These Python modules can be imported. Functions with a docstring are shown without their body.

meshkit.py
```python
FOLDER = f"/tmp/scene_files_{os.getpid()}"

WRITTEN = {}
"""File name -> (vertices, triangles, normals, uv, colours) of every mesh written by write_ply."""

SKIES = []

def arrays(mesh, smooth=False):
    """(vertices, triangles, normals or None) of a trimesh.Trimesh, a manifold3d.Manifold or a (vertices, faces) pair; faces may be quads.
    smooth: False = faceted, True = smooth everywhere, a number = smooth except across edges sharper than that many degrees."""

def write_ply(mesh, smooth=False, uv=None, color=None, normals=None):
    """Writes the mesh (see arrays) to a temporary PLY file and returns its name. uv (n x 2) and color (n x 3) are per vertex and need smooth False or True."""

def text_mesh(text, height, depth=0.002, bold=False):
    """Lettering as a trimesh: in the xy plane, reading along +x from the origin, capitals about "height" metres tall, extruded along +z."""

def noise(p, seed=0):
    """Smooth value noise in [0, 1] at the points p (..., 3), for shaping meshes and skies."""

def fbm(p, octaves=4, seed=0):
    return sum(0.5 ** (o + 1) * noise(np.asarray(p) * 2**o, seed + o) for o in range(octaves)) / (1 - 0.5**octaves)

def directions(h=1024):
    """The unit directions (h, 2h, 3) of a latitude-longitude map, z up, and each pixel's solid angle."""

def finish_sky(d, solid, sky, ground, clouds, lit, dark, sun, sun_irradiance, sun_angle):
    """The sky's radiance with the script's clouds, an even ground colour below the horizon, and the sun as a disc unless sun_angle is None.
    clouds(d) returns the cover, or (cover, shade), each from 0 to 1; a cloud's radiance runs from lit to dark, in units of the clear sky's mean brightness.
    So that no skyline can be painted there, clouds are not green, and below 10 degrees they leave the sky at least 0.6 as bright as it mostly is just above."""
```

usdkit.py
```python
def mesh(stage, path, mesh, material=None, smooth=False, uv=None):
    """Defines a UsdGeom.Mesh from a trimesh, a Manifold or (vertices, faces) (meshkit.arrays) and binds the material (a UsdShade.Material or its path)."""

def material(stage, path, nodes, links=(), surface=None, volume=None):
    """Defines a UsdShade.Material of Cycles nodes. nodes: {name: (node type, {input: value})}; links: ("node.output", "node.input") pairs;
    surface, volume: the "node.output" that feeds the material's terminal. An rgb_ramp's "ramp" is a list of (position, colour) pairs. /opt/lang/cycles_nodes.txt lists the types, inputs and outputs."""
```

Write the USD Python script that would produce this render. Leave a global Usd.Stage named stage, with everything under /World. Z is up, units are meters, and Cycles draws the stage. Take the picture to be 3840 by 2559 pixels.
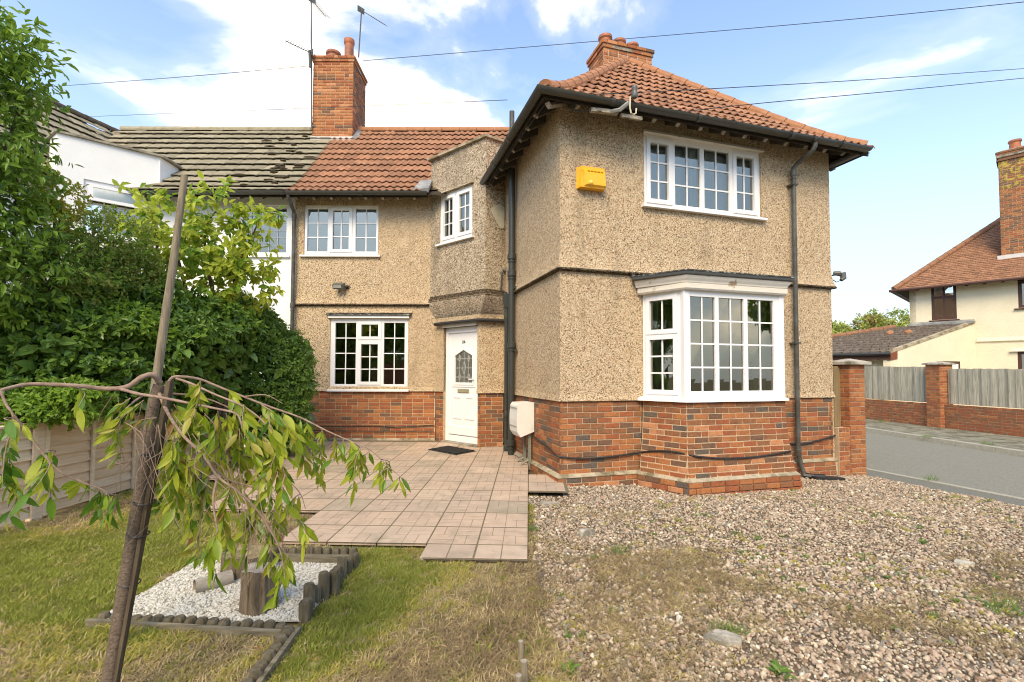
import math, random, numpy as np, trimesh, shapely, usdkit, meshkit
from shapely.geometry import Polygon, box as sbox
from pxr import Usd, UsdGeom, UsdLux, UsdShade, Gf, Sdf, Vt

stage = Usd.Stage.CreateInMemory()
UsdGeom.SetStageUpAxis(stage, 'Z'); UsdGeom.SetStageMetersPerUnit(stage, 1.0)
UsdGeom.Xform.Define(stage, '/World'); UsdGeom.Scope.Define(stage, '/World/Looks')
RS = np.random.RandomState(7); random.seed(7)

# ------------------------------------------------------------------ camera
CAM = np.array([0, 0, 1.53]); PITCH = math.radians(2.0); ROLL = 0.003
FPX, CX = 1800.0, 1920.0; CY = 1400.0 - FPX * math.tan(PITCH)
fwd = np.array([0, math.cos(PITCH), math.sin(PITCH)]); up0 = np.array([0, -math.sin(PITCH), math.cos(PITCH)]); rt0 = np.array([1.0, 0, 0])
rt = math.cos(ROLL) * rt0 + math.sin(ROLL) * up0; upv = -math.sin(ROLL) * rt0 + math.cos(ROLL) * up0
cam = UsdGeom.Camera.Define(stage, '/World/camera')
cam.CreateHorizontalApertureAttr(36.0); cam.CreateVerticalApertureAttr(36.0 * 2559 / 3840)
cam.CreateFocalLengthAttr(36.0 * FPX / 3840)
cam.CreateVerticalApertureOffsetAttr((CY - 1279.5) / 3840 * 36.0)
m = Gf.Matrix4d(); m.SetRow(0, Gf.Vec4d(*rt, 0)); m.SetRow(1, Gf.Vec4d(*upv, 0)); m.SetRow(2, Gf.Vec4d(*(-fwd), 0)); m.SetRow(3, Gf.Vec4d(*CAM, 1))
UsdGeom.Xformable(cam).AddTransformOp().Set(m)
cam.CreateExposureAttr(2.25)

# ------------------------------------------------------------------ sky and sun
SUN_AZ = math.atan2(-0.22, -0.975); SUN_EL = math.radians(44)
sky = UsdLux.DomeLight.Define(stage, '/World/sky')
sky.GetPrim().SetCustomDataByKey('kind', 'structure')
msky = usdkit.material(stage, '/World/Looks/sky', {
    'sky': ('sky_texture', {'sky_type': 'single_scattering', 'sun_disc': False, 'sun_elevation': SUN_EL, 'sun_rotation': SUN_AZ, 'air_density': 1.0, 'aerosol_density': 0.6, 'ozone_density': 1.6}),
    'tc': ('texture_coordinate', {}),
    'sc': ('mapping', {'scale': (1.0, 1.0, 1.7), 'location': (0.31, 0.62, 0.1)}),
    'big': ('noise_texture', {'scale': 1.9, 'detail': 8.0, 'roughness': 0.56, 'distortion': 0.35}),
    'dot': ('vector_math', {'math_type': 'dot_product', 'vector2': (-0.21, 0.80, 0.56)}),
    'bias': ('map_range', {'from_min': 0.88, 'from_max': 0.985, 'to_min': -0.06, 'to_max': 0.12, 'clamp': True}),
    'add': ('math', {'math_type': 'add'}),
    'cov': ('rgb_ramp', {'ramp': [(0.0, (0, 0, 0)), (0.49, (0, 0, 0)), (0.545, (.06, .06, .06)), (0.60, (.36, .36, .36)), (0.67, (1, 1, 1)), (1, (1, 1, 1))]}),
    'sep': ('separate_xyz', {}),
    'low': ('rgb_ramp', {'ramp': [(0.0, (.85, .85, .85)), (0.14, (.72, .72, .72)), (0.32, (.30, .30, .30)), (0.55, (.05, .05, .05)), (1, (.06, .06, .06))]}),
    'mixh': ('mix', {'mix_type': 'mix', 'color2': (1.62, 1.86, 2.08)}),
    'hs': ('hsv', {'saturation': 0.95, 'value': .80}),
    'mix': ('mix', {'mix_type': 'mix', 'color2': (6.3, 5.5, 4.3)}),
    'bg': ('background_shader', {'strength': 0.1}),
}, [('tc.generated', 'sc.vector'), ('sc.vector', 'big.vector'), ('tc.generated', 'dot.vector1'), ('dot.value', 'bias.value'),
    ('big.fac', 'add.value1'), ('bias.result', 'add.value2'), ('add.value', 'cov.fac'),
    ('tc.generated', 'sep.vector'), ('sep.z', 'low.fac'), ('low.color', 'mixh.fac'), ('sky.color', 'hs.color'), ('hs.color', 'mixh.color1'), 
    ('cov.color', 'mix.fac'), ('mixh.color', 'mix.color1'), ('mix.color', 'bg.color')], surface='bg.background')
UsdShade.MaterialBindingAPI.Apply(sky.GetPrim()).Bind(msky)
sun = UsdLux.DistantLight.Define(stage, '/World/sun')
sun.CreateIntensityAttr(0.22); sun.CreateAngleAttr(30.0); sun.CreateNormalizeAttr(True) if hasattr(sun, 'CreateNormalizeAttr') else None
sun.CreateColorAttr(Gf.Vec3f(1.0, 0.82, 0.54))
sd = np.array([math.sin(SUN_AZ) * math.cos(SUN_EL), math.cos(SUN_AZ) * math.cos(SUN_EL), math.sin(SUN_EL)])
zx = sd; xx = np.cross([0, 0, 1.0], zx); xx /= np.linalg.norm(xx); yx = np.cross(zx, xx)
m = Gf.Matrix4d(); m.SetRow(0, Gf.Vec4d(*xx, 0)); m.SetRow(1, Gf.Vec4d(*yx, 0)); m.SetRow(2, Gf.Vec4d(*zx, 0)); m.SetRow(3, Gf.Vec4d(0, 0, 20, 1))
UsdGeom.Xformable(sun).AddTransformOp().Set(m)

# ------------------------------------------------------------------ helpers
S = 3840 / 2353
def at(u, v, Y):
    """the point at depth Y that the survey of the place (2353 units wide) sees at u, v"""
    q = fwd + (u * S - CX) / FPX * rt - (v * S - CY) / FPX * upv
    return CAM + q * (Y / q[1])

used = {}
def upath(parent, name):
    k = (parent, name); n = used.get(k, 0); used[k] = n + 1
    return f'{parent}/{name}' if n == 0 else f'{parent}/{name}_{n:03d}'

class Node:
    def __init__(s, path, loc): s.path, s.loc = path, np.asarray(loc, float)

def tag(prim, label=None, cat=None, group=None, kind=None):
    for k, v in (('label', label), ('category', cat), ('group', group), ('kind', kind)):
        if v: prim.SetCustomDataByKey(k, v)

def thing(name, label, cat, loc=(0, 0, 0), group=None, kind=None):
    p = upath('/World', name); x = UsdGeom.Xform.Define(stage, p)
    x.AddTranslateOp().Set(Gf.Vec3d(*map(float, loc))); tag(x.GetPrim(), label, cat, group, kind)
    return Node(p, loc)

def structure(name):
    p = upath('/World', name); x = UsdGeom.Xform.Define(stage, p); x.GetPrim().SetCustomDataByKey('kind', 'structure')
    return Node(p, (0, 0, 0))

def part(parent, name, mesh, mat, smooth=False, label=None, kind=None):
    v, f = (mesh.get() if isinstance(mesh, MB) else (np.asarray(mesh.vertices), np.asarray(mesh.faces)))
    if len(f) == 0: return None
    p = upath(parent.path, name)
    g = usdkit.mesh(stage, p, trimesh.Trimesh(v - parent.loc, f, process=False), MAT[mat], smooth=smooth)
    tag(g.GetPrim(), label, None, None, kind)
    return Node(p, parent.loc)

def part_multi(parent, name, pieces, kind=None):
    """one mesh part whose faces carry several materials: pieces = [(vertices, faces, material)]"""
    V, F, groups, nv, nf = [], [], {}, 0, 0
    for v, f, k in pieces:
        V.append(np.asarray(v, float)); F.append(np.asarray(f, int) + nv); groups.setdefault(k, []).append(np.arange(nf, nf + len(f))); nv += len(v); nf += len(f)
    if nf == 0: return None
    p = upath(parent.path, name); first = next(iter(groups))
    g = usdkit.mesh(stage, p, trimesh.Trimesh(np.vstack(V) - parent.loc, np.vstack(F), process=False), MAT[first], smooth=False); tag(g.GetPrim(), None, None, None, kind)
    if len(groups) > 1:
        for k, idx in groups.items():
            sub = UsdGeom.Subset.Define(stage, f'{p}/{k}_faces'); sub.CreateElementTypeAttr('face'); sub.CreateFamilyNameAttr('materialBind'); sub.CreateIndicesAttr(Vt.IntArray.FromNumpy(np.concatenate(idx).astype(np.int32)))
            UsdShade.MaterialBindingAPI.Apply(sub.GetPrim()).Bind(MAT[k])
    return Node(p, parent.loc)

def single(name, mesh, mat, label=None, cat=None, kind=None, smooth=False, group=None):
    v, f = (mesh.get() if isinstance(mesh, MB) else (np.asarray(mesh.vertices), np.asarray(mesh.faces)))
    p = upath('/World', name)
    g = usdkit.mesh(stage, p, trimesh.Trimesh(v, f, process=False), MAT[mat], smooth=smooth)
    tag(g.GetPrim(), label, cat, group, kind)
    return Node(p, (0, 0, 0))

BOXF = np.array([[0, 2, 1], [0, 3, 2], [4, 5, 6], [4, 6, 7], [0, 1, 5], [0, 5, 4], [1, 2, 6], [1, 6, 5], [2, 3, 7], [2, 7, 6], [3, 0, 4], [3, 4, 7]])
class MB:
    def __init__(s): s.v, s.f, s.n = [], [], 0
    def add(s, v, f):
        v = np.asarray(v, float); s.v.append(v); s.f.append(np.asarray(f, int) + s.n); s.n += len(v); return s
    def tm(s, m): return s.add(m.vertices, m.faces)
    def hexa(s, p8): return s.add(p8, BOXF)
    def box(s, x0, x1, y0, y1, z0, z1): return s.hexa([(x0, y0, z0), (x1, y0, z0), (x1, y1, z0), (x0, y1, z0), (x0, y0, z1), (x1, y0, z1), (x1, y1, z1), (x0, y1, z1)])
    def fbox(s, fr, s0, s1, o0, o1, z0, z1):
        return s.hexa([fr.P(s0, o1, z0), fr.P(s1, o1, z0), fr.P(s1, o0, z0), fr.P(s0, o0, z0), fr.P(s0, o1, z1), fr.P(s1, o1, z1), fr.P(s1, o0, z1), fr.P(s0, o0, z1)])
    def quad(s, a, b, c, d): return s.add([a, b, c, d], [[0, 1, 2], [0, 2, 3]])
    def tube(s, pts, r, sides=8, cap=True):
        p = np.asarray(pts, float); n = len(p); r = np.broadcast_to(r, (n,))
        t = np.gradient(p, axis=0); t /= np.linalg.norm(t, axis=1, keepdims=True) + 1e-12
        ref = np.array([0, 0, 1.0]) if abs(t[:, 2]).mean() < .8 else np.array([1.0, 0, 0])
        a = np.cross(t, ref); a /= np.linalg.norm(a, axis=1, keepdims=True) + 1e-12; b = np.cross(t, a)
        an = np.arange(sides) * 2 * np.pi / sides
        v = p[:, None] + r[:, None, None] * (np.cos(an)[None, :, None] * a[:, None] + np.sin(an)[None, :, None] * b[:, None])
        f = []
        for i in range(n - 1):
            for j in range(sides):
                k = (j + 1) % sides; f += [[i * sides + j, i * sides + k, (i + 1) * sides + k], [i * sides + j, (i + 1) * sides + k, (i + 1) * sides + j]]
        vv = v.reshape(-1, 3)
        if cap:
            c0, c1 = len(vv), len(vv) + 1; vv = np.vstack([vv, p[0], p[-1]])
            for j in range(sides):
                k = (j + 1) % sides; f += [[c0, k, j], [c1, (n - 1) * sides + j, (n - 1) * sides + k]]
        return s.add(vv, f)
    def get(s): return (np.vstack(s.v), np.vstack(s.f)) if s.v else (np.zeros((0, 3)), np.zeros((0, 3), int))

class Fr:
    """a wall's frame: s along it, o out of it, z up"""
    def __init__(s, a, b):
        s.a, s.b = np.asarray(a, float), np.asarray(b, float); s.L = np.linalg.norm(s.b - s.a); s.d = (s.b - s.a) / s.L; s.n = np.array([s.d[1], -s.d[0]])
    def P(s, t, o, z): q = s.a + s.d * t + s.n * o; return np.array([q[0], q[1], z])

def mitre(path, o):
    path = [np.asarray(p, float) for p in path]; N = []
    for a, b in zip(path[:-1], path[1:]):
        d = (b - a) / np.linalg.norm(b - a); N.append(np.array([d[1], -d[0]]))
    out = []
    for i, p in enumerate(path):
        if i == 0: mv = N[0]
        elif i == len(path) - 1: mv = N[-1]
        else: mv = (N[i - 1] + N[i]) / (1 + N[i - 1] @ N[i])
        out.append(p + mv * o)
    return out

def sweep(profile, path, mb=None, cap=True):
    """profile: closed polygon of (out, z), carried along the plan path with mitred corners"""
    mb = mb or MB(); k = len(profile); rings = []
    for o, z in profile: rings.append([(*p, z) for p in mitre(path, o)])
    R = np.array(rings)                                 # k x n x 3
    n = R.shape[1]; v = R.transpose(1, 0, 2).reshape(-1, 3); f = []
    for i in range(n - 1):
        for j in range(k):
            q = (j + 1) % k; f += [[i * k + j, i * k + q, (i + 1) * k + q], [i * k + j, (i + 1) * k + q, (i + 1) * k + j]]
    if cap:
        for base in (0, (n - 1) * k):
            for j in range(1, k - 1): f.append([base, base + j, base + j + 1])
    return mb.add(v, f)

def dup(first, loc, rotz, scale, label=None, group=None):
    name = first.path.split('/')[-1]; p = upath('/World', name); x = UsdGeom.Xform.Define(stage, p)
    src = stage.GetPrimAtPath(first.path); x.GetPrim().GetReferences().AddInternalReference(first.path)
    x.ClearXformOpOrder()
    x.AddTranslateOp().Set(Gf.Vec3d(*map(float, loc))); x.AddRotateZOp().Set(float(rotz)); x.AddScaleOp().Set(Gf.Vec3f(scale, scale, scale))
    cd = dict(src.GetCustomData()); tag(x.GetPrim(), label or cd.get('label'), cd.get('category'), group or cd.get('group'))
    x.GetPrim().SetInstanceable(True)
    return p

def instancer(name, protos, pos, scale, yaw, idx, kind='stuff', tilt=None):
    """one PointInstancer of protos: list of (mesh, material)"""
    p = upath('/World', name); pi = UsdGeom.PointInstancer.Define(stage, p); rel = pi.CreatePrototypesRel()
    for i, (mesh, mat) in enumerate(protos):
        v, f = mesh.get() if isinstance(mesh, MB) else (mesh.vertices, mesh.faces)
        q = f'{p}/{name.split("_")[-1]}_piece_{i:03d}'
        usdkit.mesh(stage, q, trimesh.Trimesh(v, f, process=False), MAT[mat], smooth=False); rel.AddTarget(q)
    pi.CreatePositionsAttr(Vt.Vec3fArray.FromNumpy(np.asarray(pos, np.float32)))
    sc = np.asarray(scale, np.float32); sc = np.repeat(sc[:, None], 3, 1) if sc.ndim == 1 else sc
    pi.CreateScalesAttr(Vt.Vec3fArray.FromNumpy(np.ascontiguousarray(sc)))
    h = np.asarray(yaw) / 2; q = np.zeros((len(h), 4)); q[:, 0] = np.cos(h); q[:, 3] = np.sin(h)   # w,x,y,z
    if tilt is not None:
        tx = tilt / 2; ax = RS.uniform(0, 2 * np.pi, len(h)); w2, x2, y2 = np.cos(tx), np.sin(tx) * np.cos(ax), np.sin(tx) * np.sin(ax)
        w1, z1 = q[:, 0], q[:, 3]
        q = np.stack([w2 * w1, x2 * w1 + y2 * z1, y2 * w1 - x2 * z1, w2 * z1], 1)
    pi.CreateOrientationsAttr(Vt.QuathArray([Gf.Quath(float(a), float(b), float(c), float(d)) for a, b, c, d in q]))
    pi.CreateProtoIndicesAttr(Vt.IntArray.FromNumpy(np.asarray(idx, np.int32)))
    pi.GetPrim().SetCustomDataByKey('kind', kind)
    return p

# ------------------------------------------------------------------ materials
MAT = {}
def mat(name, nodes, links, surface): MAT[name] = usdkit.material(stage, f'/World/Looks/{name}', nodes, links, surface=surface)

def plain(name, col, rough=.6, spec=.4, var=0.0, scale=6.0, bump=0.0, bscale=60.0, metallic=0.0, dark=None, darkpos=(.45, .62)):
    """a colour with slight tonal variation, blotches of a second colour and fine relief, in world space"""
    c = np.array(col)
    n = {'g': ('geometry', {}), 'nz': ('noise_texture', {'scale': scale, 'detail': 5.0, 'roughness': .6}), 'p': ('principled_bsdf', {'roughness': rough, 'specular_ior_level': spec, 'metallic': metallic})}
    l = [('g.position', 'nz.vector')]
    n['r'] = ('rgb_ramp', {'ramp': [(.25, tuple(c * (1 - var))), (.5, tuple(c)), (.75, tuple(np.minimum(c * (1 + var), .95)))]})
    l += [('nz.fac', 'r.fac')]; last = 'r.color'
    if dark is not None:
        n['n2'] = ('noise_texture', {'scale': scale * .55, 'detail': 6.0, 'roughness': .68}); n['m2'] = ('rgb_ramp', {'ramp': [(darkpos[0], (0, 0, 0)), (darkpos[1], (1, 1, 1))]})
        n['mx'] = ('mix', {'mix_type': 'mix', 'color2': dark}); l += [('g.position', 'n2.vector'), ('n2.fac', 'm2.fac'), ('m2.color', 'mx.fac'), (last, 'mx.color1')]; last = 'mx.color'
    l.append((last, 'p.base_color'))
    if bump:
        n['bn'] = ('noise_texture', {'scale': bscale, 'detail': 4.0}); n['b'] = ('bump', {'strength': 1.0, 'distance': bump}); l += [('g.position', 'bn.vector'), ('bn.fac', 'b.height'), ('b.normal', 'p.normal')]
    mat(name, n, l, 'p.BSDF')

def pebbledash(name, stops, scale, bump, stain=(.20, .15, .09), stainpos=(.56, .72)):
    mat(name, {'g': ('geometry', {}), 'nd': ('noise_texture', {'scale': scale * .8, 'detail': 2.0}),
        'wob': ('vector_math', {'math_type': 'multiply_add', 'vector2': (.012, .012, .012)}),
        'v': ('voronoi_texture', {'scale': scale, 'feature': 'f1'}), 'sep': ('separate_color', {}),
        'r': ('rgb_ramp', {'ramp': stops, 'interpolate': False}),
        'dr': ('rgb_ramp', {'ramp': [(.0, (1, 1, 1)), (.45, (.98, .98, .98)), (.75, (.74, .70, .64))]}), 'mu': ('mix', {'mix_type': 'multiply', 'fac': 1.0}),
        'smp': ('mapping', {'scale': (2.6, 2.6, .55)}), 'st': ('noise_texture', {'scale': 1.0, 'detail': 7.0, 'roughness': .68}), 'sr': ('rgb_ramp', {'ramp': [(stainpos[0], (0, 0, 0)), (stainpos[1], (.5, .5, .5))]}), 'sm': ('mix', {'mix_type': 'mix', 'color2': stain}),
        'b': ('bump', {'strength': 1.0, 'distance': bump, 'invert': True}), 'p': ('principled_bsdf', {'roughness': .85, 'specular_ior_level': .2})},
        [('g.position', 'nd.vector'), ('nd.color', 'wob.vector1'), ('g.position', 'wob.vector3'), ('wob.vector', 'v.vector'), ('v.color', 'sep.color'), ('sep.r', 'r.fac'), ('v.distance', 'dr.fac'),
         ('r.color', 'mu.color1'), ('dr.color', 'mu.color2'), ('g.position', 'smp.vector'), ('smp.vector', 'st.vector'), ('st.fac', 'sr.fac'), ('sr.color', 'sm.fac'), ('mu.color', 'sm.color1'), ('sm.color', 'p.base_color'), ('v.distance', 'b.height'), ('b.normal', 'p.normal')], 'p.BSDF')

pebbledash('pebbledash', [(0, (.11, .07, .04)), (.09, (.23, .15, .085)), (.17, (.48, .35, .21)), (.40, (.60, .455, .28)), (.62, (.66, .525, .345)), (.86, (.76, .65, .48)), (.94, (.44, .25, .13))], 92.0, .004)
pebbledash('pebbledash_weathered', [(0, (.09, .065, .04)), (.16, (.27, .20, .13)), (.32, (.47, .37, .25)), (.6, (.60, .50, .36)), (.85, (.74, .67, .54)), (.95, (.38, .26, .16))], 70.0, .006, stain=(.14, .12, .08), stainpos=(.50, .68))
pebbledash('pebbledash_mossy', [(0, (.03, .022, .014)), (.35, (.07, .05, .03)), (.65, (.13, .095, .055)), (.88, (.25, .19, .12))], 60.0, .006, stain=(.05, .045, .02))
plain('render_patch', (.55, .50, .36), .9, .2, .15, 9, .003, 120)
def bricky(name, a, b, c, scale=34.0):
    mat(name, {'g': ('geometry', {}), 'nz': ('noise_texture', {'scale': scale, 'detail': 6.0, 'roughness': .7}), 'r': ('rgb_ramp', {'ramp': [(.28, a), (.5, b), (.72, c)]}),
        'n2': ('noise_texture', {'scale': 7.0, 'detail': 5.0, 'roughness': .7}), 'r2': ('rgb_ramp', {'ramp': [(.5, (0, 0, 0)), (.72, (.55, .55, .55))]}), 'mx': ('mix', {'mix_type': 'mix', 'color2': (.085, .06, .045)}),
        'bn': ('noise_texture', {'scale': 150.0, 'detail': 3.0}), 'b': ('bump', {'strength': 1.0, 'distance': .003}), 'p': ('principled_bsdf', {'roughness': .82, 'specular_ior_level': .25})},
        [('g.position', 'nz.vector'), ('nz.fac', 'r.fac'), ('g.position', 'n2.vector'), ('n2.fac', 'r2.fac'), ('r2.color', 'mx.fac'), ('r.color', 'mx.color1'), ('mx.color', 'p.base_color'), ('g.position', 'bn.vector'), ('bn.fac', 'b.height'), ('b.normal', 'p.normal')], 'p.BSDF')
bricky('brick_orange', (.30, .105, .036), (.395, .155, .056), (.47, .205, .082))
bricky('brick_red', (.24, .075, .03), (.32, .105, .042), (.39, .14, .06))
bricky('brick_brown', (.19, .080, .036), (.265, .115, .05), (.33, .155, .07))
bricky('brick_dark', (.12, .065, .04), (.175, .095, .055), (.235, .13, .08))
bricky('brick_grey', (.085, .066, .05), (.125, .098, .074), (.18, .14, .10))
plain('lichen_brick', (.44, .32, .05), .9, .2, .35, 9, .004, 60, dark=(.17, .09, .045), darkpos=(.47, .55))
bricky('brick_pale', (.40, .17, .08), (.50, .22, .10), (.58, .30, .15))
BR_W = ['brick_orange'] * 7 + ['brick_red'] * 6 + ['brick_brown'] * 10 + ['brick_dark'] * 4 + ['brick_grey'] * 2 + ['brick_pale']
BR_F = ['brick_orange'] * 7 + ['brick_red'] * 5 + ['brick_brown'] * 3 + ['brick_dark']
BR_P = ['brick_orange'] * 8 + ['brick_red'] * 6 + ['brick_brown']
BR_C = ['brick_orange'] * 9 + ['brick_pale'] * 2 + ['brick_red'] * 4 + ['brick_brown'] * 2 + ['brick_dark'] * 2
BR_B = ['brick_red'] * 7 + ['brick_brown'] * 5 + ['brick_orange'] * 2
plain('mortar', (.50, .375, .24), .9, .1, .18, 14, .003, 140)
plain('mortar_pale', (.62, .54, .43), .9, .1, .2, 14, .003, 140)
plain('cement', (.42, .35, .24), .9, .2, .2, 8, .004, 70, dark=(.17, .14, .08))
plain('concrete', (.36, .32, .25), .9, .2, .18, 6, .003, 90, dark=(.16, .14, .10))
plain('stone_cap', (.46, .41, .33), .9, .2, .2, 9, .004, 60, dark=(.2, .18, .13))
plain('upvc', (.82, .80, .77), .28, .5, .02, 3)
plain('door_white', (.83, .81, .78), .25, .5, .02, 3)
plain('old_paint', (.70, .64, .53), .55, .4, .06, 5, .001, 40, dark=(.34, .24, .14), darkpos=(.60, .66))
plain('gutter', (.050, .047, .036), .38, .5, .12, 6)
plain('gutter_worn', (.060, .056, .043), .5, .4, .22, 9, dark=(.10, .10, .09))
plain('iron_pipe', (.038, .040, .032), .42, .5, .15, 10, .001, 80)
plain('soffit', (.045, .035, .025), .8, .2, .25, 8)
plain('rafter', (.085, .072, .052), .75, .3, .3, 14, .001, 60)
plain('rafter_end', (.36, .31, .24), .75, .3, .3, 20, dark=(.12, .1, .07))
def tile(name, a, b, c, dirt):
    mat(name, {'g': ('geometry', {}), 'nz': ('noise_texture', {'scale': 9.0, 'detail': 6.0, 'roughness': .7}), 'r': ('rgb_ramp', {'ramp': [(.3, a), (.5, b), (.72, c)]}),
        'n2': ('noise_texture', {'scale': 3.6, 'detail': 8.0, 'roughness': .75}), 'r2': ('rgb_ramp', {'ramp': [(.56, (0, 0, 0)), (.68, (.85, .85, .85))]}), 'mx': ('mix', {'mix_type': 'mix', 'color2': dirt}),
        'bn': ('noise_texture', {'scale': 120.0, 'detail': 3.0}), 'b': ('bump', {'strength': 1.0, 'distance': .002}), 'p': ('principled_bsdf', {'roughness': .8, 'specular_ior_level': .25})},
        [('g.position', 'nz.vector'), ('nz.fac', 'r.fac'), ('g.position', 'n2.vector'), ('n2.fac', 'r2.fac'), ('r2.color', 'mx.fac'), ('r.color', 'mx.color1'), ('mx.color', 'p.base_color'), ('g.position', 'bn.vector'), ('bn.fac', 'b.height'), ('b.normal', 'p.normal')], 'p.BSDF')
for i, (k, dk) in enumerate([(1.0, 1), (.9, .9), (1.12, 1), (.8, .8)]):
    tile(f'tile_terracotta_{"abcd"[i]}', tuple(np.array((.25, .115, .058)) * k), tuple(np.array((.335, .165, .088)) * k), tuple(np.array((.40, .215, .12)) * k), (.14, .085, .05))
    tile(f'tile_grey_{"abcd"[i]}', tuple(np.array((.21, .18, .115)) * k), tuple(np.array((.29, .25, .165)) * k), tuple(np.array((.34, .30, .21)) * k), (.10, .085, .055))
TT = [f'tile_terracotta_{c}' for c in 'aabbcd']; TG = [f'tile_grey_{c}' for c in 'aabcd']
tile('tile_moss', (.05, .04, .025), (.085, .065, .04), (.13, .1, .06), (.03, .025, .015))
tile('tile_leanto', (.10, .078, .058), (.16, .125, .095), (.26, .215, .16), (.34, .30, .23))
tile('hip_tile', (.31, .135, .06), (.38, .18, .088), (.44, .22, .115), (.20, .12, .07))
plain('chimney_pot', (.42, .14, .06), .6, .4, .18, 8, .001, 60, dark=(.22, .10, .06))
plain('lead', (.20, .20, .19), .5, .5, .2, 7, .002, 30, dark=(.34, .33, .30))
plain('felt_edge', (.045, .043, .036), .8, .3, .3, 30, .004, 60, dark=(.34, .33, .29), darkpos=(.52, .60))
plain('flashing_white', (.58, .56, .52), .8, .2, .12, 6)
mat('glass', {'f': ('fresnel', {'IOR': 2.85}), 't': ('transparent_bsdf', {'color': (.86, .90, .88)}), 'gl': ('glossy_bsdf', {'color': (.98, .95, .82), 'roughness': .015}), 'm': ('mix_closure', {})},
    [('f.fac', 'm.fac'), ('t.BSDF', 'm.closure1'), ('gl.BSDF', 'm.closure2')], 'm.closure')
MAT['glass'] = UsdShade.Material.Get(stage, '/World/Looks/glass')
plain('curtain', (.62, .56, .40), .9, .1, .10, 3)
plain('net_curtain', (.74, .76, .70), .9, .1, .05, 3)
plain('room', (.40, .36, .27), .9, .1, .1, 2)
plain('room_dark', (.06, .058, .045), .9, .1, .1, 2)
plain('came', (.42, .42, .38), .5, .5, .1, 20)
plain('brass', (.42, .38, .24), .35, .5, .15, 20, metallic=.4)
plain('black_plastic', (.022, .021, .019), .5, .5, .15, 20)
plain('cable_black', (.028, .022, .017), .6, .4, .25, 20)
plain('wire', (.035, .035, .038), .6, .4)
plain('meter_white', (.70, .68, .60), .5, .4, .06, 5, dark=(.42, .38, .29), darkpos=(.60, .72))
plain('meter_leg', (.20, .20, .15), .6, .4, .2, 20)
plain('alarm_yellow', (.86, .42, .012), .4, .5, .05, 9)
plain('alarm_dark', (.42, .19, .006), .6, .4)
plain('alarm_lamp', (.88, .58, .10), .25, .5)
plain('steel', (.42, .42, .38), .45, .5, .2, 30, metallic=.5)
plain('grey_metal', (.10, .10, .085), .45, .5, .15, 20)
plain('mat_rubber', (.030, .029, .026), .95, .1, .25, 60, .004, 120)
# ground
for i, c in enumerate([(.47, .35, .25), (.44, .335, .245), (.49, .375, .27), (.37, .30, .215)]):
    plain('slab_' + 'abcd'[i], c, .88, .2, .14, 5.5, .002, 130, dark=(.26, .225, .155), darkpos=(.52, .78))
plain('slab_joint', (.17, .135, .085), .95, .1, .3, 20)
plain('asphalt', (.25, .24, .19), .9, .3, .16, 70, .005, 160, dark=(.17, .163, .13))
plain('tarmac_dark', (.17, .165, .13), .92, .3, .2, 40, .004, 160)
plain('kerb', (.38, .355, .275), .9, .2, .18, 12, .002, 90)
plain('footway', (.25, .235, .175), .92, .2, .22, 5, .003, 90, dark=(.10, .095, .06))
plain('soil', (.20, .155, .085), .95, .1, .4, 22, .012, 40, dark=(.32, .27, .13))
plain('gravel_ground', (.17, .13, .09), .95, .1, .4, 45, .012, 60, dark=(.10, .075, .045))
plain('far_ground', (.16, .14, .08), .95, .1, .3, .4)
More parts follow.
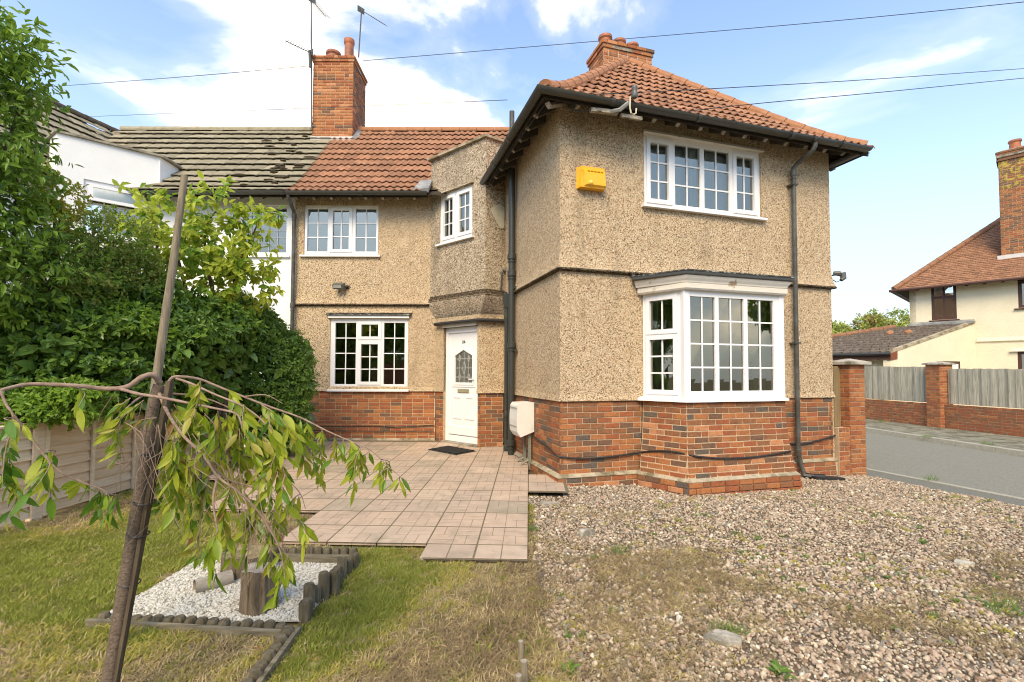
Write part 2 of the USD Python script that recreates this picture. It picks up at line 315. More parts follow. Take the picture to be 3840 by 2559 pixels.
for nm, c in dict(pebble_pink=(0.430, 0.320, 0.230), pebble_cream=(0.532, 0.437, 0.302), pebble_grey=(0.225, 0.197, 0.152), pebble_brown=(0.256, 0.165, 0.099), pebble_tan=(0.389, 0.298, 0.198), pebble_white=(0.639, 0.585, 0.454), chip_white=(.58, .55, .47), chip_cream=(.46, .42, .33), chip_grey=(.27, .25, .20)).items():
    plain(nm, c, .75, .3, .18, 40)
# wood
def wood(name, a, b, scale, direction):
    mat(name, {'g': ('geometry', {}), 'mp': ('mapping', {'scale': direction}), 'nz': ('noise_texture', {'scale': scale, 'detail': 6.0, 'roughness': .65, 'distortion': .6}), 'r': ('rgb_ramp', {'ramp': [(.3, a), (.7, b)]}),
        'b': ('bump', {'strength': .8, 'distance': .003}), 'p': ('principled_bsdf', {'roughness': .85, 'specular_ior_level': .2})},
        [('g.position', 'mp.vector'), ('mp.vector', 'nz.vector'), ('nz.fac', 'r.fac'), ('r.color', 'p.base_color'), ('nz.fac', 'b.height'), ('b.normal', 'p.normal')], 'p.BSDF')
wood('fence_tan', (.58, .41, .235), (.74, .56, .355), 1.0, (30, 2.2, 34))
wood('fence_pale', (.62, .47, .29), (.78, .62, .42), 1.0, (30, 2.2, 34))
wood('fence_grey', (.27, .245, .17), (.58, .53, .40), 1.0, (26, 26, 2.0))
wood('fence_grey_dark', (.20, .185, .13), (.46, .42, .32), 1.0, (26, 26, 2.0))
wood('gate_brown', (.16, .115, .055), (.30, .225, .12), 1.0, (26, 26, 2.0))
wood('edging_wood', (.06, .048, .028), (.185, .155, .10), 1.0, (22, 22, 5.0))
wood('rail_wood', (.07, .058, .035), (.27, .235, .16), 1.0, (3, 24, 30))
wood('stake_wood', (.05, .036, .022), (.14, .105, .065), 1.0, (60, 60, 4.0))
wood('post_wood', (.13, .105, .068), (.31, .255, .17), 1.0, (60, 60, 4.0))
wood('stump_bark', (.06, .042, .026), (.25, .19, .12), 1.0, (34, 34, 4.0))
wood('stump_top', (.24, .20, .15), (.43, .38, .30), 1.0, (16, 16, 30))
wood('cherry_bark', (.070, .045, .030), (.23, .18, .13), 1.0, (75, 75, 120))
wood('branch_bark', (.20, .125, .09), (.38, .275, .205), 1.0, (30, 30, 50))
wood('shrub_bark', (.06, .045, .03), (.16, .12, .08), 1.0, (30, 30, 10))
plain('dry_leaf', (.30, .13, .06), .8, .2, .3, 40)
# leaves
def leafmat(name, col, trans=.35, rough=.45, var=.35, scale=7.0):
    c = np.array(col)
    mat(name, {'g': ('geometry', {}), 'nz': ('noise_texture', {'scale': scale, 'detail': 3.0}), 'mxr': ('mix_float', {'fac': .55}), 'r': ('rgb_ramp', {'ramp': [(.15, tuple(c * (1 - var))), (.5, tuple(c)), (.85, tuple(np.minimum(c * (1 + var), .9)))]}),
        'p': ('principled_bsdf', {'roughness': rough, 'specular_ior_level': .4}), 't': ('translucent_bsdf', {}), 'm': ('mix_closure', {'fac': trans})},
        [('g.position', 'nz.vector'), ('nz.fac', 'mxr.a'), ('g.random_per_island', 'mxr.b'), ('mxr.result', 'r.fac'), ('r.color', 'p.base_color'), ('r.color', 't.color'), ('p.BSDF', 'm.closure1'), ('t.BSDF', 'm.closure2')], 'm.closure')
leafmat('leaf_dark', (.20, .34, .06), .30, .26)
leafmat('leaf_mid', (0.27, 0.43, 0.05), .35, .42)
leafmat('leaf_bright', (0.32, 0.5, 0.05), .4, .45)
leafmat('leaf_lime', (0.64, 0.72, 0.08), .45, .5)
leafmat('leaf_golden', (0.62, 0.56, 0.06), .45, .5)
leafmat('leaf_olive', (0.38, 0.43, 0.08), .35, .5)
leafmat('leaf_far', (0.44, 0.5, 0.1), .35, .6)
leafmat('leaf_far_light', (0.66, 0.68, 0.17), .4, .6)
leafmat('leaf_russet', (0.5, 0.32, 0.14), .4, .6)
leafmat('cherry_green', (0.32, 0.43, 0.03), .42, .36, .3, 30)
leafmat('cherry_light', (0.52, 0.58, 0.05), .45, .4, .3, 30)
leafmat('cherry_deep', (0.15, 0.29, 0.025), .38, .33, .3, 30)
leafmat('cherry_bronze', (0.5, 0.46, 0.06), .42, .4, .3, 30)
leafmat('cherry_rust', (0.52, 0.3, 0.08), .42, .5, .3, 30)
leafmat('grass_green', (0.43, 0.46, 0.075), .35, .6, .4, 3)
leafmat('grass_yellow', (0.64, 0.55, 0.13), .35, .65, .35, 3)
leafmat('grass_straw', (0.7, 0.55, 0.28), .3, .75, .35, 3)
leafmat('grass_dead', (0.46, 0.34, 0.18), .3, .8, .4, 3)
leafmat('weed_green', (0.22, 0.36, 0.06), .4, .5, .35, 20)
plain('berry', (.35, .05, .03), .4, .5)
plain('cream_render', (.74, .66, .47), .9, .2, .05, 2.0, .012, 22)
plain('white_render', (.80, .79, .76), .85, .2, .04, 2.0, .003, 60)
plain('brown_frame', (.075, .032, .020), .45, .4, .15, 10)
plain('brown_fascia', (.20, .065, .030), .6, .3, .15, 10)
plain('bin_green', (.10, .16, .12), .5, .4, .15, 8)
plain('bin_grey', (.22, .24, .21), .5, .4, .12, 8)

# ================================================================== the plan of the two mirrored houses
A_, V_, I_, C_, R_ = [np.array(p) for p in [(-1.5785, 9.9), (-.604, 9.053), (-.16, 9.187), (.65, 6.5), (5.275, 7.893)]]
XS = -4.53; G_ = np.array([XS, 9.9]); back = np.array([-.2885, .9575]); B_ = R_ + back * 7.0
AU, VU, IU = np.array([-1.70, 9.9]), np.array([-.50, 8.857]), np.array([-.135, 9.104])
ZB, ZL, ZBAND, ZE, ZPAR = 1.149, .147, 2.945, 5.15, 5.95
mir = lambda p: np.array([2 * XS - p[0], p[1]])
def patio_z(y): return .02 + .0212 * (y - 3.9)
def nco(x, y): return .9575 * x + .2885 * y
def gz(x, y): return -.024 * np.maximum(0, np.minimum(nco(x, y), 7.9) - 2.5)

# roof profile: bellcast, from the eave edge (r = 0, .40 out of the wall) inwards
RP = np.array([(0, 0), (.22, .145), (.45, .32), (.7, .55), (1.0, .84), (1.5, 1.345), (2.815, 2.68)])
g_roof = lambda r: np.interp(r, RP[:, 0], RP[:, 1])
_ar = np.concatenate([[0], np.cumsum(np.hypot(np.diff(RP[:, 0]), np.diff(RP[:, 1])))])
def on_slope(t):
    r = np.interp(t, _ar, RP[:, 0]); z = np.interp(t, _ar, RP[:, 1])
    r2 = np.interp(t + .02, _ar, RP[:, 0]); z2 = np.interp(t + .02, _ar, RP[:, 1]); d = np.hypot(r2 - r, z2 - z); d = np.where(d < 1e-9, 1, d)
    return r, z, (z2 - z) / d, (r2 - r) / d            # r, rise, outward part and up part of the normal

def panel(fr, poly, o, t, k0=0.0, k1=0.0):
    """a wall panel cut from poly (s, z), its ends mitred for convex corners"""
    mb = MB()
    for gmt in getattr(poly, 'geoms', [poly]):
        e = trimesh.creation.extrude_polygon(gmt, t, engine='earcut'); v = np.array(e.vertices)
        s, z, w = v[:, 0].copy(), v[:, 1], v[:, 2] - t + o
        inner = v[:, 2] < t / 2
        s[inner & (s < 1e-6)] += t * k0; s[inner & (s > fr.L - 1e-6)] -= t * k1
        mb.add(np.array([fr.P(a, b, c) for a, b, c in zip(s, w, z)]), e.faces)
    return mb
def rect(s0, s1, z0, z1): return sbox(s0, z0, s1, z1)

def tile_mesh(fr, s0, w, t0, ln, zbase, wave, lift=.03, flat=False):
    """one roof tile on fr's slope: waved across its width, its lower edge standing proud of the row below"""
    nu = 13 if not flat else 7
    u = np.linspace(0, 1, nu)
    if flat: h = np.array([.0, .012, .012, .012, .012, .012, 0.0])
    else: h = wave * (0.5 - 0.5 * np.cos(2 * np.pi * u * 2)) ** 1.4
    rows = []
    for t, lf in ((t0 - .035, lift), (t0 + ln, .006)):
        r, rise, no, nz = on_slope(max(t, 0.0)); ex = min(t, 0.0)
        pts = [fr.P(s0 + w * a, .40 - r - ex * .84 + no * (b + lf), zbase + rise + ex * .55 + nz * (b + lf)) for a, b in zip(u, h)]
        rows.append(pts)
        if t < t0: rows.insert(0, [fr.P(s0 + w * a, .40 - r - ex * .84 + no * (b + lf - .015), zbase + rise + ex * .55 + nz * (b + lf - .015)) for a, b in zip(u, h)])
    v = np.array(rows).reshape(-1, 3); f = []
    for i in range(2):
        for j in range(nu - 1):
            a, b = i * nu + j, i * nu + j + 1; f += [[a, b, b + nu], [a, b + nu, a + nu]]
    return v, np.array(f)

def roof_sheet(fr, sl, sr, zbase, drop=0.0):
    """the slope over wall fr between s = sl(r) and sr(r)"""
    mb = MB(); rows = []
    for r, z in RP: rows.append((fr.P(sl(r), .40 - r, zbase + z - drop), fr.P(sr(r), .40 - r, zbase + z - drop)))
    for (a, b), (c, d) in zip(rows[:-1], rows[1:]): mb.quad(a, b, d, c)
    return mb

GUT = [(.45 + .062 * math.cos(a), 5.135 + .066 * math.sin(a)) for a in np.linspace(math.pi, 2 * math.pi, 10)] + [(.45 + .054 * math.cos(a), 5.135 + .058 * math.sin(a)) for a in np.linspace(2 * math.pi, math.pi, 10)]
def gutter(house, path, joints):
    part(house, 'gutter', sweep(GUT, path), 'gutter', smooth=35)
    for fr, s in joints:
        prof = [(.45 + .070 * math.cos(a), 5.135 + .074 * math.sin(a)) for a in np.linspace(math.pi, 2 * math.pi, 10)] + [(.512, 5.139), (.388, 5.139)]
        mb = MB(); ring0 = [fr.P(s - .03, o, z) for o, z in prof]; ring1 = [fr.P(s + .03, o, z) for o, z in prof]; k = len(prof)
        f = [[j, (j + 1) % k, k + (j + 1) % k] for j in range(k)] + [[j, k + (j + 1) % k, k + j] for j in range(k)]
        mb.add(ring0 + ring1, f); part(house, 'gutter_joint', mb, 'gutter')

def rafters(house, fr, ss):
    for s in ss:
        mb = MB(); w = .026
        pts = [(0.05, 5.33), (.05, 5.18), (.30, 5.035), (.355, 5.06), (.36, 5.12)]
        k = len(pts); v = [fr.P(s - w, o, z) for o, z in pts] + [fr.P(s + w, o, z) for o, z in pts]
        f = [[j, (j + 1) % k, k + (j + 1) % k] for j in range(k)] + [[j, k + (j + 1) % k, k + j] for j in range(k)] + [[0, j, j + 1] for j in range(1, k - 1)] + [[k, k + j + 1, k + j] for j in range(1, k - 1)]
        r = part(house, 'rafter_foot', mb.add(v, f), 'rafter')
        part(r, 'painted_end', MB().hexa([fr.P(s - w - .001, .302, 5.03), fr.P(s + w + .001, .302, 5.03), fr.P(s + w + .001, .364, 5.058), fr.P(s - w - .001, .364, 5.058), fr.P(s - w - .001, .30, 5.04), fr.P(s + w + .001, .30, 5.04), fr.P(s + w + .001, .366, 5.118), fr.P(s - w - .001, .366, 5.118)]), 'rafter_end')

def ring(fr, s0, s1, z0, z1, holes, o0, o1):
    p = rect(s0, s1, z0, z1)
    for a, b, c, d in holes: p = p.difference(rect(a, b, c, d))
    mb = MB()
    for gmt in getattr(p, 'geoms', [p]):
        e = trimesh.creation.extrude_polygon(gmt, o1 - o0, engine='earcut'); v = np.array(e.vertices)
        mb.add(np.array([fr.P(a, o0 + c, b) for a, b, c in v]), e.faces)
    return mb

def window(house, fr, o, s0, s1, z0, z1, lights, frame='upvc', sill=(.09, .06), bars=True, label=None, leaded=False):
    """frame with lights (s0, s1, z0, z1, columns, rows, opening sash); panes, bars and sashes are parts of the window"""
    w = part(house, 'window', ring(fr, s0, s1, z0, z1, [l[:4] for l in lights], o - .07, o), frame, label=label)
    for a, b, c, d, nc, nr, sash in lights:
        if sash:
            e = .045
            part(w, 'sash', ring(fr, a - .018, b + .018, c - .018, d + .018, [(a + e, b - e, c + e, d - e)], o + .002, o + .017), frame)
            part(w, 'sash', ring(fr, a + .002, b - .002, c + .002, d - .002, [(a + e, b - e, c + e, d - e)], o - .05, o + .001), frame)
            a, b, c, d = a + e, b - e, c + e, d - e
        og = o - .028; bw = .011 if not leaded else .004
        ss, zz = np.linspace(a, b, nc + 1), np.linspace(c, d, nr + 1)
        if bars and nc * nr > 1:
            mb = MB()
            for x in ss[1:-1]: mb.fbox(fr, x - bw, x + bw, og + .003, og + .012, c, d)
            for y in zz[1:-1]:
                for x0, x1 in zip(ss[:-1], ss[1:]): mb.fbox(fr, x0 + (bw if x0 > a + 1e-6 else 0), x1 - (bw if x1 < b - 1e-6 else 0), og + .003, og + .0115, y - bw, y + bw)
            part(w, 'glazing_bars', mb, frame if not leaded else 'came')
        for x0, x1 in zip(ss[:-1], ss[1:]):
            for y0, y1 in zip(zz[:-1], zz[1:]):
                if leaded: continue
                j = [RS.uniform(-.0008, .0008) for _ in range(4)]
                part(w, 'pane', MB().quad(fr.P(x0, og + j[0], y0), fr.P(x1, og + j[1], y0), fr.P(x1, og + j[2], y1), fr.P(x0, og + j[3], y1)), 'glass')
        if leaded: part(w, 'pane', MB().quad(fr.P(a, og, c), fr.P(b, og, c), fr.P(b, og, d), fr.P(a, og, d)), 'glass')
    if sill:
        part(w, 'sill', MB().hexa([fr.P(s0 - sill[1], sill[0], z0 - .055), fr.P(s1 + sill[1], sill[0], z0 - .055), fr.P(s1 + sill[1], -.02, z0 - .055), fr.P(s0 - sill[1], -.02, z0 - .055),
                                   fr.P(s0 - sill[1], sill[0], z0 - .022), fr.P(s1 + sill[1], sill[0], z0 - .022), fr.P(s1 + sill[1], -.02, z0 - .001), fr.P(s0 - sill[1], -.02, z0 - .001)]), frame)
    return w

# ------------------------------------------------------------------ the brick course layer
class Bricks:
    def __init__(s): s.items = []
    def lay(s, fr, s0, s1, ztop, zbot, face, kinds, rng, h=.0771, bond=0, skip=None, length=.2255, first=0):
        """courses of bricks on fr from s0 to s1, downwards from ztop; face(z) = out of the wall"""
        n = int(round((ztop - zbot) / h)); h = (ztop - zbot) / n
        for k in range(n):
            z1 = ztop - k * h; z0 = z1 - h; zm = (z0 + z1) / 2
            f2 = fr(zm) if callable(fr) else fr
            a, b = (s0(zm), s1(zm)) if callable(s0) else (s0, s1)
            x = a + first - (length / 2 if (k + bond) % 2 else 0)
            while x < b - .01:
                ln = length
                if rng.rand() < .05: ln = length / 2
                x0, x1 = max(x, a), min(x + ln, b); x += ln
                if x1 - x0 < .03: continue
                if skip and skip((x0 + x1) / 2, zm): continue
                j = rng.uniform(-.0022, .0022); e = .0057
                o1 = face(zm) + rng.uniform(-.0025, .003); o0 = o1 - .04; t = rng.uniform(-.002, .002, 4)
                c = .004
                v = [f2.P(x0 + e, o0, z0 + e + t[0]), f2.P(x1 - e, o0, z0 + e + t[1]), f2.P(x1 - e, o0, z1 - e + t[2]), f2.P(x0 + e, o0, z1 - e + t[3]),
                     f2.P(x0 + e, o1 - c, z0 + e + t[0]), f2.P(x1 - e, o1 - c, z0 + e + t[1]), f2.P(x1 - e, o1 - c, z1 - e + t[2]), f2.P(x0 + e, o1 - c, z1 - e + t[3]),
                     f2.P(x0 + e + c, o1, z0 + e + c + t[0]), f2.P(x1 - e - c, o1, z0 + e + c + t[1]), f2.P(x1 - e - c, o1, z1 - e - c + t[2]), f2.P(x0 + e + c, o1, z1 - e - c + t[3])]
                F = []
                for base in (0, 4):
                    for q in range(4):
                        w = (q + 1) % 4; F += [[base + q, base + w, base + 4 + w], [base + q, base + 4 + w, base + 4 + q]]
                F += [[8, 9, 10], [8, 10, 11]]
                cen = np.mean(v[8:], axis=0); dv = CAM - cen; D = np.linalg.norm(dv)
                score = (x1 - x0) * (z1 - z0) * max(0, (dv[:2] @ f2.n)) / D ** 3
                if cen[1] < .5 or abs(cen[0]) > cen[1] * 1.15: score *= .01
                s.items.append((score, np.array(v), np.array(F), kinds[rng.randint(len(kinds))]))
    def emit(s, parent, limit=300, rest_parent=None):
        s.items.sort(key=lambda q: -q[0]); rest = []
        for i, (sc, v, f, k) in enumerate(s.items):
            if i < limit: part(parent, 'brick', trimesh.Trimesh(v, f, process=False), k)
            else: rest.append((v, f, k))
        part_multi(rest_parent or parent, 'brickwork', rest, kind='stuff')

# ================================================================== ground
def sheet(x0, x1, y0, y1, nx, ny, zf):
    xs, ys = np.linspace(x0, x1, nx), np.linspace(y0, y1, ny); X, Y = np.meshgrid(xs, ys); Z = zf(X, Y)
    v = np.stack([X, Y, Z], -1).reshape(-1, 3); i, j = np.meshgrid(np.arange(ny - 1), np.arange(nx - 1), indexing='ij'); a = (i * nx + j).ravel()
    f = np.vstack([np.stack([a, a + 1, a + nx + 1], 1), np.stack([a, a + nx + 1, a + nx], 1)]); return trimesh.Trimesh(v, f, process=False)
single('ground', sheet(-220, 220, -60, 260, 40, 40, lambda X, Y: X * 0 - .34), 'far_ground', kind='structure')
def bumpy(X, Y, amp, sc, seed): return amp * (meshkit.fbm(np.stack([X * sc, Y * sc, X * 0 + seed], -1), 4) - .5)
lawn_z = lambda X, Y: gz(X, Y) + bumpy(X, Y, .05, 1.6, 3) - .012
single('lawn_soil', sheet(-14, .22, .6, 12, 110, 90, lawn_z), 'soil', kind='structure')
# the gravel yard, bounded by the footpath
def gravel_z(X, Y): return gz(X, Y) + bumpy(X, Y, .045, 1.1, 11)
gm = sheet(.2, 9.5, .6, 12.0, 120, 120, gravel_z)
keep = nco(gm.vertices[:, 0], gm.vertices[:, 1]) < 7.86
gm.update_faces(keep[gm.faces].any(axis=1)); gv = gm.vertices.copy(); over = nco(gv[:, 0], gv[:, 1]) > 7.86
ex = nco(gv[:, 0], gv[:, 1])[over] - 7.86; gv[over, 0] -= .9575 * ex; gv[over, 1] -= .2885 * ex
single('gravel_yard', trimesh.Trimesh(gv, gm.faces, process=False), 'gravel_ground', kind='structure')
# road, its near channel and the far kerb
def npt(n, mm, z): return np.array([.9575 * n - .2885 * mm, .2885 * n + .9575 * mm, z])
def strip(n0, n1, z, m0=-9, m1=40): return MB().quad(npt(n0, m0, z), npt(n1, m0, z), npt(n1, m1, z), npt(n0, m1, z))
single('footpath', strip(7.84, 8.40, -.140), 'tarmac_dark', kind='structure')
kb = structure('kerb_near')
for i in range(26): part(kb, 'kerb_stone', MB().hexa([npt(8.40, -7 + i * .915, -.25), npt(8.52, -7 + i * .915, -.25), npt(8.52, -7 + i * .915 + .905, -.25), npt(8.40, -7 + i * .915 + .905, -.25), npt(8.40, -7 + i * .915, -.132), npt(8.52, -7 + i * .915, -.136), npt(8.52, -7 + i * .915 + .905, -.136), npt(8.40, -7 + i * .915 + .905, -.132)]), 'kerb')
KX = lambda y: 10.32 + (14.05 - y) * .0236
rv = [npt(8.52, -9, -.145), (KX(-8), -8, -.145), (KX(45), 45, -.145), npt(8.52, 45, -.145)]
single('road', MB().add(rv, [[0, 1, 2], [0, 2, 3]]), 'asphalt', kind='structure')
kf = structure('kerb_far')
for i in range(26):
    y0 = 4 + i * .915; y1 = y0 + .905
    part(kf, 'kerb_stone', MB().hexa([(KX(y0), y0, -.25), (KX(y0) + .13, y0, -.25), (KX(y1) + .13, y1, -.25), (KX(y1), y1, -.25), (KX(y0) + .012, y0, -.035), (KX(y0) + .13, y0, -.03), (KX(y1) + .13, y1, -.03), (KX(y1) + .012, y1, -.035)]), 'kerb')
WX = lambda y: 12.4 + (16.8 - y) * .0844
single('footway', MB().quad((KX(2) + .13, 2, -.034), (WX(2), 2, -.03), (WX(40), 40, -.03), (KX(40) + .13, 40, -.034)), 'footway', kind='structure')

# ------------------------------------------------------------------ patio of scored slabs
patio = structure('patio')
PA = math.radians(-2.0); pd, pn = np.array([math.cos(PA), math.sin(PA)]), np.array([-math.sin(PA), math.cos(PA)]); P0 = np.array([.135, 3.92])
def pat(a, b): q = P0 + pd * a + pn * b; return np.array([q[0], q[1], patio_z(q[1])])
mb = MB(); bed_ = lambda a0, a1, b0, b1: mb.quad(pat(a0, b0) - (0, 0, .0020), pat(a1, b0) - (0, 0, .0020), pat(a1, b1) - (0, 0, .0020), pat(a0, b1) - (0, 0, .0020))
bed_(-2.2375, -.004, .33, 6.1); bed_(-3.58, -2.2375, 1.225, 6.1); bed_(-4.70, -3.58, 2.57, 6.1)
mb.quad(pat(-.86, .004) - (0, 0, .0020), pat(-.004, .004) - (0, 0, .0020), pat(-.004, .33) - (0, 0, .0020), pat(-.86, .33) - (0, 0, .0020))
mb.quad(pat(-.004, 2.06) - (0, 0, .0020), pat(.5, 2.06) - (0, 0, .0020), pat(.5, 3.0) - (0, 0, .0020), pat(-.004, 3.0) - (0, 0, .0020))
part(patio, 'bedding', mb, 'slab_joint')
rng = np.random.RandomState(5); SL = .4475
def slab(a0, b0, a1, b1):
    """one slab: scored into small blocks by a moulded groove"""
    mb = MB(); dz = rng.uniform(-.0004, .0008); tx, ty = rng.uniform(-.001, .001, 2); g = .0035; J = .005; GR = .010; JR = .016
    def pt(a, b, h): p = pat(a, b); p[2] += h + dz + tx * (a - a0) + ty * (b - b0); return p
    def blk(x0, y0, x1, y1, h1=0.0, c=.004):
        lo = [pt(x0, y0, -.028), pt(x1, y0, -.028), pt(x1, y1, -.028), pt(x0, y1, -.028)]
        mid = [pt(x0, y0, h1 - c), pt(x1, y0, h1 - c), pt(x1, y1, h1 - c), pt(x0, y1, h1 - c)]
        hi = [pt(x0 + c, y0 + c, h1), pt(x1 - c, y0 + c, h1), pt(x1 - c, y1 - c, h1), pt(x0 + c, y1 - c, h1)]
        F = []
        for base in (0, 4):
            for q in range(4):
                w = (q + 1) % 4; F += [[base + q, base + w, base + 4 + w], [base + q, base + 4 + w, base + 4 + q]]
        mb.add(lo + mid + hi, F + [[8, 9, 10], [8, 10, 11]])
    A0, B0, A1, B1 = a0 + J, b0 + JR / 2, a1 - J, b1 - JR / 2; w, d = A1 - A0, B1 - B0
    if d > .35:
        h = A0 + w / 2; v = B0 + d / 2
        for (x0, y0, x1, y1, hor) in ((A0, B0, h, v, 1), (h, B0, A1, v, 0), (A0, v, h, B1, 0), (h, v, A1, B1, 1)):
            if hor:
                ym = (y0 + y1) / 2; blk(x0 + g / 2, y0 + GR / 2, x1 - g / 2, ym - GR / 2, 0, .002); blk(x0 + g / 2, ym + GR / 2, x1 - g / 2, y1 - GR / 2, 0, .002)
            else:
                xm = (x0 + x1) / 2; blk(x0 + g / 2, y0 + GR / 2, xm - g / 2, y1 - GR / 2, 0, .002); blk(xm + g / 2, y0 + GR / 2, x1 - g / 2, y1 - GR / 2, 0, .002)
    else:
        for x0, x1 in ((A0, A0 + w / 2), (A0 + w / 2, A1)): blk(x0 + g / 2, B0, x1 - g / 2, B1)
    part(patio, 'slab', mb, 'slab_' + 'aabbcd'[rng.randint(6)])
for c in range(10):
    for r in range(13):
        if (c >= 5 and r < 2) or (c >= 8 and r < 5): continue
        a1 = -c * SL; a0 = a1 - SL; b0 = .33 + r * SL; b1 = b0 + SL
        q = pat((a0 + a1) / 2, (b0 + b1) / 2)
        if q[1] > 9.85 + min(0, (q[0] + 1.4) * -.0) or (q[0] > -1.3 and q[1] > 9.55) or (q[0] > -.45 and q[1] > 9.2): continue
        slab(a0, b0, a1, b1)
for c in range(2): slab(-(c + 1) * SL, .03, -c * SL, .33)
for r in (4, 5): slab(.0, .33 + (r) * SL, .47, .33 + (r + 1) * SL)

# ================================================================== the pebbledashed house
H = thing('pebbledashed_house', 'pebbledashed house with brick base, orange tiled hipped roof and white bay window', 'house', (1.5, 8.5, 0))
F, F1, F2, W2, W1, WR = Fr(G_, A_), Fr(A_, V_), Fr(V_, I_), Fr(I_, C_), Fr(C_, R_), Fr(R_, B_)
F1U, F2U = Fr(AU, VU), Fr(VU, IU)
T = .26; kc = 1.0
BAY = [W1.P(1.29, 0, 0)[:2], W1.P(1.575, .57, 0)[:2], W1.P(3.19, .57, 0)[:2], W1.P(3.475, 0, 0)[:2]]
# upper walls with their openings
fup, flow = (.19, 1.735, 3.985, 5.02), (.765, 2.38, 1.20, 2.655)
dL, dR, dT = .235, 1.215, 2.44
part(H, 'wall', panel(F, rect(0, F.L, ZB, 5.37).difference(rect(*fup)).difference(rect(*flow)), 0, T), 'pebbledash')
part(H, 'wall', panel(F1, rect(0, F1.L, ZB, 3.0).difference(rect(dL, dR, 0, dT)), 0, T, 0, .28), 'pebbledash')
part(H, 'wall', panel(F2, rect(0, F2.L, ZB, 3.0), 0, T, .28, 0), 'pebbledash')
w1f = (.255, 1.225, 4.16, 5.17)
part(H, 'wall', panel(F1U, rect(0, F1U.L, 2.96, ZPAR).difference(rect(.275, 1.235, 4.165, 5.165)), 0, .2, 0, .0), 'pebbledash_weathered')
part(H, 'wall', panel(F2U, rect(0.004, F2U.L, 2.96, ZPAR - .001), -.003, .2, 0, 0), 'pebbledash_weathered')
wup = (1.318, 3.425, 3.99, 5.045)
part(H, 'wall', panel(W2, rect(0, W2.L, ZB, 5.37), 0, T, 0, kc), 'pebbledash')
bayhole = rect(1.42, 3.345, 1.19, 2.8)
part(H, 'wall', panel(W1, rect(0, W1.L, ZB, 5.37).difference(rect(*wup)).difference(bayhole), 0, T, kc, kc), 'pebbledash')
part(H, 'wall', panel(WR, rect(0, WR.L, -.2, 5.37), 0, T, kc, 0), 'pebbledash')
# inside: back walls, floors and ceilings
mb = MB(); mb.box(XS + .01, XS + .12, 9.93, 15.4, 0, 5.3); mb.box(XS, 4.0, 15.4, 15.6, 0, 7.0)
part(H, 'inner_wall', mb, 'room')
mb = MB(); q = [(XS + .12, 10.16), (-1.5, 10.16), (-.45, 9.25), (0.1, 9.4), (.82, 6.85), (4.95, 8.1), (3.2, 15.3), (XS + .12, 15.3)]
for z in (.18, 2.80, 5.25):
    e = trimesh.creation.extrude_polygon(Polygon(q), .12, engine='earcut'); v = np.array(e.vertices); v[:, 2] += z; mb.add(v, e.faces)
part(H, 'floor', mb, 'room')
part(H, 'partition', MB().box(XS + .12, -1.3, 11.4, 11.5, .3, 2.8), 'room_dark'); part(H, 'partition', MB().fbox(W1, .3, 4.5, -1.7, -1.6, .3, 2.8), 'room'); part(H, 'partition', MB().fbox(W1, .3, 4.5, -1.6, -1.5, 2.95, 5.25), 'room')
# entrance bay: flat roof, parapet coping, side return, cove over the door
mb = MB(); e = trimesh.creation.extrude_polygon(Polygon([AU + (.03, .05), VU + (0, .06), IU, IU + (.3, 2.6), AU + (.03, 2.6)]), .06, engine='earcut'); v = np.array(e.vertices); v[:, 2] += 5.85; mb.add(v, e.faces)
mb.box(AU[0] + .012, AU[0] + .21, 9.92, 11.6, 4.6, 5.94)
part(H, 'flat_roof', mb, 'pebbledash_weathered')
IUX = IU + (IU - VU) * .6
cop = [AU + (-.06, .0), VU, IUX]
part(H, 'coping', sweep([(-.22, ZPAR), (.045, ZPAR), (.045, ZPAR + .045), (-.22, ZPAR + .06)], cop), 'cement')
lowpath = [AU, V_ + (.02, -.01), I_ + (.02, .02)]
mb = MB(); prof_u = [mitre([AU, VU, IU], o) for o in (.012, 0.012)]
cov = []
for t in np.linspace(0, 1, 7):
    c = t; a = (1 - c ** 1.6)
    pts = [AU * a + (A_ + (0, -.002)) * (1 - a), VU * a + (V_) * (1 - a), IU * a + I_ * (1 - a)]
    off = mitre(pts, .05 * (1 - t) ** .6 + .006)
    cov.append([(*p, 3.0 - .34 * t) for p in off])
for r0, r1 in zip(cov[:-1], cov[1:]):
    for i in range(2): mb.quad(r0[i], r0[i + 1], r1[i + 1], r1[i])
part(H, 'cove', mb, 'pebbledash_weathered')
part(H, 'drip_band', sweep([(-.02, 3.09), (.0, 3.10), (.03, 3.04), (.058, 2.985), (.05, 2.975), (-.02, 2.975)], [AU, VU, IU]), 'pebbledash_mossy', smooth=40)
# bell-mouthed band between the storeys
def band(house, path, m1, m2, zb=ZBAND):
    part(house, 'bell_band', sweep([(-.03, zb + .36), (.001, zb + .34), (.008, zb + .22), (.024, zb + .10), (.048, zb + .028), (-.03, zb + .028)], path), m1, smooth=40)
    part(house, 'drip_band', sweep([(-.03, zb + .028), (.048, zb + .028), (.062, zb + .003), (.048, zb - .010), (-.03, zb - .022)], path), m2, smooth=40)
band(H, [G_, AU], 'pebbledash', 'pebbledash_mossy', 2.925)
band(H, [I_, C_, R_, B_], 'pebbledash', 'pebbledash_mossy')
def hem(house, path): part(house, 'render_hem', sweep([(-.03, ZB + .10), (.001, ZB + .09), (.022, ZB + .004), (.016, ZB - .003), (-.03, ZB - .003)], path), 'pebbledash')
hem(H, [G_, A_, F1.P(dL, 0, 0)[:2]]); hem(H, [F1.P(dR, 0, 0)[:2], V_, I_, C_, W1.P(1.25, 0, 0)[:2]]); hem(H, [W1.P(3.5, 0, 0)[:2], R_, B_])
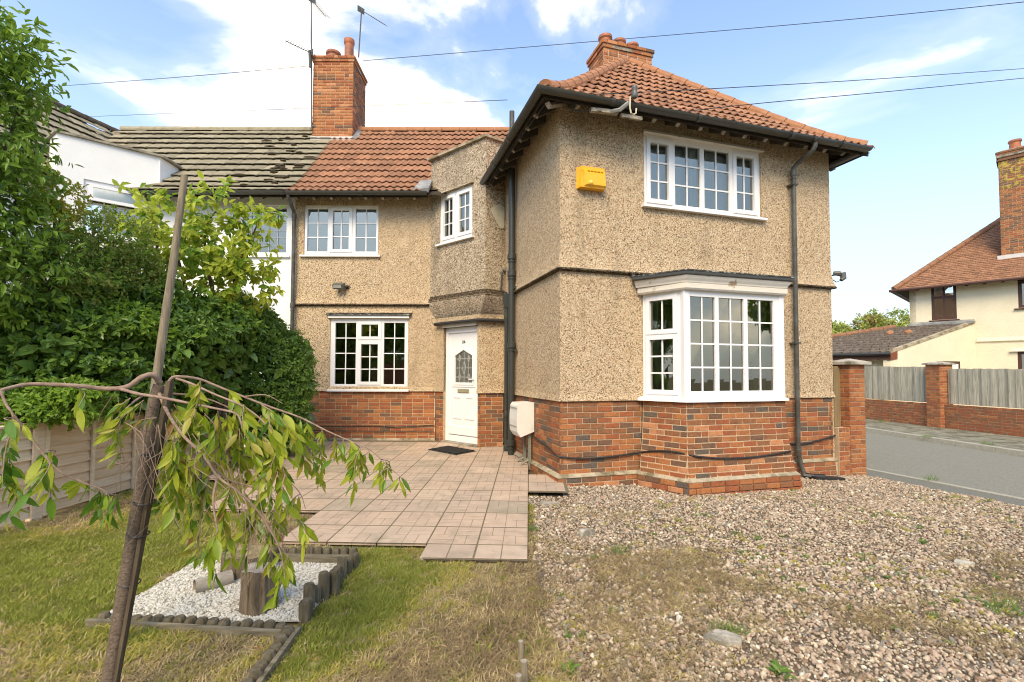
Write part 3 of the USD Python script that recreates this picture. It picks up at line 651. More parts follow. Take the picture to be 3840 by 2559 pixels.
# pale repair beside the pipe under the eaves, and over the door
for fr, pts in ((F2U, [(.10, 4.62), (.30, 4.75), (.415, 4.70), (.41, 4.30), (.33, 4.28), (.22, 4.42)]),):
    part(H, 'render_patch', panel(fr, Polygon(pts), .010, .02), 'render_patch')

# ---- brick base
base = part(H, 'brick_base', (lambda mb: (
    mb.fbox(F, 0, F.L, -.24, -.020, -.1, ZB), mb.fbox(F1, 0, dL, -.24, -.020, -.1, ZB), mb.fbox(F1, dR, F1.L - .02, -.24, -.020, -.1, ZB), mb.fbox(F2, .02, F2.L, -.24, -.020, -.1, ZB),
    mb.fbox(W2, 0, W2.L - .022, -.24, -.020, -.3, ZB), mb.fbox(W1, .022, W1.L, -.24, -.020, -.4, ZB), mb.fbox(WR, .02, WR.L, -.24, -.020, -.4, ZB), mb)[-1])(MB()), 'mortar')
BR = Bricks(); r_ = np.random.RandomState(21); flat = lambda z: -.012
BR.lay(F, 0, F.L, ZB, ZL + .03, flat, BR_F, r_)
BR.lay(F1, 0, dL, ZB, ZL - .01, flat, BR_W, r_); BR.lay(F1, dR, F1.L - .006, ZB, ZL - .01, flat, BR_W, r_); BR.lay(F2, .006, F2.L, ZB, ZL - .01, flat, BR_W, r_, bond=1)
BR.lay(W2, 0, W2.L - .006, ZB, ZL, flat, BR_W, r_, bond=1)
BR.lay(W1, .004, W1.L, ZB, ZL, flat, BR_W, r_, skip=lambda s, z: 1.40 < s < 3.3)
BR.lay(WR, .004, 1.2, ZB, ZL, flat, BR_W, r_, bond=1)
ledge = lambda z: .042
pl = [I_, C_, R_]; plm = mitre(pl, .042)
BR.lay(Fr(plm[0], plm[1]), 0, np.linalg.norm(plm[1] - plm[0]) - .006, ZL - .02, ZL - .02 - 4 * .0771, lambda z: 0, BR_W, r_)
BR.lay(Fr(plm[1], plm[2]), .004, np.linalg.norm(plm[2] - plm[1]), ZL - .02, ZL - .02 - 5 * .0771, lambda z: 0, BR_W, r_, bond=1, skip=lambda s, z: 1.45 < s < 3.3)
part(base, 'mortar_bed', sweep([(-.1, ZL - .03), (.034, ZL - .03), (.034, -.4), (-.1, -.4)], [I_, C_, R_, B_]), 'mortar')
part(base, 'cement_ledge', sweep([(-.03, ZL + .028), (-.010, ZL + .022), (.050, ZL - .014), (.050, ZL - .022), (-.03, ZL - .022)], [I_, C_, W1.P(1.24, 0, 0)[:2]]), 'cement')
part(base, 'cement_ledge', sweep([(-.03, ZL + .028), (-.010, ZL + .022), (.050, ZL - .014), (.050, ZL - .022), (-.03, ZL - .022)], [W1.P(3.55, 0, 0)[:2], R_, B_]), 'cement')
part(base, 'cement_skirting', sweep([(-.03, ZL + .05), (-.008, ZL + .04), (.02, ZL - .01), (.02, -.1), (-.03, -.1)], [G_, A_]), 'cement')
# the battered base of the bay
dlt = lambda z: .028 + .105 * max(0, (ZB - z)) ** 1.7
def bayfr(i, extra=0.0):
    def fn(z): q = mitre(BAY, dlt(z) + extra); return Fr(q[i], q[i + 1])
    return fn
for i in range(3):
    BR.lay(bayfr(i), lambda z: 0.006, lambda z, i=i: bayfr(i)(z).L - .0, ZB, ZL, lambda z: 0.0, BR_W, r_, bond=i)
    BR.lay(bayfr(i, .035), lambda z: 0.006, lambda z, i=i: bayfr(i, .035)(z).L, ZL - .02, ZL - .02 - 4 * .0771, lambda z: 0.0, BR_W if i != 1 else BR_P, r_, bond=i + 1)
mb = MB(); zs = np.linspace(ZB, -.45, 16); rr = [[(*p, z) for p in mitre(BAY, dlt(max(z, ZL)) - .008 + (.035 if z < ZL - .03 else 0))] for z in zs]
for a, b in zip(rr[:-1], rr[1:]):
    for i in range(3): mb.quad(a[i], a[i + 1], b[i + 1], b[i])
for i in range(1, 3): mb.add([rr[0][0], rr[0][i], rr[0][i + 1]], [[0, 1, 2]])
part(base, 'bay_core', mb, 'mortar')
d0 = dlt(ZL)
part(base, 'cement_ledge', sweep([(d0 - .04, ZL + .025), (d0 + .004, ZL + .018), (d0 + .046, ZL - .014), (d0 + .046, ZL - .022), (d0 - .04, ZL - .022)], BAY), 'cement')
BR.emit(base, 300)

# ---- the bay window
o_ = [Fr(BAY[0], BAY[1]), Fr(BAY[1], BAY[2]), Fr(BAY[2], BAY[3])]
bayw = part(H, 'bay_window', sweep([(-.05, 1.205), (.012, 1.2), (.075, 1.183), (.075, 1.150), (-.05, 1.150)], [BAY[0] - W1.d * .06, BAY[1], BAY[2], BAY[3] + W1.d * .10]), 'upvc')
part(bayw, 'corner_post', MB().fbox(o_[1], -.035, .052, -.06, .012, 1.2, 2.66), 'upvc'); part(bayw, 'corner_post', MB().fbox(o_[1], o_[1].L - .055, o_[1].L + .035, -.06, .012, 1.2, 2.66), 'upvc'); part(bayw, 'corner_post', MB().fbox(o_[0], o_[0].L - .055, o_[0].L - .008, -.06, .010, 1.2, 2.66), 'upvc'); part(bayw, 'corner_post', MB().fbox(o_[0], .0, .03, -.06, .010, 1.2, 2.66), 'upvc')
Lf = o_[1].L
window(H, o_[1], 0, .052, Lf - .055, 1.2, 2.66, [(.075, .475, 1.295, 2.575, 2, 4, 0), (.535, .955, 1.295, 2.575, 2, 4, 0), (1.02, Lf - .14, 1.295, 2.575, 2, 4, 0)], sill=None)
L0 = o_[0].L
window(H, o_[0], 0, .03, L0 - .055, 1.2, 2.66, [(.06, L0 - .13, 2.10, 2.60, 2, 1, 1), (.06, L0 - .13, 1.26, 2.05, 2, 3, 1)], sill=None)
window(H, o_[2], 0, .055, L0 - .03, 1.2, 2.66, [(.13, L0 - .06, 2.10, 2.60, 2, 1, 1), (.13, L0 - .06, 1.26, 2.05, 2, 3, 1)], sill=None)
bx = [BAY[0] - W1.d * .06, BAY[1], BAY[2], BAY[3] + W1.d * .10]
part(bayw, 'head_board', sweep([(-.06, 2.655), (.055, 2.655), (.075, 2.675), (.075, 2.735), (.068, 2.745), (-.06, 2.745)], [BAY[0] - W1.d * .05, BAY[1], BAY[2], BAY[3] + W1.d * .05]), 'old_paint')
part(bayw, 'cornice', sweep([(-.06, 2.745), (.075, 2.747), (.080, 2.77), (.105, 2.80), (.125, 2.835), (-.06, 2.835)], [BAY[0] - W1.d * .08, BAY[1], BAY[2], BAY[3] + W1.d * .08]), 'old_paint')
lp = [BAY[0] - W1.d * .11, BAY[1], BAY[2], BAY[3] + W1.d * .12]
part(bayw, 'gutter_lip', sweep([(-.06, 2.836), (.13, 2.836), (.150, 2.85), (.150, 2.882), (-.06, 2.884)], lp), 'gutter')
mb = MB(); q0, q1 = mitre(lp, .152), [W1.P(1.10, .0, 0)[:2], W1.P(1.62, .0, 0)[:2], W1.P(3.15, 0, 0)[:2], W1.P(3.70, 0, 0)[:2]]
for i in range(3): mb.quad((*q0[i], 2.887), (*q0[i + 1], 2.887), (*q1[i + 1], 2.955), (*q1[i], 2.955)); mb.quad((*q0[i], 2.887), (*q0[i + 1], 2.887), (*q0[i + 1], 2.905), (*q0[i], 2.905)); mb.quad((*q0[i], 2.905), (*q0[i + 1], 2.905), (*q1[i + 1], 2.962), (*q1[i], 2.962))
part(bayw, 'canopy_roof', mb, 'felt_edge')
part(bayw, 'ceiling', MB().quad((*BAY[0], 2.70), (*BAY[1], 2.70), (*BAY[2], 2.70), (*BAY[3], 2.70)), 'room')
part(bayw, 'inner_sill', MB().quad((*BAY[0], 1.19), (*BAY[1], 1.19), (*BAY[2], 1.19), (*BAY[3], 1.19)), 'upvc')
part(H, 'old_bracket', MB().hexa([W1.P(3.50, .0, 2.50), W1.P(3.56, .0, 2.46), W1.P(3.56, .05, 2.46), W1.P(3.50, .05, 2.50), W1.P(3.36, .02, 2.66), W1.P(3.42, .02, 2.66), W1.P(3.42, .07, 2.66), W1.P(3.36, .07, 2.66)]), 'soffit')
def pleats(fr, s0, s1, o, z0, z1, n, amp):
    mb = MB(); ss = np.linspace(s0, s1, n * 6 + 1); oo = o + amp * np.sin(np.linspace(0, n * 2 * np.pi, len(ss)))
    for a, b, c, d in zip(ss[:-1], ss[1:], oo[:-1], oo[1:]): mb.quad(fr.P(a, c, z0), fr.P(b, d, z0), fr.P(b, d, z1), fr.P(a, c, z1))
    return mb
part(H, 'curtain', pleats(o_[1], 1.24, 1.60, -.16, 1.21, 2.64, 5, .02), 'curtain')
part(H, 'curtain', pleats(o_[1], .04, .16, -.16, 1.21, 2.64, 2, .02), 'curtain')
part(H, 'curtain', pleats(o_[0], -.05, .14, -.16, 1.21, 2.64, 3, .02), 'curtain')

# ---- other windows
wn = window(H, W1, -.03, *wup, [(1.39, 1.79, 4.045, 4.975, 2, 3, 1), (1.862, 2.308, 4.045, 4.965, 2, 3, 0), (2.382, 2.842, 4.045, 4.965, 2, 3, 0), (2.925, 3.352, 4.045, 4.975, 2, 3, 1)], sill=(.07, .05))
part(wn, 'drip_head', MB().hexa([W1.P(1.30, .055, 5.035), W1.P(3.455, .055, 5.035), W1.P(3.455, -.03, 5.035), W1.P(1.30, -.03, 5.035), W1.P(1.30, .04, 5.075), W1.P(3.455, .04, 5.075), W1.P(3.455, -.03, 5.085), W1.P(1.30, -.03, 5.085)]), 'old_paint')
part(H, 'curtain', pleats(W1, 2.08, 2.34, -.12, 3.95, 5.0, 3, .02), 'net_curtain')
part(H, 'blind', MB().fbox(W1, 1.34, 3.40, -.17, -.16, 3.95, 5.05), 'net_curtain')
wn = window(H, F, -.03, *fup, [(.245, .675, 4.055, 4.955, 2, 3, 0), (.735, 1.165, 4.055, 4.965, 2, 3, 1), (1.255, 1.685, 4.055, 4.955, 2, 3, 0)], sill=(.06, .06))
part(H, 'blind', MB().fbox(F, .15, 1.78, -.105, -.098, 3.95, 5.05), 'net_curtain')
wn = window(H, F, -.03, *flow, [(.865, 1.295, 1.295, 2.565, 2, 4, 0), (1.36, 1.80, 2.235, 2.575, 2, 1, 1), (1.36, 1.80, 1.30, 2.165, 2, 3, 1), (1.875, 2.305, 1.295, 2.565, 2, 4, 0)], sill=(.06, .03))
part(wn, 'head_board', MB().fbox(F, .735, 2.405, -.02, .045, 2.657, 2.712), 'upvc'); part(wn, 'lead_drip', MB().hexa([F.P(.70, .075, 2.714), F.P(2.45, .075, 2.714), F.P(2.45, -.02, 2.714), F.P(.70, -.02, 2.714), F.P(.70, .075, 2.730), F.P(2.45, .075, 2.730), F.P(2.45, -.02, 2.765), F.P(.70, -.02, 2.765)]), 'felt_edge')
part(H, 'render_hood', MB().hexa([F.P(.68, .03, 2.766), F.P(2.47, .03, 2.766), F.P(2.47, -.02, 2.766), F.P(.68, -.02, 2.766), F.P(.70, .008, 2.84), F.P(2.45, .008, 2.84), F.P(2.45, -.02, 2.86), F.P(.70, -.02, 2.86)]), 'pebbledash')
wn = window(H, F1U, -.03, .275, 1.235, 4.165, 5.165, [(.335, .70, 4.24, 5.095, 2, 3, 1), (.79, 1.185, 4.24, 5.095, 2, 3, 1)], sill=(.06, .06))
part(H, 'blind', MB().fbox(F1U, .25, 1.26, -.12, -.115, 4.1, 5.2), 'net_curtain')
part(H, 'render_hood', MB().hexa([F1U.P(.23, .05, 5.17), F1U.P(1.28, .05, 5.17), F1U.P(1.28, -.02, 5.17), F1U.P(.23, -.02, 5.17), F1U.P(.24, .01, 5.215), F1U.P(1.27, .01, 5.215), F1U.P(1.27, -.02, 5.225), F1U.P(.24, -.02, 5.225)]), 'pebbledash_weathered')

# ---- front door, its frame, canopy strip and step
od = -.11
door = part(H, 'door', ring(F1, dL + .06, dR - .05, .30, dT - .10, [(.475, .995, 1.33, 2.0)], od - .045, od), 'door_white')
fm = rect(dL, dR, .17, dT).difference(rect(dL + .058, dR - .048, .16, dT - .10))
part(H, 'door_frame', ring(F1, dL, dR, .17, dT, [(dL + .07, dR - .06, .29, dT - .105)], od - .06, od + .03), 'door_white')
part(H, 'door_frame', MB().fbox(F1, dL - .02, dR + .02, od - .1, od - .062, dT - .12, dT + .02), 'old_paint')
dc = (dL + dR) / 2 + .005
hexg = [(-.26, 1.33), (.26, 1.33), (.26, 1.88), (.0, 2.0), (-.26, 1.88)]
hp = Polygon([(dc + a, b) for a, b in hexg])
part(door, 'upper_panel', panel(F1, rect(.475, .995, 1.33, 2.0).difference(hp.buffer(-.012)), od, .045), 'door_white')
part(door, 'glazing_frame', panel(F1, hp.buffer(.035, join_style=2).difference(hp.buffer(-.010, join_style=2)), od + .014, .02), 'door_white')
ev = np.array(hp.exterior.coords)[:-1]
part(door, 'pane', MB().add([F1.P(a, od - .02, b) for a, b in ev], [[0, 1, 2], [0, 2, 3], [0, 3, 4]]), 'glass')
mb = MB(); cw = .005; oc = od - .018
def came(a, b):
    (x0, z0), (x1, z1) = a, b; d = np.array([x1 - x0, z1 - z0]); d /= np.linalg.norm(d); n = np.array([-d[1], d[0]]) * cw
    P = [(x0 + n[0], z0 + n[1]), (x1 + n[0], z1 + n[1]), (x1 - n[0], z1 - n[1]), (x0 - n[0], z0 - n[1])]
    mb.hexa([F1.P(dc + x, oc, z) for x, z in P] + [F1.P(dc + x, oc + .006, z) for x, z in P])
for x in (-.13, 0, .13): came((x, 1.34), (x, 1.95 if x else 1.985))
for z in (1.45, 1.63, 1.81): came((-.25, z), (.25, z))
for x, z in ((-.13, 1.45), (.13, 1.45), (-.13, 1.81), (.13, 1.81)):
    for a, b in (((0, .07), (.035, 0)), ((.035, 0), (0, -.07)), ((0, -.07), (-.035, 0)), ((-.035, 0), (0, .07))): came((x + a[0], z + a[1]), (x + b[0], z + b[1]))
for a, b in (((0, .13), (.055, 0)), ((.055, 0), (0, -.13)), ((0, -.13), (-.055, 0)), ((-.055, 0), (0, .13))): came((a[0], 1.63 + a[1]), (b[0], 1.63 + b[1]))
part(door, 'leaded_cames', mb, 'came')
for a, b in ((dc - .30, dc - .05), (dc + .05, dc + .30)): part(door, 'raised_panel', ring(F1, a, b, .62, 1.07, [(a + .035, b - .035, .655, 1.035)], od, od + .012), 'door_white')
part(door, 'door_rail', MB().fbox(F1, dc - .33, dc + .33, od, od + .014, 1.255, 1.275), 'door_white')
part(door, 'kick_board', MB().fbox(F1, dL + .075, dR - .06, od, od + .018, .31, .47), 'door_white')
lb = part(door, 'letterbox', MB().fbox(F1, dc - .16, dc + .16, od, od + .012, 1.14, 1.215), 'brass'); part(lb, 'flap', MB().fbox(F1, dc - .135, dc + .135, od + .012, od + .022, 1.15, 1.203), 'brass')
part(door, 'handle', MB().fbox(F1, dc + .285, dc + .315, od, od + .012, 1.33, 1.50).fbox(F1, dc + .20, dc + .315, od + .035, od + .05, 1.40, 1.42).fbox(F1, dc + .29, dc + .31, od + .012, od + .05, 1.40, 1.42), 'door_white')
tm = meshkit.text_mesh('24', .055, .004, True); tv = np.array(tm.vertices); tv[:, 0] -= tv[:, 0].mean()
part(door, 'house_number', MB().add([F1.P(dc + a, od + .002 + c, 2.12 + b) for a, b, c in tv], tm.faces), 'black_plastic')
part(H, 'threshold', MB().fbox(F1, dL - .02, dR + .03, -.3, .03, .02, .165), 'concrete')
cpath = [F1.P(.06, 0, 0)[:2], V_, I_]
part(H, 'door_canopy', sweep([(-.02, 2.50), (.07, 2.488), (.105, 2.50), (.115, 2.522), (.10, 2.548), (.05, 2.558), (-.02, 2.575)], cpath), 'black_plastic', smooth=30)
part(H, 'canopy_board', sweep([(-.26, 2.44), (.03, 2.44), (.03, 2.502), (-.26, 2.502)], [F1.P(dL - .01, 0, 0)[:2], F1.P(dR + .0, 0, 0)[:2]]), 'old_paint')
mb = MB().fbox(F1, dL - .25, dL - .0005, -.26, -.001, .1, ZB); part(H, 'reveal', MB().fbox(F1, dL - .004, dL, -.2, -.03, ZB, dT), 'pebbledash')

# ---- roofs
w2end = W2.L - 2.78
roofF = part(H, 'roof', roof_sheet(F, lambda r: -.02, lambda r: (F.L - .13 if r < .4 else 5.2), ZE - .012), 'tile_moss')
part(H, 'rear_slope', MB().quad(F.P(-.02, .40 - 2.815, 7.82), F.P(6.5, .40 - 2.815, 7.82), F.P(6.5, -5.6, 5.0), F.P(-.02, -5.6, 5.0)), 'tile_moss')
part(H, 'soffit', roof_sheet(F, lambda r: -.02, lambda r: 3.2, ZE, .05), 'soffit')
roofW = part(H, 'wing_roof', roof_sheet(W1, lambda r: -.40 + r, lambda r: W1.L + .40 - r, ZE - .012), 'tile_moss')
part(H, 'soffit', roof_sheet(W1, lambda r: -.40 + r, lambda r: W1.L + .40 - r, ZE, .05), 'soffit')
part(H, 'wing_slope', roof_sheet(W2, lambda r: w2end if r < .7 else -3.0, lambda r: W2.L + .40 - r, ZE), 'tile_terracotta_a')
part(H, 'soffit', roof_sheet(W2, lambda r: w2end if r < .7 else -3.0, lambda r: W2.L + .40 - r, ZE, .05), 'soffit')
part(H, 'wing_slope', roof_sheet(WR, lambda r: -.40 + r, lambda r: WR.L, ZE), 'tile_terracotta_a')
part(H, 'soffit', roof_sheet(WR, lambda r: -.40 + r, lambda r: WR.L, ZE, .05), 'soffit')
def lay_tiles(parent, fr, sa, sb, clipL, clipR, mats, w, gauge, wave, flat=False, rng=np.random.RandomState(3), tmax=None, trim=None, key='roof_tile'):
    Tm = _ar[-1] if tmax is None else tmax; n = int(round(Tm / gauge)); ga = Tm / n; k = 0
    for i in range(n):
        t0 = i * ga; s = sa
        while s < sb - .02:
            v, f = tile_mesh(fr, s, w - .004, t0 + rng.uniform(-.004, .004), ga, ZE, wave, lift=(.060 if flat else .044) + rng.uniform(-.004, .005), flat=flat); s += w
            m_ = trimesh.Trimesh(v, f, process=False)
            for (c, side) in ((clipL, 1), (clipR, -1)):
                if c is None or len(m_.faces) == 0: continue
                org, nrm = c
                dd = (m_.vertices - org) @ nrm
                if dd.min() >= 0: continue
                if dd.max() <= 0: m_ = trimesh.Trimesh(); break
                m_ = trimesh.intersections.slice_mesh_plane(m_, nrm, org)
            if trim is not None and len(m_.faces) and t0 < trim[1]:
                if s >= trim[0]: continue
                if s + w > trim[0]: m_ = trimesh.intersections.slice_mesh_plane(m_, -np.array([*fr.d, 0]), fr.P(trim[0], 0, 0))
            if len(m_.faces) == 0: continue
            part(parent, key, m_, mats[rng.randint(len(mats))], smooth=40)
def clip_plane(fr, s, sign):
    """vertical plane through the hip that starts at eave corner s"""
    d = fr.d * sign; nrm = np.array([*(d + fr.n), 0]) / math.sqrt(2); return (fr.P(s, .40, 0), nrm)
lay_tiles(roofF, F, 0.0, 4.95, None, None, TT, .30, .325, .030, trim=(F.L - .125, .6))
hipL, hipR = clip_plane(W1, -.40, 1), clip_plane(W1, W1.L + .40, -1)
lay_tiles(roofW, W1, -.42, W1.L + .42, hipL, hipR, TT, .30, .325, .030, rng=np.random.RandomState(9))
def capping(house, pts, r, name, material, step=.33, lift=.0, wide=1.0):
    """half-round cap tiles along a line"""
    pts = np.array(pts); seg = np.linalg.norm(np.diff(pts, axis=0), axis=1); cum = np.concatenate([[0], np.cumsum(seg)]); n = int(cum[-1] / step)
    for i in range(n):
        qs = [np.array([np.interp(c, cum, pts[:, k]) for k in range(3)]) for c in (i * step, i * step + step * .5, (i + 1) * step - .008)]
        mb = MB(); rings = []
        d = qs[2] - qs[0]; d /= np.linalg.norm(d); side = np.cross(d, [0, 0, 1.0]); side /= np.linalg.norm(side); u = np.cross(side, d)
        for q, rr in zip(qs, (r * 1.05, r * 1.02, r * .97)):
            rings.append([q + side * rr * wide * math.cos(a) + u * (rr * math.sin(a) + lift) for a in np.linspace(-.35, math.pi + .35, 9)])
        k = 9
        for r0, r1 in zip(rings[:-1], rings[1:]):
            for j in range(k - 1): mb.quad(r0[j], r0[j + 1], r1[j + 1], r1[j])
        for j in range(1, k - 1): mb.add([rings[0][0], rings[0][j], rings[0][j + 1]], [[0, 1, 2]])
        part(house, name, mb, material, smooth=50)
def hip_pts(fr, s, sign): return [fr.P(s + sign * r, .40 - r, ZE + z + .015) for r, z in [(a, g_roof(a)) for a in np.linspace(.05, 2.815, 14)]]
capping(roofW, hip_pts(W1, -.40, 1), .105, 'hip_tile', 'hip_tile')
capping(roofW, hip_pts(W1, W1.L + .40, -1), .105, 'hip_tile', 'hip_tile')
apex = W1.P(W1.L / 2, .40 - 2.815, ZE + 2.68)
capping(roofW, [apex, apex + np.array([*(back * 4.5), 0])], .105, 'ridge_tile', 'hip_tile')
capping(roofF, [F.P(.45, .40 - 2.815, 7.835), F.P(6.2, .40 - 2.815, 7.85)], .10, 'ridge_tile', 'hip_tile', step=.45)
gutter(H, [W2.P(w2end, 0, 0)[:2], C_, R_ - W1.d * .2, B_ - W1.d * .2], [(W2, W2.L - .9), (W2, W2.L - 1.8), (W1, .55), (W1, 1.9), (W1, 3.55), (W1, 4.55), (W1, 3.98)])
gutter(H, [F.P(-.02, 0, 0)[:2], F.P(F.L - .12, 0, 0)[:2]], [(F, 1.5)])
for fr, a, b in ((W2, w2end, W2.L + .38), (W1, -.38, W1.L + .38), (F, 0, F.L - .12)): part(H, 'fascia', MB().fbox(fr, a, b, .366, .384, 5.05, 5.165), 'soffit')
rafters(H, W1, list(np.arange(.12, W1.L, .385))); rafters(H, W2, list(np.arange(w2end + .2, W2.L + .1, .36))); rafters(H, F, [.16, .524, .874, 1.246, 1.571, 1.91, 2.21, 2.55]); rafters(H, WR, [.2, .6, 1.0, 1.4])
part(H, 'corner_rafter', MB().tube([W1.P(.05, .02, 5.25), W1.P(-.27, .28, 5.02), W1.P(-.31, .31, 5.05)], [.04, .04, .035], 6), 'rafter_end')
mb = MB(); part(H, 'lead_flashing', MB().hexa([F.P(F.L - .42, .40, 5.14), F.P(F.L - .10, .42, 5.14), F.P(F.L - .10, -.05, 5.52), F.P(F.L - .36, -.05, 5.52), F.P(F.L - .42, .42, 5.19), F.P(F.L - .10, .44, 5.22), F.P(F.L - .10, -.05, 5.60), F.P(F.L - .36, -.05, 5.57)]), 'lead')

# ---- pipes
def pipe(house, name, pts, r, collars=(), m_='iron_pipe', sides=12):
    p = part(house, name, MB().tube(pts, r, sides), m_, smooth=40)
    for c in collars:
        mb = MB(); x, y, z = c
        mb.tube([(x, y, z - .055), (x, y, z - .045), (x, y, z + .045), (x, y, z + .055)], [r * 1.1, r * 1.32, r * 1.32, r * 1.1], sides); mb.tube([(x, y, z - .10), (x, y, z - .085)], r * 1.25, sides)
        part(p, 'collar', mb, m_, smooth=40)
    return p
sp = W2.P(.80, .085, 0); P3 = lambda q, z: (q[0], q[1], z)
p = pipe(H, 'soil_pipe', [P3(sp, .02), P3(sp, 2.5), P3(sp, 5.15)], .058, [P3(sp, z) for z in (.32, 2.02, 3.28, 3.58)])
for z in (1.93, 3.02): part(p, 'pipe_clip', MB().fbox(W2, .84, .93, .02, .07, z - .02, z + .02), 'iron_pipe')
pq = np.array([-.105, 8.72, 0])
p = pipe(H, 'waste_pipe', [P3(pq, .02), P3(pq, 1.5), P3(pq, 2.78)], .036, [P3(pq, z) for z in (.18, .78, 2.55)])
part(p, 'hopper', MB().hexa([(pq[0] - .05, pq[1] - .05, 2.72), (pq[0] + .05, pq[1] - .05, 2.72), (pq[0] + .05, pq[1] + .05, 2.72), (pq[0] - .05, pq[1] + .05, 2.72), (pq[0] - .075, pq[1] - .075, 2.97), (pq[0] + .075, pq[1] - .075, 2.97), (pq[0] + .075, pq[1] + .075, 2.97), (pq[0] - .075, pq[1] + .075, 2.97)]), 'iron_pipe')
qa = F2U.P(.33, .06, 3.42)
part(p, 'sink_pipe', MB().tube([F2U.P(.36, -.02, 3.42), qa, qa - (0.0, .02, .06), qa + (-.015, -.02, -.32), P3(pq, 2.99)], .018, 8), 'iron_pipe'); part(p, 'sink_pipe', MB().tube([F2U.P(.40, -.02, 3.52), F2U.P(.37, .09, 3.49)], .03, 8), 'lead')
dp = lambda s, o, z: W1.P(s, o, z)
p = pipe(H, 'downpipe', [dp(4.02, .45, 5.10), dp(4.02, .45, 5.02), dp(4.02, .41, 4.97), dp(4.0, .14, 4.87), dp(3.99, .085, 4.82), dp(3.985, .085, 4.7), dp(3.985, .085, 2.0), dp(3.985, .085, .30), dp(4.0, .12, .10), dp(4.02, .16, -.04)], .034, [dp(3.985, .085, 4.74), dp(3.985, .085, .30)], 'gutter_worn')
for z in (4.55, 2.02): part(p, 'pipe_clip', MB().fbox(W1, 3.93, 4.04, 0.0, .125, z - .012, z + .012), 'gutter_worn')
part(p, 'drain_shoe', MB().tube([dp(4.0, .15, -.04), dp(4.10, .24, -.05), dp(4.25, .30, -.055)], [.045, .045, .05], 8).hexa([dp(4.05, .18, -.09), dp(4.5, .30, -.09), dp(4.5, .44, -.09), dp(4.05, .34, -.09), dp(4.05, .18, -.03), dp(4.5, .30, -.055), dp(4.5, .44, -.055), dp(4.05, .34, -.03)]), 'black_plastic')
gp = (XS + .02, 9.81)
p = pipe(H, 'downpipe', [(XS + .05, 9.46, 5.08), (XS + .05, 9.5, 5.0), (XS + .02, 9.78, 4.86), (*gp, 4.78), (*gp, 3.0), (*gp, .15)], .036, [(*gp, 4.76), (*gp, 2.9)], 'gutter_worn')
p = pipe(H, 'vent_pipe', [(-.02, 11.7, 6.6), (-.02, 11.7, 7.4), (-.02, 11.7, 8.02)], .065, [], 'gutter_worn', 10)

# ---- chimneys
def chimney(house, fr, w, d, z0, z1, pots, rng, corbel=2, kinds=BR_C, mortar='mortar', lichen=None):
    """a brick stack: fr's s from 0 to w is its front, going back d"""
    P = [fr.P(0, 0, 0)[:2], fr.P(w, 0, 0)[:2], fr.P(w, -d, 0)[:2], fr.P(0, -d, 0)[:2]]
    st = part(house, 'chimney', MB().fbox(fr, .008, w - .008, -d + .008, -.008, z0, z1 - .02), mortar)
    bs = Bricks(); sides = [Fr(P[0], P[1]), Fr(P[1], P[2]), Fr(P[3], P[0])]
    zc = z1 - corbel * .0771
    for i, f_ in enumerate(sides):
        kk = kinds if i == 0 else kinds + ['brick_brown'] * 14 + ['brick_dark'] * 6
        bs.lay(f_, .004, f_.L, zc, zc - round((zc - z0) / .0771) * .0771, lambda z: 0, kk, rng, bond=i)
        L = f_.L
        for k in range(corbel): bs.lay(f_, -.02 * (k + 1) + .004, L + .02 * (k + 1), zc + (k + 1) * .0771, zc + k * .0771, lambda z, k=k: .022 * (k + 1), kinds, rng, bond=i + k)
    rest = []
    for sc, v, f, k in bs.items:
        if lichen and lichen[0] < v[:, 2].mean() < lichen[1] and rng.rand() < .35 + .6 * (v[:, 2].mean() - lichen[0]) / (lichen[1] - lichen[0]): k = 'lichen_brick'
        rest.append((v, f, k))
    part_multi(st, 'brickwork', rest, kind='stuff')
    e = .02 * corbel - .01
    part(st, 'cap', MB().fbox(fr, -e + .01, w + e - .01, -d - e + .01, e - .01, zc + .01, z1 - .004).hexa([fr.P(-e, e, z1), fr.P(w + e, e, z1), fr.P(w + e, -d - e, z1), fr.P(-e, -d - e, z1), fr.P(.1, -.1, z1 + .07), fr.P(w - .1, -.1, z1 + .07), fr.P(w - .1, -d + .1, z1 + .07), fr.P(.1, -d + .1, z1 + .07)]), 'concrete')
    for s, o, r, h in pots:
        c = fr.P(s, o, 0); mb = MB().tube([(c[0], c[1], z1 + .03), (c[0], c[1], z1 + h * .75), (c[0], c[1], z1 + h * .80), (c[0], c[1], z1 + h * .84), (c[0], c[1], z1 + h * .90), (c[0], c[1], z1 + h)], [r * 1.0, r * .92, r * 1.02, r * 1.12, r * 1.12, r * 1.1], 16, cap=False)
        mb.tube([(c[0], c[1], z1 + .03), (c[0], c[1], z1 + h)], r * .82, 16, cap=False)
        part(st, 'chimney_pot', mb, 'chimney_pot', smooth=40)
    return st
rc = np.random.RandomState(31)
st = chimney(H, Fr((-5.04, 11.85), (-4.02, 11.85)), 1.02, 1.0, 7.1, 9.52, [(.36, -.4, .17, .34), (.80, -.3, .12, .62)], rc)
part(st, 'flashing', MB().box(-5.07, -3.99, 11.815, 11.84, 7.25, 7.44), 'flashing_white'); part(st, 'flashing', MB().hexa([(-4.03, 11.80, 7.25), (-3.80, 11.85, 7.30), (-3.80, 12.4, 7.85), (-4.01, 12.4, 7.85), (-4.01, 11.80, 7.42), (-3.82, 11.85, 7.36), (-3.82, 12.4, 7.90), (-4.01, 12.4, 8.02)]), 'lead')
qc = apex[:2] + back * .55 + W1.d * .20; fa = qc - W1.d * .57 - back * .345
chimney(H, Fr(fa, fa + W1.d), 1.14, .69, 7.0, 8.36, [(.22, -.34, .135, .33), (.55, -.34, .135, .30), (.86, -.34, .135, .27)], rc, corbel=2, mortar='mortar_pale')

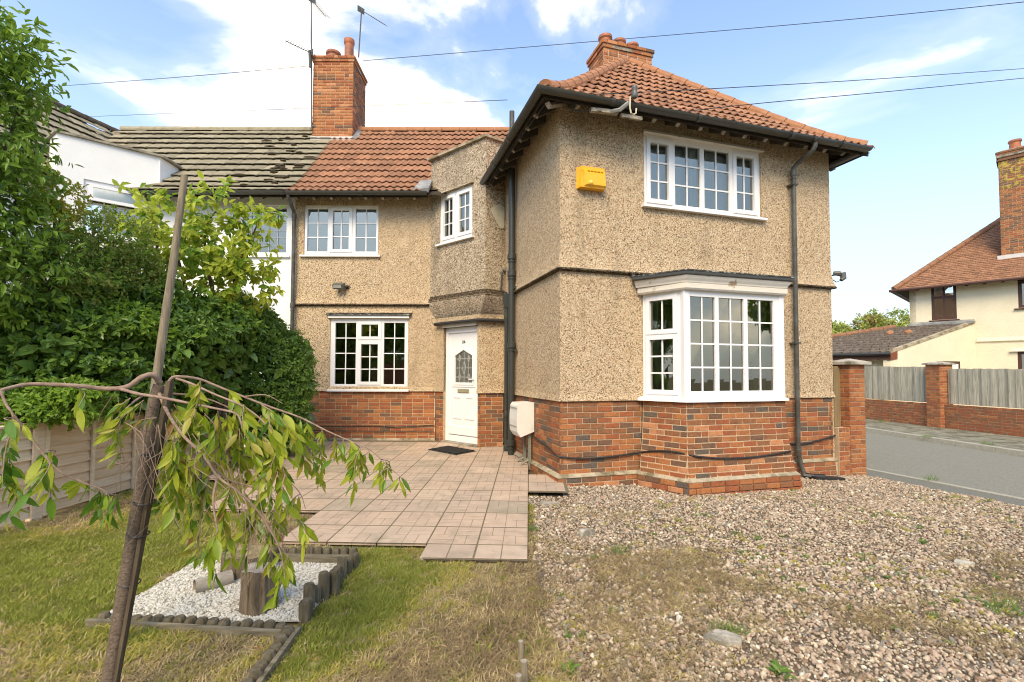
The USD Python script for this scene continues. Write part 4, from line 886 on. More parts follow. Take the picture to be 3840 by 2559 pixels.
# ================================================================== the white house next door (the mirrored half)
N = thing('white_house', 'white rendered house with grey tiled roof partly hidden behind the tall shrubs', 'house', (-10, 8.5, 0))
mp = [mir(p) for p in (B_, R_, C_, I_, V_, A_, G_)]
nWR, nW1, nW2, nF2, nF1, nF = [Fr(a, b) for a, b in zip(mp[:-1], mp[1:])]
nwin = (F.L - 1.19, F.L - .13, 3.97, 5.0)
part(N, 'wall', panel(nF, rect(0, nF.L - .004, 0, 5.37).difference(rect(nF.L - 1.17, nF.L - .13, 3.97, 5.02)), 0, T), 'white_render')
mu = [mir(p) for p in (IU, VU, AU)]; nF2U, nF1U = Fr(mu[0], mu[1]), Fr(mu[1], mu[2])
nlw = (.40, 1.42, 4.2, 5.25)
part(N, 'wall', panel(nF1U, rect(0, nF1U.L, 0, 6.02).difference(rect(*nlw)), 0, .2), 'white_render')
part(N, 'wall', panel(nF2U, rect(0, nF2U.L - .004, 0, 6.015), -.003, .2), 'white_render')
part(N, 'parapet_return', MB().hexa([(mu[2][0] - .2, 9.88, 4.8), (mu[2][0] - .004, 9.88, 4.8), (mu[2][0] - .004, 11.4, 4.8), (mu[2][0] - .2, 11.4, 4.8), (mu[2][0] - .2, 9.88, 6.015), (mu[2][0] - .004, 9.88, 6.015), (mu[2][0] - .004, 11.4, 6.01), (mu[2][0] - .2, 11.4, 6.01)]), 'white_render')
part(N, 'wall', panel(nW2, rect(0, nW2.L, 0, 5.37), 0, T, kc, 0), 'white_render'); part(N, 'wall', panel(nW1, rect(0, nW1.L, 0, 5.37), 0, T, kc, kc), 'white_render')
mb = MB(); mb.box(-13, XS - .1, 15.4, 15.6, 0, 7.0); mb.box(-9.0, XS - .1, 10.4, 10.5, 3.7, 5.3); part(N, 'inner_wall', mb, 'room')
mb = MB(); e = trimesh.creation.extrude_polygon(Polygon([mu[2] - (.03, -.05), mu[1] + (0, .06), mu[0], mu[0] + (-.3, 2.6), mu[2] + (-.03, 2.4)]), .06, engine='earcut'); v = np.array(e.vertices); v[:, 2] += 5.9; mb.add(v, e.faces); part(N, 'flat_roof', mb, 'lead')
part(N, 'coping', sweep([(-.22, 6.02), (.04, 6.02), (.04, 6.06), (-.22, 6.07)], [mu[0] + (mu[0] - mu[1]) * .6, mu[1], mu[2] + (.03, 0), mu[2] + (.03, 1.3)]), 'concrete')
wn = window(N, nF, -.03, nF.L - 1.17, nF.L - .13, 3.97, 5.02, [(nF.L - 1.11, nF.L - .19, 4.03, 4.96, 5, 6, 0)], leaded=True, sill=(.05, .04))
wn = window(N, nF1U, -.03, *nlw, [(.46, 1.36, 4.26, 4.80, 4, 3, 0)], leaded=True, sill=(.05, .04))
part(wn, 'open_casement', ring(nF1U, .47, 1.35, 4.84, 5.16, [(.54, 1.28, 4.90, 5.10)], .05, .09), 'upvc'); part(wn, 'open_gap', MB().fbox(nF1U, .46, 1.36, -.06, .04, 4.83, 4.86), 'soffit')
part(wn, 'pane', MB().quad(nF1U.P(.54, .06, 4.90), nF1U.P(1.28, .06, 4.90), nF1U.P(1.28, .06, 5.10), nF1U.P(.54, .06, 5.10)), 'glass')
roofN = part(N, 'roof', roof_sheet(nF, lambda r: -4.0, lambda r: nF.L + .02, ZE - .012), 'tile_grey_d')
lay_tiles(roofN, nF, nF.L - 17 * .33, nF.L - .01, None, None, TG, .33, .335, 0, flat=True, rng=np.random.RandomState(12))
nw2end = 2.78
roofN2 = part(N, 'wing_roof', roof_sheet(nW2, lambda r: -.40 + r, lambda r: 5.5 - r * .3, ZE - .012), 'tile_grey_d')
lay_tiles(roofN2, nW2, -.4, 5.2, clip_plane(nW2, -.40, 1), None, TG, .33, .335, 0, flat=True, rng=np.random.RandomState(14))
part(N, 'wing_slope', roof_sheet(nW1, lambda r: -.40 + r, lambda r: nW1.L + .40 - r, ZE), 'tile_grey_a')
napex = nW1.P(nW1.L / 2, .40 - 2.815, ZE + 2.68); nback = np.array([.2885, .9575])
capping(roofN2, [napex, napex + np.array([*(nback * 4.3), 0])], .10, 'ridge_tile', 'tile_moss')
capping(roofN, [nF.P(-2.7, .40 - 2.815, 7.835), nF.P(nF.L - .5, .40 - 2.815, 7.835)], .095, 'ridge_tile', 'tile_grey_c', step=.45)
gutter(N, [nF.P(.10, 0, 0)[:2], nF.P(nF.L + .02, 0, 0)[:2]], []); rafters(N, nF, [.45, .95, 1.45, 1.95, 2.4, 2.8])
part(N, 'fascia', MB().fbox(nF, .1, nF.L, .366, .384, 5.05, 5.165), 'soffit'); part(N, 'soffit', roof_sheet(nF, lambda r: -.2, lambda r: nF.L, ZE, .05), 'soffit')
rm = np.random.RandomState(44)
for k in range(26):
    s = nF.L - abs(rm.normal(0, .75)) - .1; t = rm.uniform(.3, 3.6); r, ri, no, nz = on_slope(t); c = nF.P(s, .40 - r, ZE + ri) + np.array([0, -no * .062, nz * .062])
    ic = trimesh.creation.icosphere(1); v = ic.vertices * np.array([rm.uniform(.05, .13), .05, .022]) * (1 + .25 * rm.rand(len(ic.vertices), 1)); part(roofN, 'moss_clump', trimesh.Trimesh(v + c, ic.faces, process=False), 'tile_moss')

# ================================================================== things fixed to or standing by the houses
al = thing('alarm_box', 'yellow burglar alarm box high on the pebbledashed wall left of the upper window', 'alarm box', W1.P(.43, 0, 4.08))
s0, s1, z0, z1 = .245, .655, 4.085, 4.385
part(al, 'case', MB().hexa([W1.P(s0 + .02, .10, z0), W1.P(s1 - .02, .10, z0), W1.P(s1, 0, z0), W1.P(s0, 0, z0), W1.P(s0 + .05, .085, z1), W1.P(s1 - .02, .085, z1), W1.P(s1, 0, z1), W1.P(s0, 0, z1)]), 'alarm_yellow')
part(al, 'cover', MB().hexa([W1.P(s0 + .10, .135, z0 + .035), W1.P(s1 - .022, .135, z0 + .035), W1.P(s1 - .02, .09, z0 + .01), W1.P(s0 + .06, .09, z0 + .01), W1.P(s0 + .07, .12, z0 + .2), W1.P(s1 - .03, .12, z0 + .2), W1.P(s1 - .02, .084, z1 - .03), W1.P(s0 + .06, .084, z1 - .03)]), 'alarm_yellow')
for k in range(5): part(al, 'vent_slot', MB().fbox(W1, s0 + .10 + k * .055, s0 + .135 + k * .055, .07, .1215 - .010 * 0, z1 - .085, z1 - .072) if False else MB().hexa([W1.P(s0 + .12 + k * .05, .119, z0 + .222), W1.P(s0 + .155 + k * .05, .119, z0 + .222), W1.P(s0 + .155 + k * .05, .09, z0 + .222), W1.P(s0 + .12 + k * .05, .09, z0 + .222), W1.P(s0 + .12 + k * .05, .115, z0 + .237), W1.P(s0 + .155 + k * .05, .115, z0 + .237), W1.P(s0 + .155 + k * .05, .09, z0 + .237), W1.P(s0 + .12 + k * .05, .09, z0 + .237)]), 'alarm_dark')
for k in range(4): part(al, 'side_slot', MB().hexa([W1.P(s0 + .036, .062, z0 + .13 + k * .032), W1.P(s0 + .05, .096, z0 + .13 + k * .032), W1.P(s0 + .055, .09, z0 + .13 + k * .032), W1.P(s0 + .045, .06, z0 + .13 + k * .032), W1.P(s0 + .036, .062, z0 + .142 + k * .032), W1.P(s0 + .05, .096, z0 + .142 + k * .032), W1.P(s0 + .055, .09, z0 + .142 + k * .032), W1.P(s0 + .045, .06, z0 + .142 + k * .032)]), 'alarm_dark')
ic = trimesh.creation.icosphere(2, .032); part(al, 'lamp', trimesh.Trimesh(ic.vertices + W1.P(.40, .14, z0 + .055), ic.faces, process=False), 'alarm_lamp', smooth=True)

mt = thing('meter_box', 'white gas meter box on grey legs against the side wall by the pipes', 'meter box', W2.P(1.56, .12, .1))
m0, m1 = 1.36, 1.76
def mprof(s, sh): return [W2.P(s, .0, .62), W2.P(s, .22, .54 + sh), W2.P(s, .275, .62), W2.P(s, .285, .80), W2.P(s, .27, 1.02), W2.P(s, .24, 1.065), W2.P(s, .0, 1.075)]
k = 7; va = mprof(m0, 0) + mprof(m1, 0); f = [[j, (j + 1) % k, k + (j + 1) % k] for j in range(k)] + [[j, k + (j + 1) % k, k + j] for j in range(k)] + [[0, j, j + 1] for j in range(1, k - 1)] + [[k, k + j + 1, k + j] for j in range(1, k - 1)]
part(mt, 'case', MB().add(va, f), 'meter_white')
part(mt, 'lid_seam', MB().fbox(W2, m0 + .02, m1 - .02, .28, .2875, .985, .992).fbox(W2, m0 + .02, m1 - .02, .28, .2885, .70, .706), 'meter_leg')
for s in (m0 + .08, m1 - .08): part(mt, 'leg', MB().fbox(W2, s - .02, s + .02, .03, .07, .02, .60).tube([W2.P(s, .05, .18), W2.P(s, .17, .12), W2.P(s, .19, .05)], .016, 6), 'meter_leg')

fl = thing('floodlight', 'small grey floodlight on the wall above the ground floor window', 'floodlight', F.P(.99, 0, 3.28))
part(fl, 'lamp_case', MB().hexa([F.P(.87, .16, 3.235), F.P(1.07, .16, 3.235), F.P(1.09, .05, 3.30), F.P(.89, .05, 3.30), F.P(.86, .19, 3.325), F.P(1.06, .19, 3.325), F.P(1.09, .06, 3.385), F.P(.89, .06, 3.385)]), 'grey_metal')
part(fl, 'lens', MB().quad(F.P(.885, .178, 3.25), F.P(1.05, .178, 3.25), F.P(1.04, .193, 3.315), F.P(.875, .193, 3.315)), 'steel')
part(fl, 'bracket', MB().tube([F.P(1.12, -.02, 3.30), F.P(1.12, .06, 3.30), F.P(1.05, .10, 3.30)], .014, 6).fbox(F, 1.085, 1.155, -.01, .02, 3.265, 3.335), 'black_plastic')
sn = thing('floodlight', 'grey outdoor sensor lamp on the right end corner of the wing above the band', 'floodlight', R_.tolist() + [3.1])
q = np.array([R_[0] + .07, R_[1] + .05, 3.15])
part(sn, 'lamp_case', MB().tube([q + (.01, 0, .06), q + (.09, -.02, .05), q + (.10, -.02, .05)], [.035, .045, .04], 8), 'grey_metal')
part(sn, 'sensor', MB().tube([q + (.14, -.02, .06), q + (.15, -.03, -.03), q + (.11, -.03, -.06)], [.05, .045, .03], 8), 'grey_metal')
part(sn, 'bracket', MB().tube([q + (-.06, 0, .02), q + (.05, 0, .03), q + (.15, -.02, .03)], .012, 6).tube([q + (-.05, 0, -.02), q + (.05, 0, -.09), q + (.12, -.03, -.06)], .007, 6), 'black_plastic')

# cables along the brickwork
def catmull(P, n=6):
    P = np.array(P, float); P = np.vstack([2 * P[0] - P[1], P, 2 * P[-1] - P[-2]]); out = []
    for i in range(1, len(P) - 2):
        for t in np.linspace(0, 1, n, endpoint=False):
            out.append(.5 * ((2 * P[i]) + (-P[i - 1] + P[i + 1]) * t + (2 * P[i - 1] - 5 * P[i] + 4 * P[i + 1] - P[i + 2]) * t * t + (-P[i - 1] + 3 * P[i] - 3 * P[i + 1] + P[i + 2]) * t ** 3))
    return np.array(out + [P[-2]])
bq = lambda i, s, z, e=.02: bayfr(i)(z).P(s, e, z)
cab = catmull([W2.P(1.75, .02, .55), W2.P(2.2, .02, .50), W2.P(2.5, .02, .46), W2.P(W2.L - .03, .025, .415), W1.P(.25, .018, .375), W1.P(.6, .018, .37), W1.P(1.0, .018, .395), W1.P(1.18, .02, .415), bq(0, .25, .47), bq(0, .55, .49), bq(1, .12, .45), bq(1, .5, .405), bq(1, 1.0, .395), bq(1, 1.4, .42), bq(1, 1.68, .45)])
single('cable', MB().tube(cab, .014, 6), 'cable_black', 'thick black cable sagging along the brick base below the bay window', 'cable', smooth=40)
single('cable', MB().tube(catmull([W1.P(3.75, .02, .46), W1.P(4.05, .02, .42), W1.P(4.4, .02, .45), W1.P(4.83, .02, .53)]), .013, 6), 'cable_black', 'short black cable on the bricks between the right downpipe and the wall end', 'cable', smooth=40)
single('cable', MB().tube(catmull([F.P(0, .01, .45), F.P(.8, .012, .43), F.P(1.7, .012, .44), F.P(2.2, .012, .42), F.P(2.93, .012, .46)]), .010, 6), 'cable_black', 'thin black cable low on the bricks under the ground floor window, upper of two', 'cable', smooth=40)
single('cable', MB().tube(catmull([F.P(0, .01, .36), F.P(.8, .012, .34), F.P(1.7, .012, .335), F.P(2.93, .012, .335)]), .008, 6), 'cable_black', 'thin black cable low on the bricks under the ground floor window, lower of two', 'cable', smooth=40)

# telephone bracket and insulators under the eaves
br = thing('cable_bracket', 'old white cable bracket with pot insulator under the wing eaves', 'bracket', W1.P(.7, .4, 5.0))
part(br, 'timber', MB().hexa([W1.P(.28, .40, 4.985), W1.P(.66, .44, 4.985), W1.P(.66, .38, 4.985), W1.P(.28, .34, 4.985), W1.P(.28, .40, 5.035), W1.P(.66, .44, 5.035), W1.P(.66, .38, 5.035), W1.P(.28, .34, 5.035)]), 'rafter_end'); part(br, 'timber', MB().fbox(W1, .70, 1.02, .40, .44, 4.955, 5.0), 'rafter_end')
part(br, 'arm', MB().tube([W1.P(.55, .42, 5.0), W1.P(.66, .47, 5.02), W1.P(.76, .53, 5.10)], .028, 6), 'lead')
part(br, 'hook', MB().tube([W1.P(.77, .55, 5.17), W1.P(.765, .55, 5.02), W1.P(.78, .55, 4.955), W1.P(.82, .55, 4.94), W1.P(.855, .55, 4.965), W1.P(.86, .55, 5.03)], .011, 6), 'curtain')
part(br, 'insulator', MB().tube([W1.P(.83, .56, 5.16), W1.P(.83, .56, 5.18), W1.P(.83, .56, 5.23), W1.P(.83, .56, 5.25), W1.P(.83, .56, 5.28), W1.P(.83, .56, 5.31), W1.P(.83, .56, 5.33)], [.03, .045, .04, .03, .042, .04, .02], 10), 'grey_metal', smooth=50)

def wire(label, ends, r=.0055, sag=.0):
    P = np.array(ends, float); P = catmull(P, 8) if len(P) > 2 else np.array([P[0] * (1 - t) + P[1] * t for t in np.linspace(0, 1, 24)])
    P[:, 2] -= sag * 4 * np.linspace(0, 1, len(P)) * (1 - np.linspace(0, 1, len(P)))
    single('overhead_wire', MB().tube(P, r, 5), 'wire', label, 'wire')
wire('overhead wire from the tall left chimney up to the top right', [at(835, 140, 11.9), at(1350, 97, 11.2), at(1900, 50, 10.2), at(2353, 5, 9), at(2600, -22, 8.4)], .007)
wire('overhead wire running left from the tall chimney over the grey roof', [at(712, 152, 12.0), at(420, 177, 14), at(110, 200, 18), at(-120, 214, 22)], .008)
wire('upper overhead wire of the right pair, reaching the left corner of the wing gutter', [at(1250, 222, 6.05), at(1440, 214, 6.25), at(1660, 203, 7.2), at(2000, 183, 8.6), at(2353, 158, 10), at(2600, 140, 11)], .006)
wire('lower overhead wire of the right pair, reaching the eaves bracket', [at(1455, 268, 6.45), at(1560, 258, 6.55), at(1755, 237, 7), at(2050, 210, 8), at(2353, 180, 9), at(2600, 156, 10)], .006)
wire('overhead wire low over the roofs from the wing gutter to the left', [at(1166, 230, 9), at(840, 244, 10.5), at(500, 257, 13), at(240, 267, 16), at(60, 274, 19)], .006)
wire('slack thin cable hanging under the eaves beside the bracket', [W1.P(.0, .3, 5.03), W1.P(.12, .33, 4.985), W1.P(.28, .38, 5.0), W1.P(.42, .42, 4.99)], .006)
wire('thin grey cable running under the left gutter of the wing', [W2.P(W2.L + .3, .33, 5.02), W2.P(W2.L - .6, .36, 5.03), W2.P(W2.L - 1.6, .36, 5.03), W2.P(w2end + .1, .34, 5.02)], .006)

# aerials
def aerial(label, base, top, boom_to, n, half, mast_r=.017):
    t = thing('aerial', label, 'aerial', base)
    part(t, 'mast', MB().tube([base, top], mast_r, 6), 'grey_metal')
    b0 = np.array(top) + (0, 0, -.05); b1 = np.array(boom_to); d = b1 - b0; L = np.linalg.norm(d); d /= L
    part(t, 'boom', MB().tube([b0 - d * .15, b1], .010, 5), 'grey_metal')
    side = np.cross(d, [0, 0, 1.0]); side /= np.linalg.norm(side)
    for i in range(n):
        c = b0 + d * L * (i + .3) / n; part(t, 'element', MB().tube([c - side * half, c + side * half], .006, 4), 'grey_metal')
    c = b0 - d * .05; part(t, 'reflector', MB().hexa([c + side * s * half * .8 + np.array([0, 0, z]) + d * w for z in (-.08, .08) for s, w in ((-1, 0), (1, 0), (1, .015), (-1, .015))]), 'grey_metal')
aerial('tall thin aerial mast on the left side of the tall chimney', at(716, 300, 11.8), at(715, -6, 11.8), at(748, 38, 11.2), 9, .16)
aerial('aerial mast leaning right behind the pots of the tall chimney', at(824, 132, 12.0), at(831, 20, 12.0), at(884, 57, 11.3), 12, .12)
aerial('small aerial pointing left from the side of the tall chimney', at(712, 155, 11.7), at(711, 116, 11.7), at(655, 94, 11.2), 9, .10, .03)

dm = thing('doormat', 'black rubber doormat lying on the paving before the front door', 'doormat', (-1.05, 8.6, .12))
mf = Fr(np.array([-1.52, 8.80]), np.array([-.82, 8.18])); mb = MB()
mz = lambda p: patio_z(p[1])
def matquad(s0, s1, o0, o1, h0, h1):
    P = [mf.P(s0, o1, 0), mf.P(s1, o1, 0), mf.P(s1, o0, 0), mf.P(s0, o0, 0)]
    return [(p[0], p[1], mz(p) + h0) for p in P] + [(p[0], p[1], mz(p) + h1) for p in P]
part(dm, 'backing', MB().hexa(matquad(-.02, .74, -.50, -.01, .002, .012)), 'black_plastic'); part(dm, 'pile', MB().hexa(matquad(.01, .71, -.47, -.04, .012, .024)), 'mat_rubber')

# gate pillar, low wall and side gate boards at the wing's right end
GP = thing('gate_pillar', 'square red brick pillar with stone cap beside the right end of the house', 'pillar', W1.P(5.25, -.1, -.12))
PZ0, PZ1 = -.16, 1.69
pf = [Fr(W1.P(5.09, .08, 0)[:2], W1.P(5.43, .08, 0)[:2]), Fr(W1.P(5.43, .08, 0)[:2], W1.P(5.43, -.26, 0)[:2]), Fr(W1.P(5.09, -.26, 0)[:2], W1.P(5.09, .08, 0)[:2])]
core = part(GP, 'mortar_core', MB().fbox(W1, 5.099, 5.421, -.25, .071, PZ0 - .1, PZ1), 'mortar'); bs = Bricks(); rp = np.random.RandomState(8)
for i, f_ in enumerate(pf): bs.lay(f_, .004, f_.L - .003, PZ1, PZ0, lambda z: 0, BR_P, rp, bond=i)
bs.emit(core, 200)
part(GP, 'cap', MB().hexa([W1.P(5.03, .15, PZ1 + .0), W1.P(5.49, .15, PZ1), W1.P(5.49, -.32, PZ1), W1.P(5.03, -.32, PZ1), W1.P(5.03, .15, PZ1 + .045), W1.P(5.49, .15, PZ1 + .045), W1.P(5.49, -.32, PZ1 + .045), W1.P(5.03, -.32, PZ1 + .045)]).hexa([W1.P(5.03, .15, PZ1 + .045), W1.P(5.49, .15, PZ1 + .045), W1.P(5.49, -.32, PZ1 + .045), W1.P(5.03, -.32, PZ1 + .045), W1.P(5.23, -.05, PZ1 + .10), W1.P(5.29, -.05, PZ1 + .10), W1.P(5.29, -.11, PZ1 + .10), W1.P(5.23, -.11, PZ1 + .10)]), 'stone_cap')
LW = thing('low_wall', 'low red brick wall under the wooden boards between house and pillar', 'wall', W1.P(4.96, 0, -.1))
core = part(LW, 'mortar_core', MB().fbox(W1, 4.85, 5.088, -.15, .062, PZ0 - .1, .655), 'mortar'); bs = Bricks(); bs.lay(W1, 4.855, 5.088, .585, -.186, lambda z: .070, BR_P, rp); bs.lay(W1, 4.855, 5.088, .66, .587, lambda z: .070, BR_P, rp, h=.073, length=.075); bs.emit(core, 100)
GB = thing('board_screen', 'weathered brown wooden boards between the house wall and brick pillar', 'fence', W1.P(4.96, -.08, .66))
for i in range(4): part(GB, 'board', MB().fbox(W1, 4.72 + i * .107, 4.72 + i * .107 + .101, -.10 - .012 * (i % 2), -.075 - .012 * (i % 2), .665, 1.645 + .01 * (i % 3)), 'gate_brown')
part(GB, 'rail', MB().fbox(W1, 4.75, 5.09, -.16, -.125, 1.40, 1.48).fbox(W1, 4.75, 5.09, -.16, -.125, .82, .90), 'gate_brown')

# ================================================================== across the road
WY = lambda y, o=0.0: np.array([WX(y) - o, y])
FW = thing('boundary_wall', 'low red brick wall with two pillars along the far footway', 'wall', (*WY(14), -.05))
wf = Fr(WY(26), WY(5)); sy = lambda y: (26 - y) / (21) * wf.L
core = part(FW, 'mortar_core', MB().fbox(wf, 0, wf.L, -.20, -.008, -.2, .64), 'mortar'); bs = Bricks(); rf = np.random.RandomState(77)
bs.lay(wf, sy(18.5), sy(8.8), .585, -.03, lambda z: 0, BR_B, rf, skip=None); bs.lay(wf, sy(18.5), sy(8.8), .665, .59, lambda z: .003, BR_B, rf, h=.075, length=.112)
for (yp) in (14.28, 19.0):
    s = sy(yp); pz = 1.82
    part(FW, 'pillar_core', MB().fbox(wf, s - .212, s + .212, -.30, .115, -.2, pz), 'mortar')
    for f_ in (Fr(wf.P(s - .22, .125, 0)[:2], wf.P(s + .22, .125, 0)[:2]), Fr(wf.P(s + .22, .125, 0)[:2], wf.P(s + .22, -.3, 0)[:2]), Fr(wf.P(s - .22, -.3, 0)[:2], wf.P(s - .22, .125, 0)[:2])): bs.lay(f_, .004, f_.L, pz, -.03, lambda z: 0, BR_P, rf)
    part(FW, 'cap', MB().hexa([wf.P(s - .28, .18, pz), wf.P(s + .28, .18, pz), wf.P(s + .28, -.36, pz), wf.P(s - .28, -.36, pz), wf.P(s - .28, .18, pz + .04), wf.P(s + .28, .18, pz + .04), wf.P(s + .28, -.36, pz + .04), wf.P(s - .28, -.36, pz + .04)]).hexa([wf.P(s - .28, .18, pz + .04), wf.P(s + .28, .18, pz + .04), wf.P(s + .28, -.36, pz + .04), wf.P(s - .28, -.36, pz + .04), wf.P(s - .03, -.06, pz + .1), wf.P(s + .03, -.06, pz + .1), wf.P(s + .03, -.12, pz + .1), wf.P(s - .03, -.12, pz + .1)]), 'stone_cap')
bs.emit(core, 300)
def boards(label, y0, y1, zt0, zt1):
    t = thing('board_fence', label, 'fence', (*WY((y0 + y1) / 2), .67)); y = y0; i = 0
    while y > y1:
        w = rf.uniform(.085, .125); a, b = sy(y), sy(y) + w; zt = zt0 + (zt1 - zt0) * (y0 - y) / (y0 - y1) + rf.uniform(-.008, .008); o = -.09 + (.012 if i % 2 else 0) + rf.uniform(-.003, .003)
        part(t, 'board', MB().hexa([wf.P(a, o, .675), wf.P(b + .015, o - .006, .675), wf.P(b + .015, o - .020, .675), wf.P(a, o - .022, .675), wf.P(a, o, zt), wf.P(b + .015, o - .006, zt), wf.P(b + .015, o - .020, zt), wf.P(a, o - .022, zt)]), 'fence_grey' if rf.rand() < .7 else 'fence_grey_dark'); y -= w * (21 / wf.L); i += 1
    part(t, 'rail', MB().fbox(wf, sy(y0), sy(y1), -.17, -.13, .85, .93).fbox(wf, sy(y0), sy(y1), -.17, -.13, 1.45, 1.53), 'fence_grey_dark')
boards('weathered grey board fence panel on the far wall left of its pillar', 18.75, 14.55, 1.83, 1.76)
boards('weathered grey board fence panel on the far wall right of its pillar', 14.02, 8.6, 1.70, 1.62)

CH = thing('cream_house', 'cream rendered house across the road with brown windows and tiled hipped roof', 'house', (17, 19, 0))
hd = np.array([.67, -.742]); hd /= np.linalg.norm(hd); hn = np.array([hd[1], -hd[0]]); H0 = np.array([16.3, 19.6]); hf = Fr(H0, H0 + hd * 9.0)
cw1 = (.55, 1.0)
def hs(u, v): 
    q = at(u, v, 1.0) - CAM; t = ((H0 - CAM[:2]) @ hf.n) / (q[:2] @ hf.n); P = CAM + q * t; return (P[:2] - H0) @ hf.d, P[2]
a0, b0 = hs(2139, 655); a1, b1 = hs(2199, 733); c0, _ = hs(2338, 640); _, c3 = hs(2345, 708)
e0, f0 = hs(2150, 826); e1, f1_ = hs(2222, 850); g0, g1 = hs(2338, 808)
part(CH, 'wall', panel(hf, rect(0, 9.0, -.2, 5.1).difference(rect(a0, a1, b1, b0)).difference(rect(c0, c0 + 1.3, c3, b0 - .02)).difference(rect(g0, g0 + 1.4, .9, g1)), 0, .25), 'cream_render')
part(CH, 'wall', MB().hexa([(*H0, -.2), (*(H0 - hn * 7), -.2), (*(H0 - hn * 7 + hd * .2), -.2), (*(H0 + hd * .2), -.2), (*H0, 5.1), (*(H0 - hn * 7), 5.1), (*(H0 - hn * 7 + hd * .2), 5.1), (*(H0 + hd * .2), 5.1)]), 'cream_render')
part(CH, 'inner_wall', MB().fbox(hf, .1, 9, -3.2, -3.0, 0, 5.1), 'room')
W_ = a1 - a0; Hh = b0 - b1
window(CH, hf, -.03, a0, a1, b1, b0, [(a0 + .09, a0 + W_ / 2 - .03, b1 + Hh * .66, b0 - .09, 1, 1, 0), (a0 + W_ / 2 + .04, a1 - .09, b1 + Hh * .66, b0 - .09, 1, 1, 0), (a0 + .09, a0 + W_ / 2 - .03, b1 + .10, b1 + Hh * .60, 1, 1, 0), (a0 + W_ / 2 + .04, a1 - .09, b1 + .10, b1 + Hh * .60, 1, 1, 0)], frame='brown_frame', sill=(.08, .08))
window(CH, hf, -.03, c0, c0 + 1.3, c3, b0 - .02, [(c0 + .10, c0 + .60, c3 + .1, b0 - .12, 1, 1, 0), (c0 + .68, c0 + 1.2, c3 + .1, b0 - .12, 1, 1, 0)], frame='brown_frame', sill=(.08, .10))
window(CH, hf, -.03, g0, g0 + 1.4, .9, g1, [(g0 + .10, g0 + .65, 1.0, g1 - .10, 1, 1, 0), (g0 + .73, g0 + 1.3, 1.0, g1 - .10, 1, 1, 0)], frame='brown_frame', sill=(.08, .10))
part(CH, 'net_curtain', MB().fbox(hf, g0, g0 + 1.4, -.20, -.19, .9, g1), 'net_curtain'); part(CH, 'window_head', MB().hexa([hf.P(g0 - .2, .10, g1 + .0), hf.P(g0 + 1.6, .10, g1), hf.P(g0 + 1.6, 0, g1), hf.P(g0 - .2, 0, g1), hf.P(g0 - .15, .02, g1 + .1), hf.P(g0 + 1.6, .02, g1 + .1), hf.P(g0 + 1.6, 0, g1 + .1), hf.P(g0 - .15, 0, g1 + .1)]), 'cream_render')
zb_ = hs(2248, 784)[1]; part(CH, 'string_course', MB().hexa([hf.P(1.95, .06, zb_ - .03), hf.P(9, .06, zb_ - .03), hf.P(9, 0, zb_ - .06), hf.P(1.95, 0, zb_ - .06), hf.P(1.95, .06, zb_), hf.P(9, .06, zb_), hf.P(9, 0, zb_ + .12), hf.P(1.95, 0, zb_ + .12)]), 'cream_render')
# its hipped roof of small tiles, laid in courses
OV = .45; zE = 4.98; pit = math.tan(math.radians(43)); rmax = 3.8; nC = 42
rr_ = np.random.RandomState(4); tl = [MB(), MB(), MB()]
for i in range(nC):
    r0, r1 = rmax * i / nC, rmax * (i + 1) / nC
    s = -OV + r0
    while s < 9.4:
        w = .165; x0, x1 = s, min(s + w, 9.5); dz = rr_.uniform(0, .012)
        P = [hf.P(max(x0, -OV + r0) + .003, OV - r0, zE + r0 * pit + .03 + dz), hf.P(x1 - .003, OV - r0, zE + r0 * pit + .03 + dz), hf.P(max(x1, -OV + r1) - .003, OV - r1, zE + r1 * pit + .006), hf.P(max(x0, -OV + r1) + .003, OV - r1, zE + r1 * pit + .006)]
        mbx = tl[rr_.randint(3)]; mbx.quad(*P); mbx.quad(P[0] - (0, 0, .022), P[1] - (0, 0, .022), P[1], P[0]); s += w
rt_ = part(CH, 'roof', MB().quad(hf.P(-OV, OV, zE), hf.P(9.6, OV, zE), hf.P(9.6, OV - rmax, zE + rmax * pit), hf.P(-OV + rmax, OV - rmax, zE + rmax * pit)).quad(hf.P(-OV, OV, zE), hf.P(-OV, -8, zE), hf.P(-OV + rmax, -8 + rmax, zE + rmax * pit), hf.P(-OV + rmax, OV - rmax, zE + rmax * pit)), 'tile_moss')
part_multi(rt_, 'roof_tiles', [(*mbx.get(), mm) for mbx, mm in zip(tl, ('tile_terracotta_b', 'tile_terracotta_d', 'tile_terracotta_a'))], kind='stuff')
capping(rt_, [hf.P(-OV + .02, OV - .02, zE + .05), hf.P(-OV + rmax, OV - rmax, zE + rmax * pit + .03)], .11, 'hip_tile', 'tile_terracotta_d', step=.42)
part(CH, 'gutter', MB().tube([hf.P(-OV - .12, OV + .06, zE - .03), hf.P(9.6, OV + .06, zE - .03)], .055, 8), 'brown_frame'); part(CH, 'gutter', MB().tube([hf.P(-OV - .06, OV, zE - .03), hf.P(-OV - .06, -6, zE - .03)], .055, 8), 'brown_frame')
part(CH, 'soffit', MB().quad(hf.P(-OV, OV, zE - .02), hf.P(9.6, OV, zE - .02), hf.P(9.6, -.1, zE + .16), hf.P(-.1, -.1, zE + .16)).quad(hf.P(-OV, OV, zE - .02), hf.P(-OV, -7, zE - .02), hf.P(0, -7, zE + .16), hf.P(0, 0, zE + .16)), 'soffit')
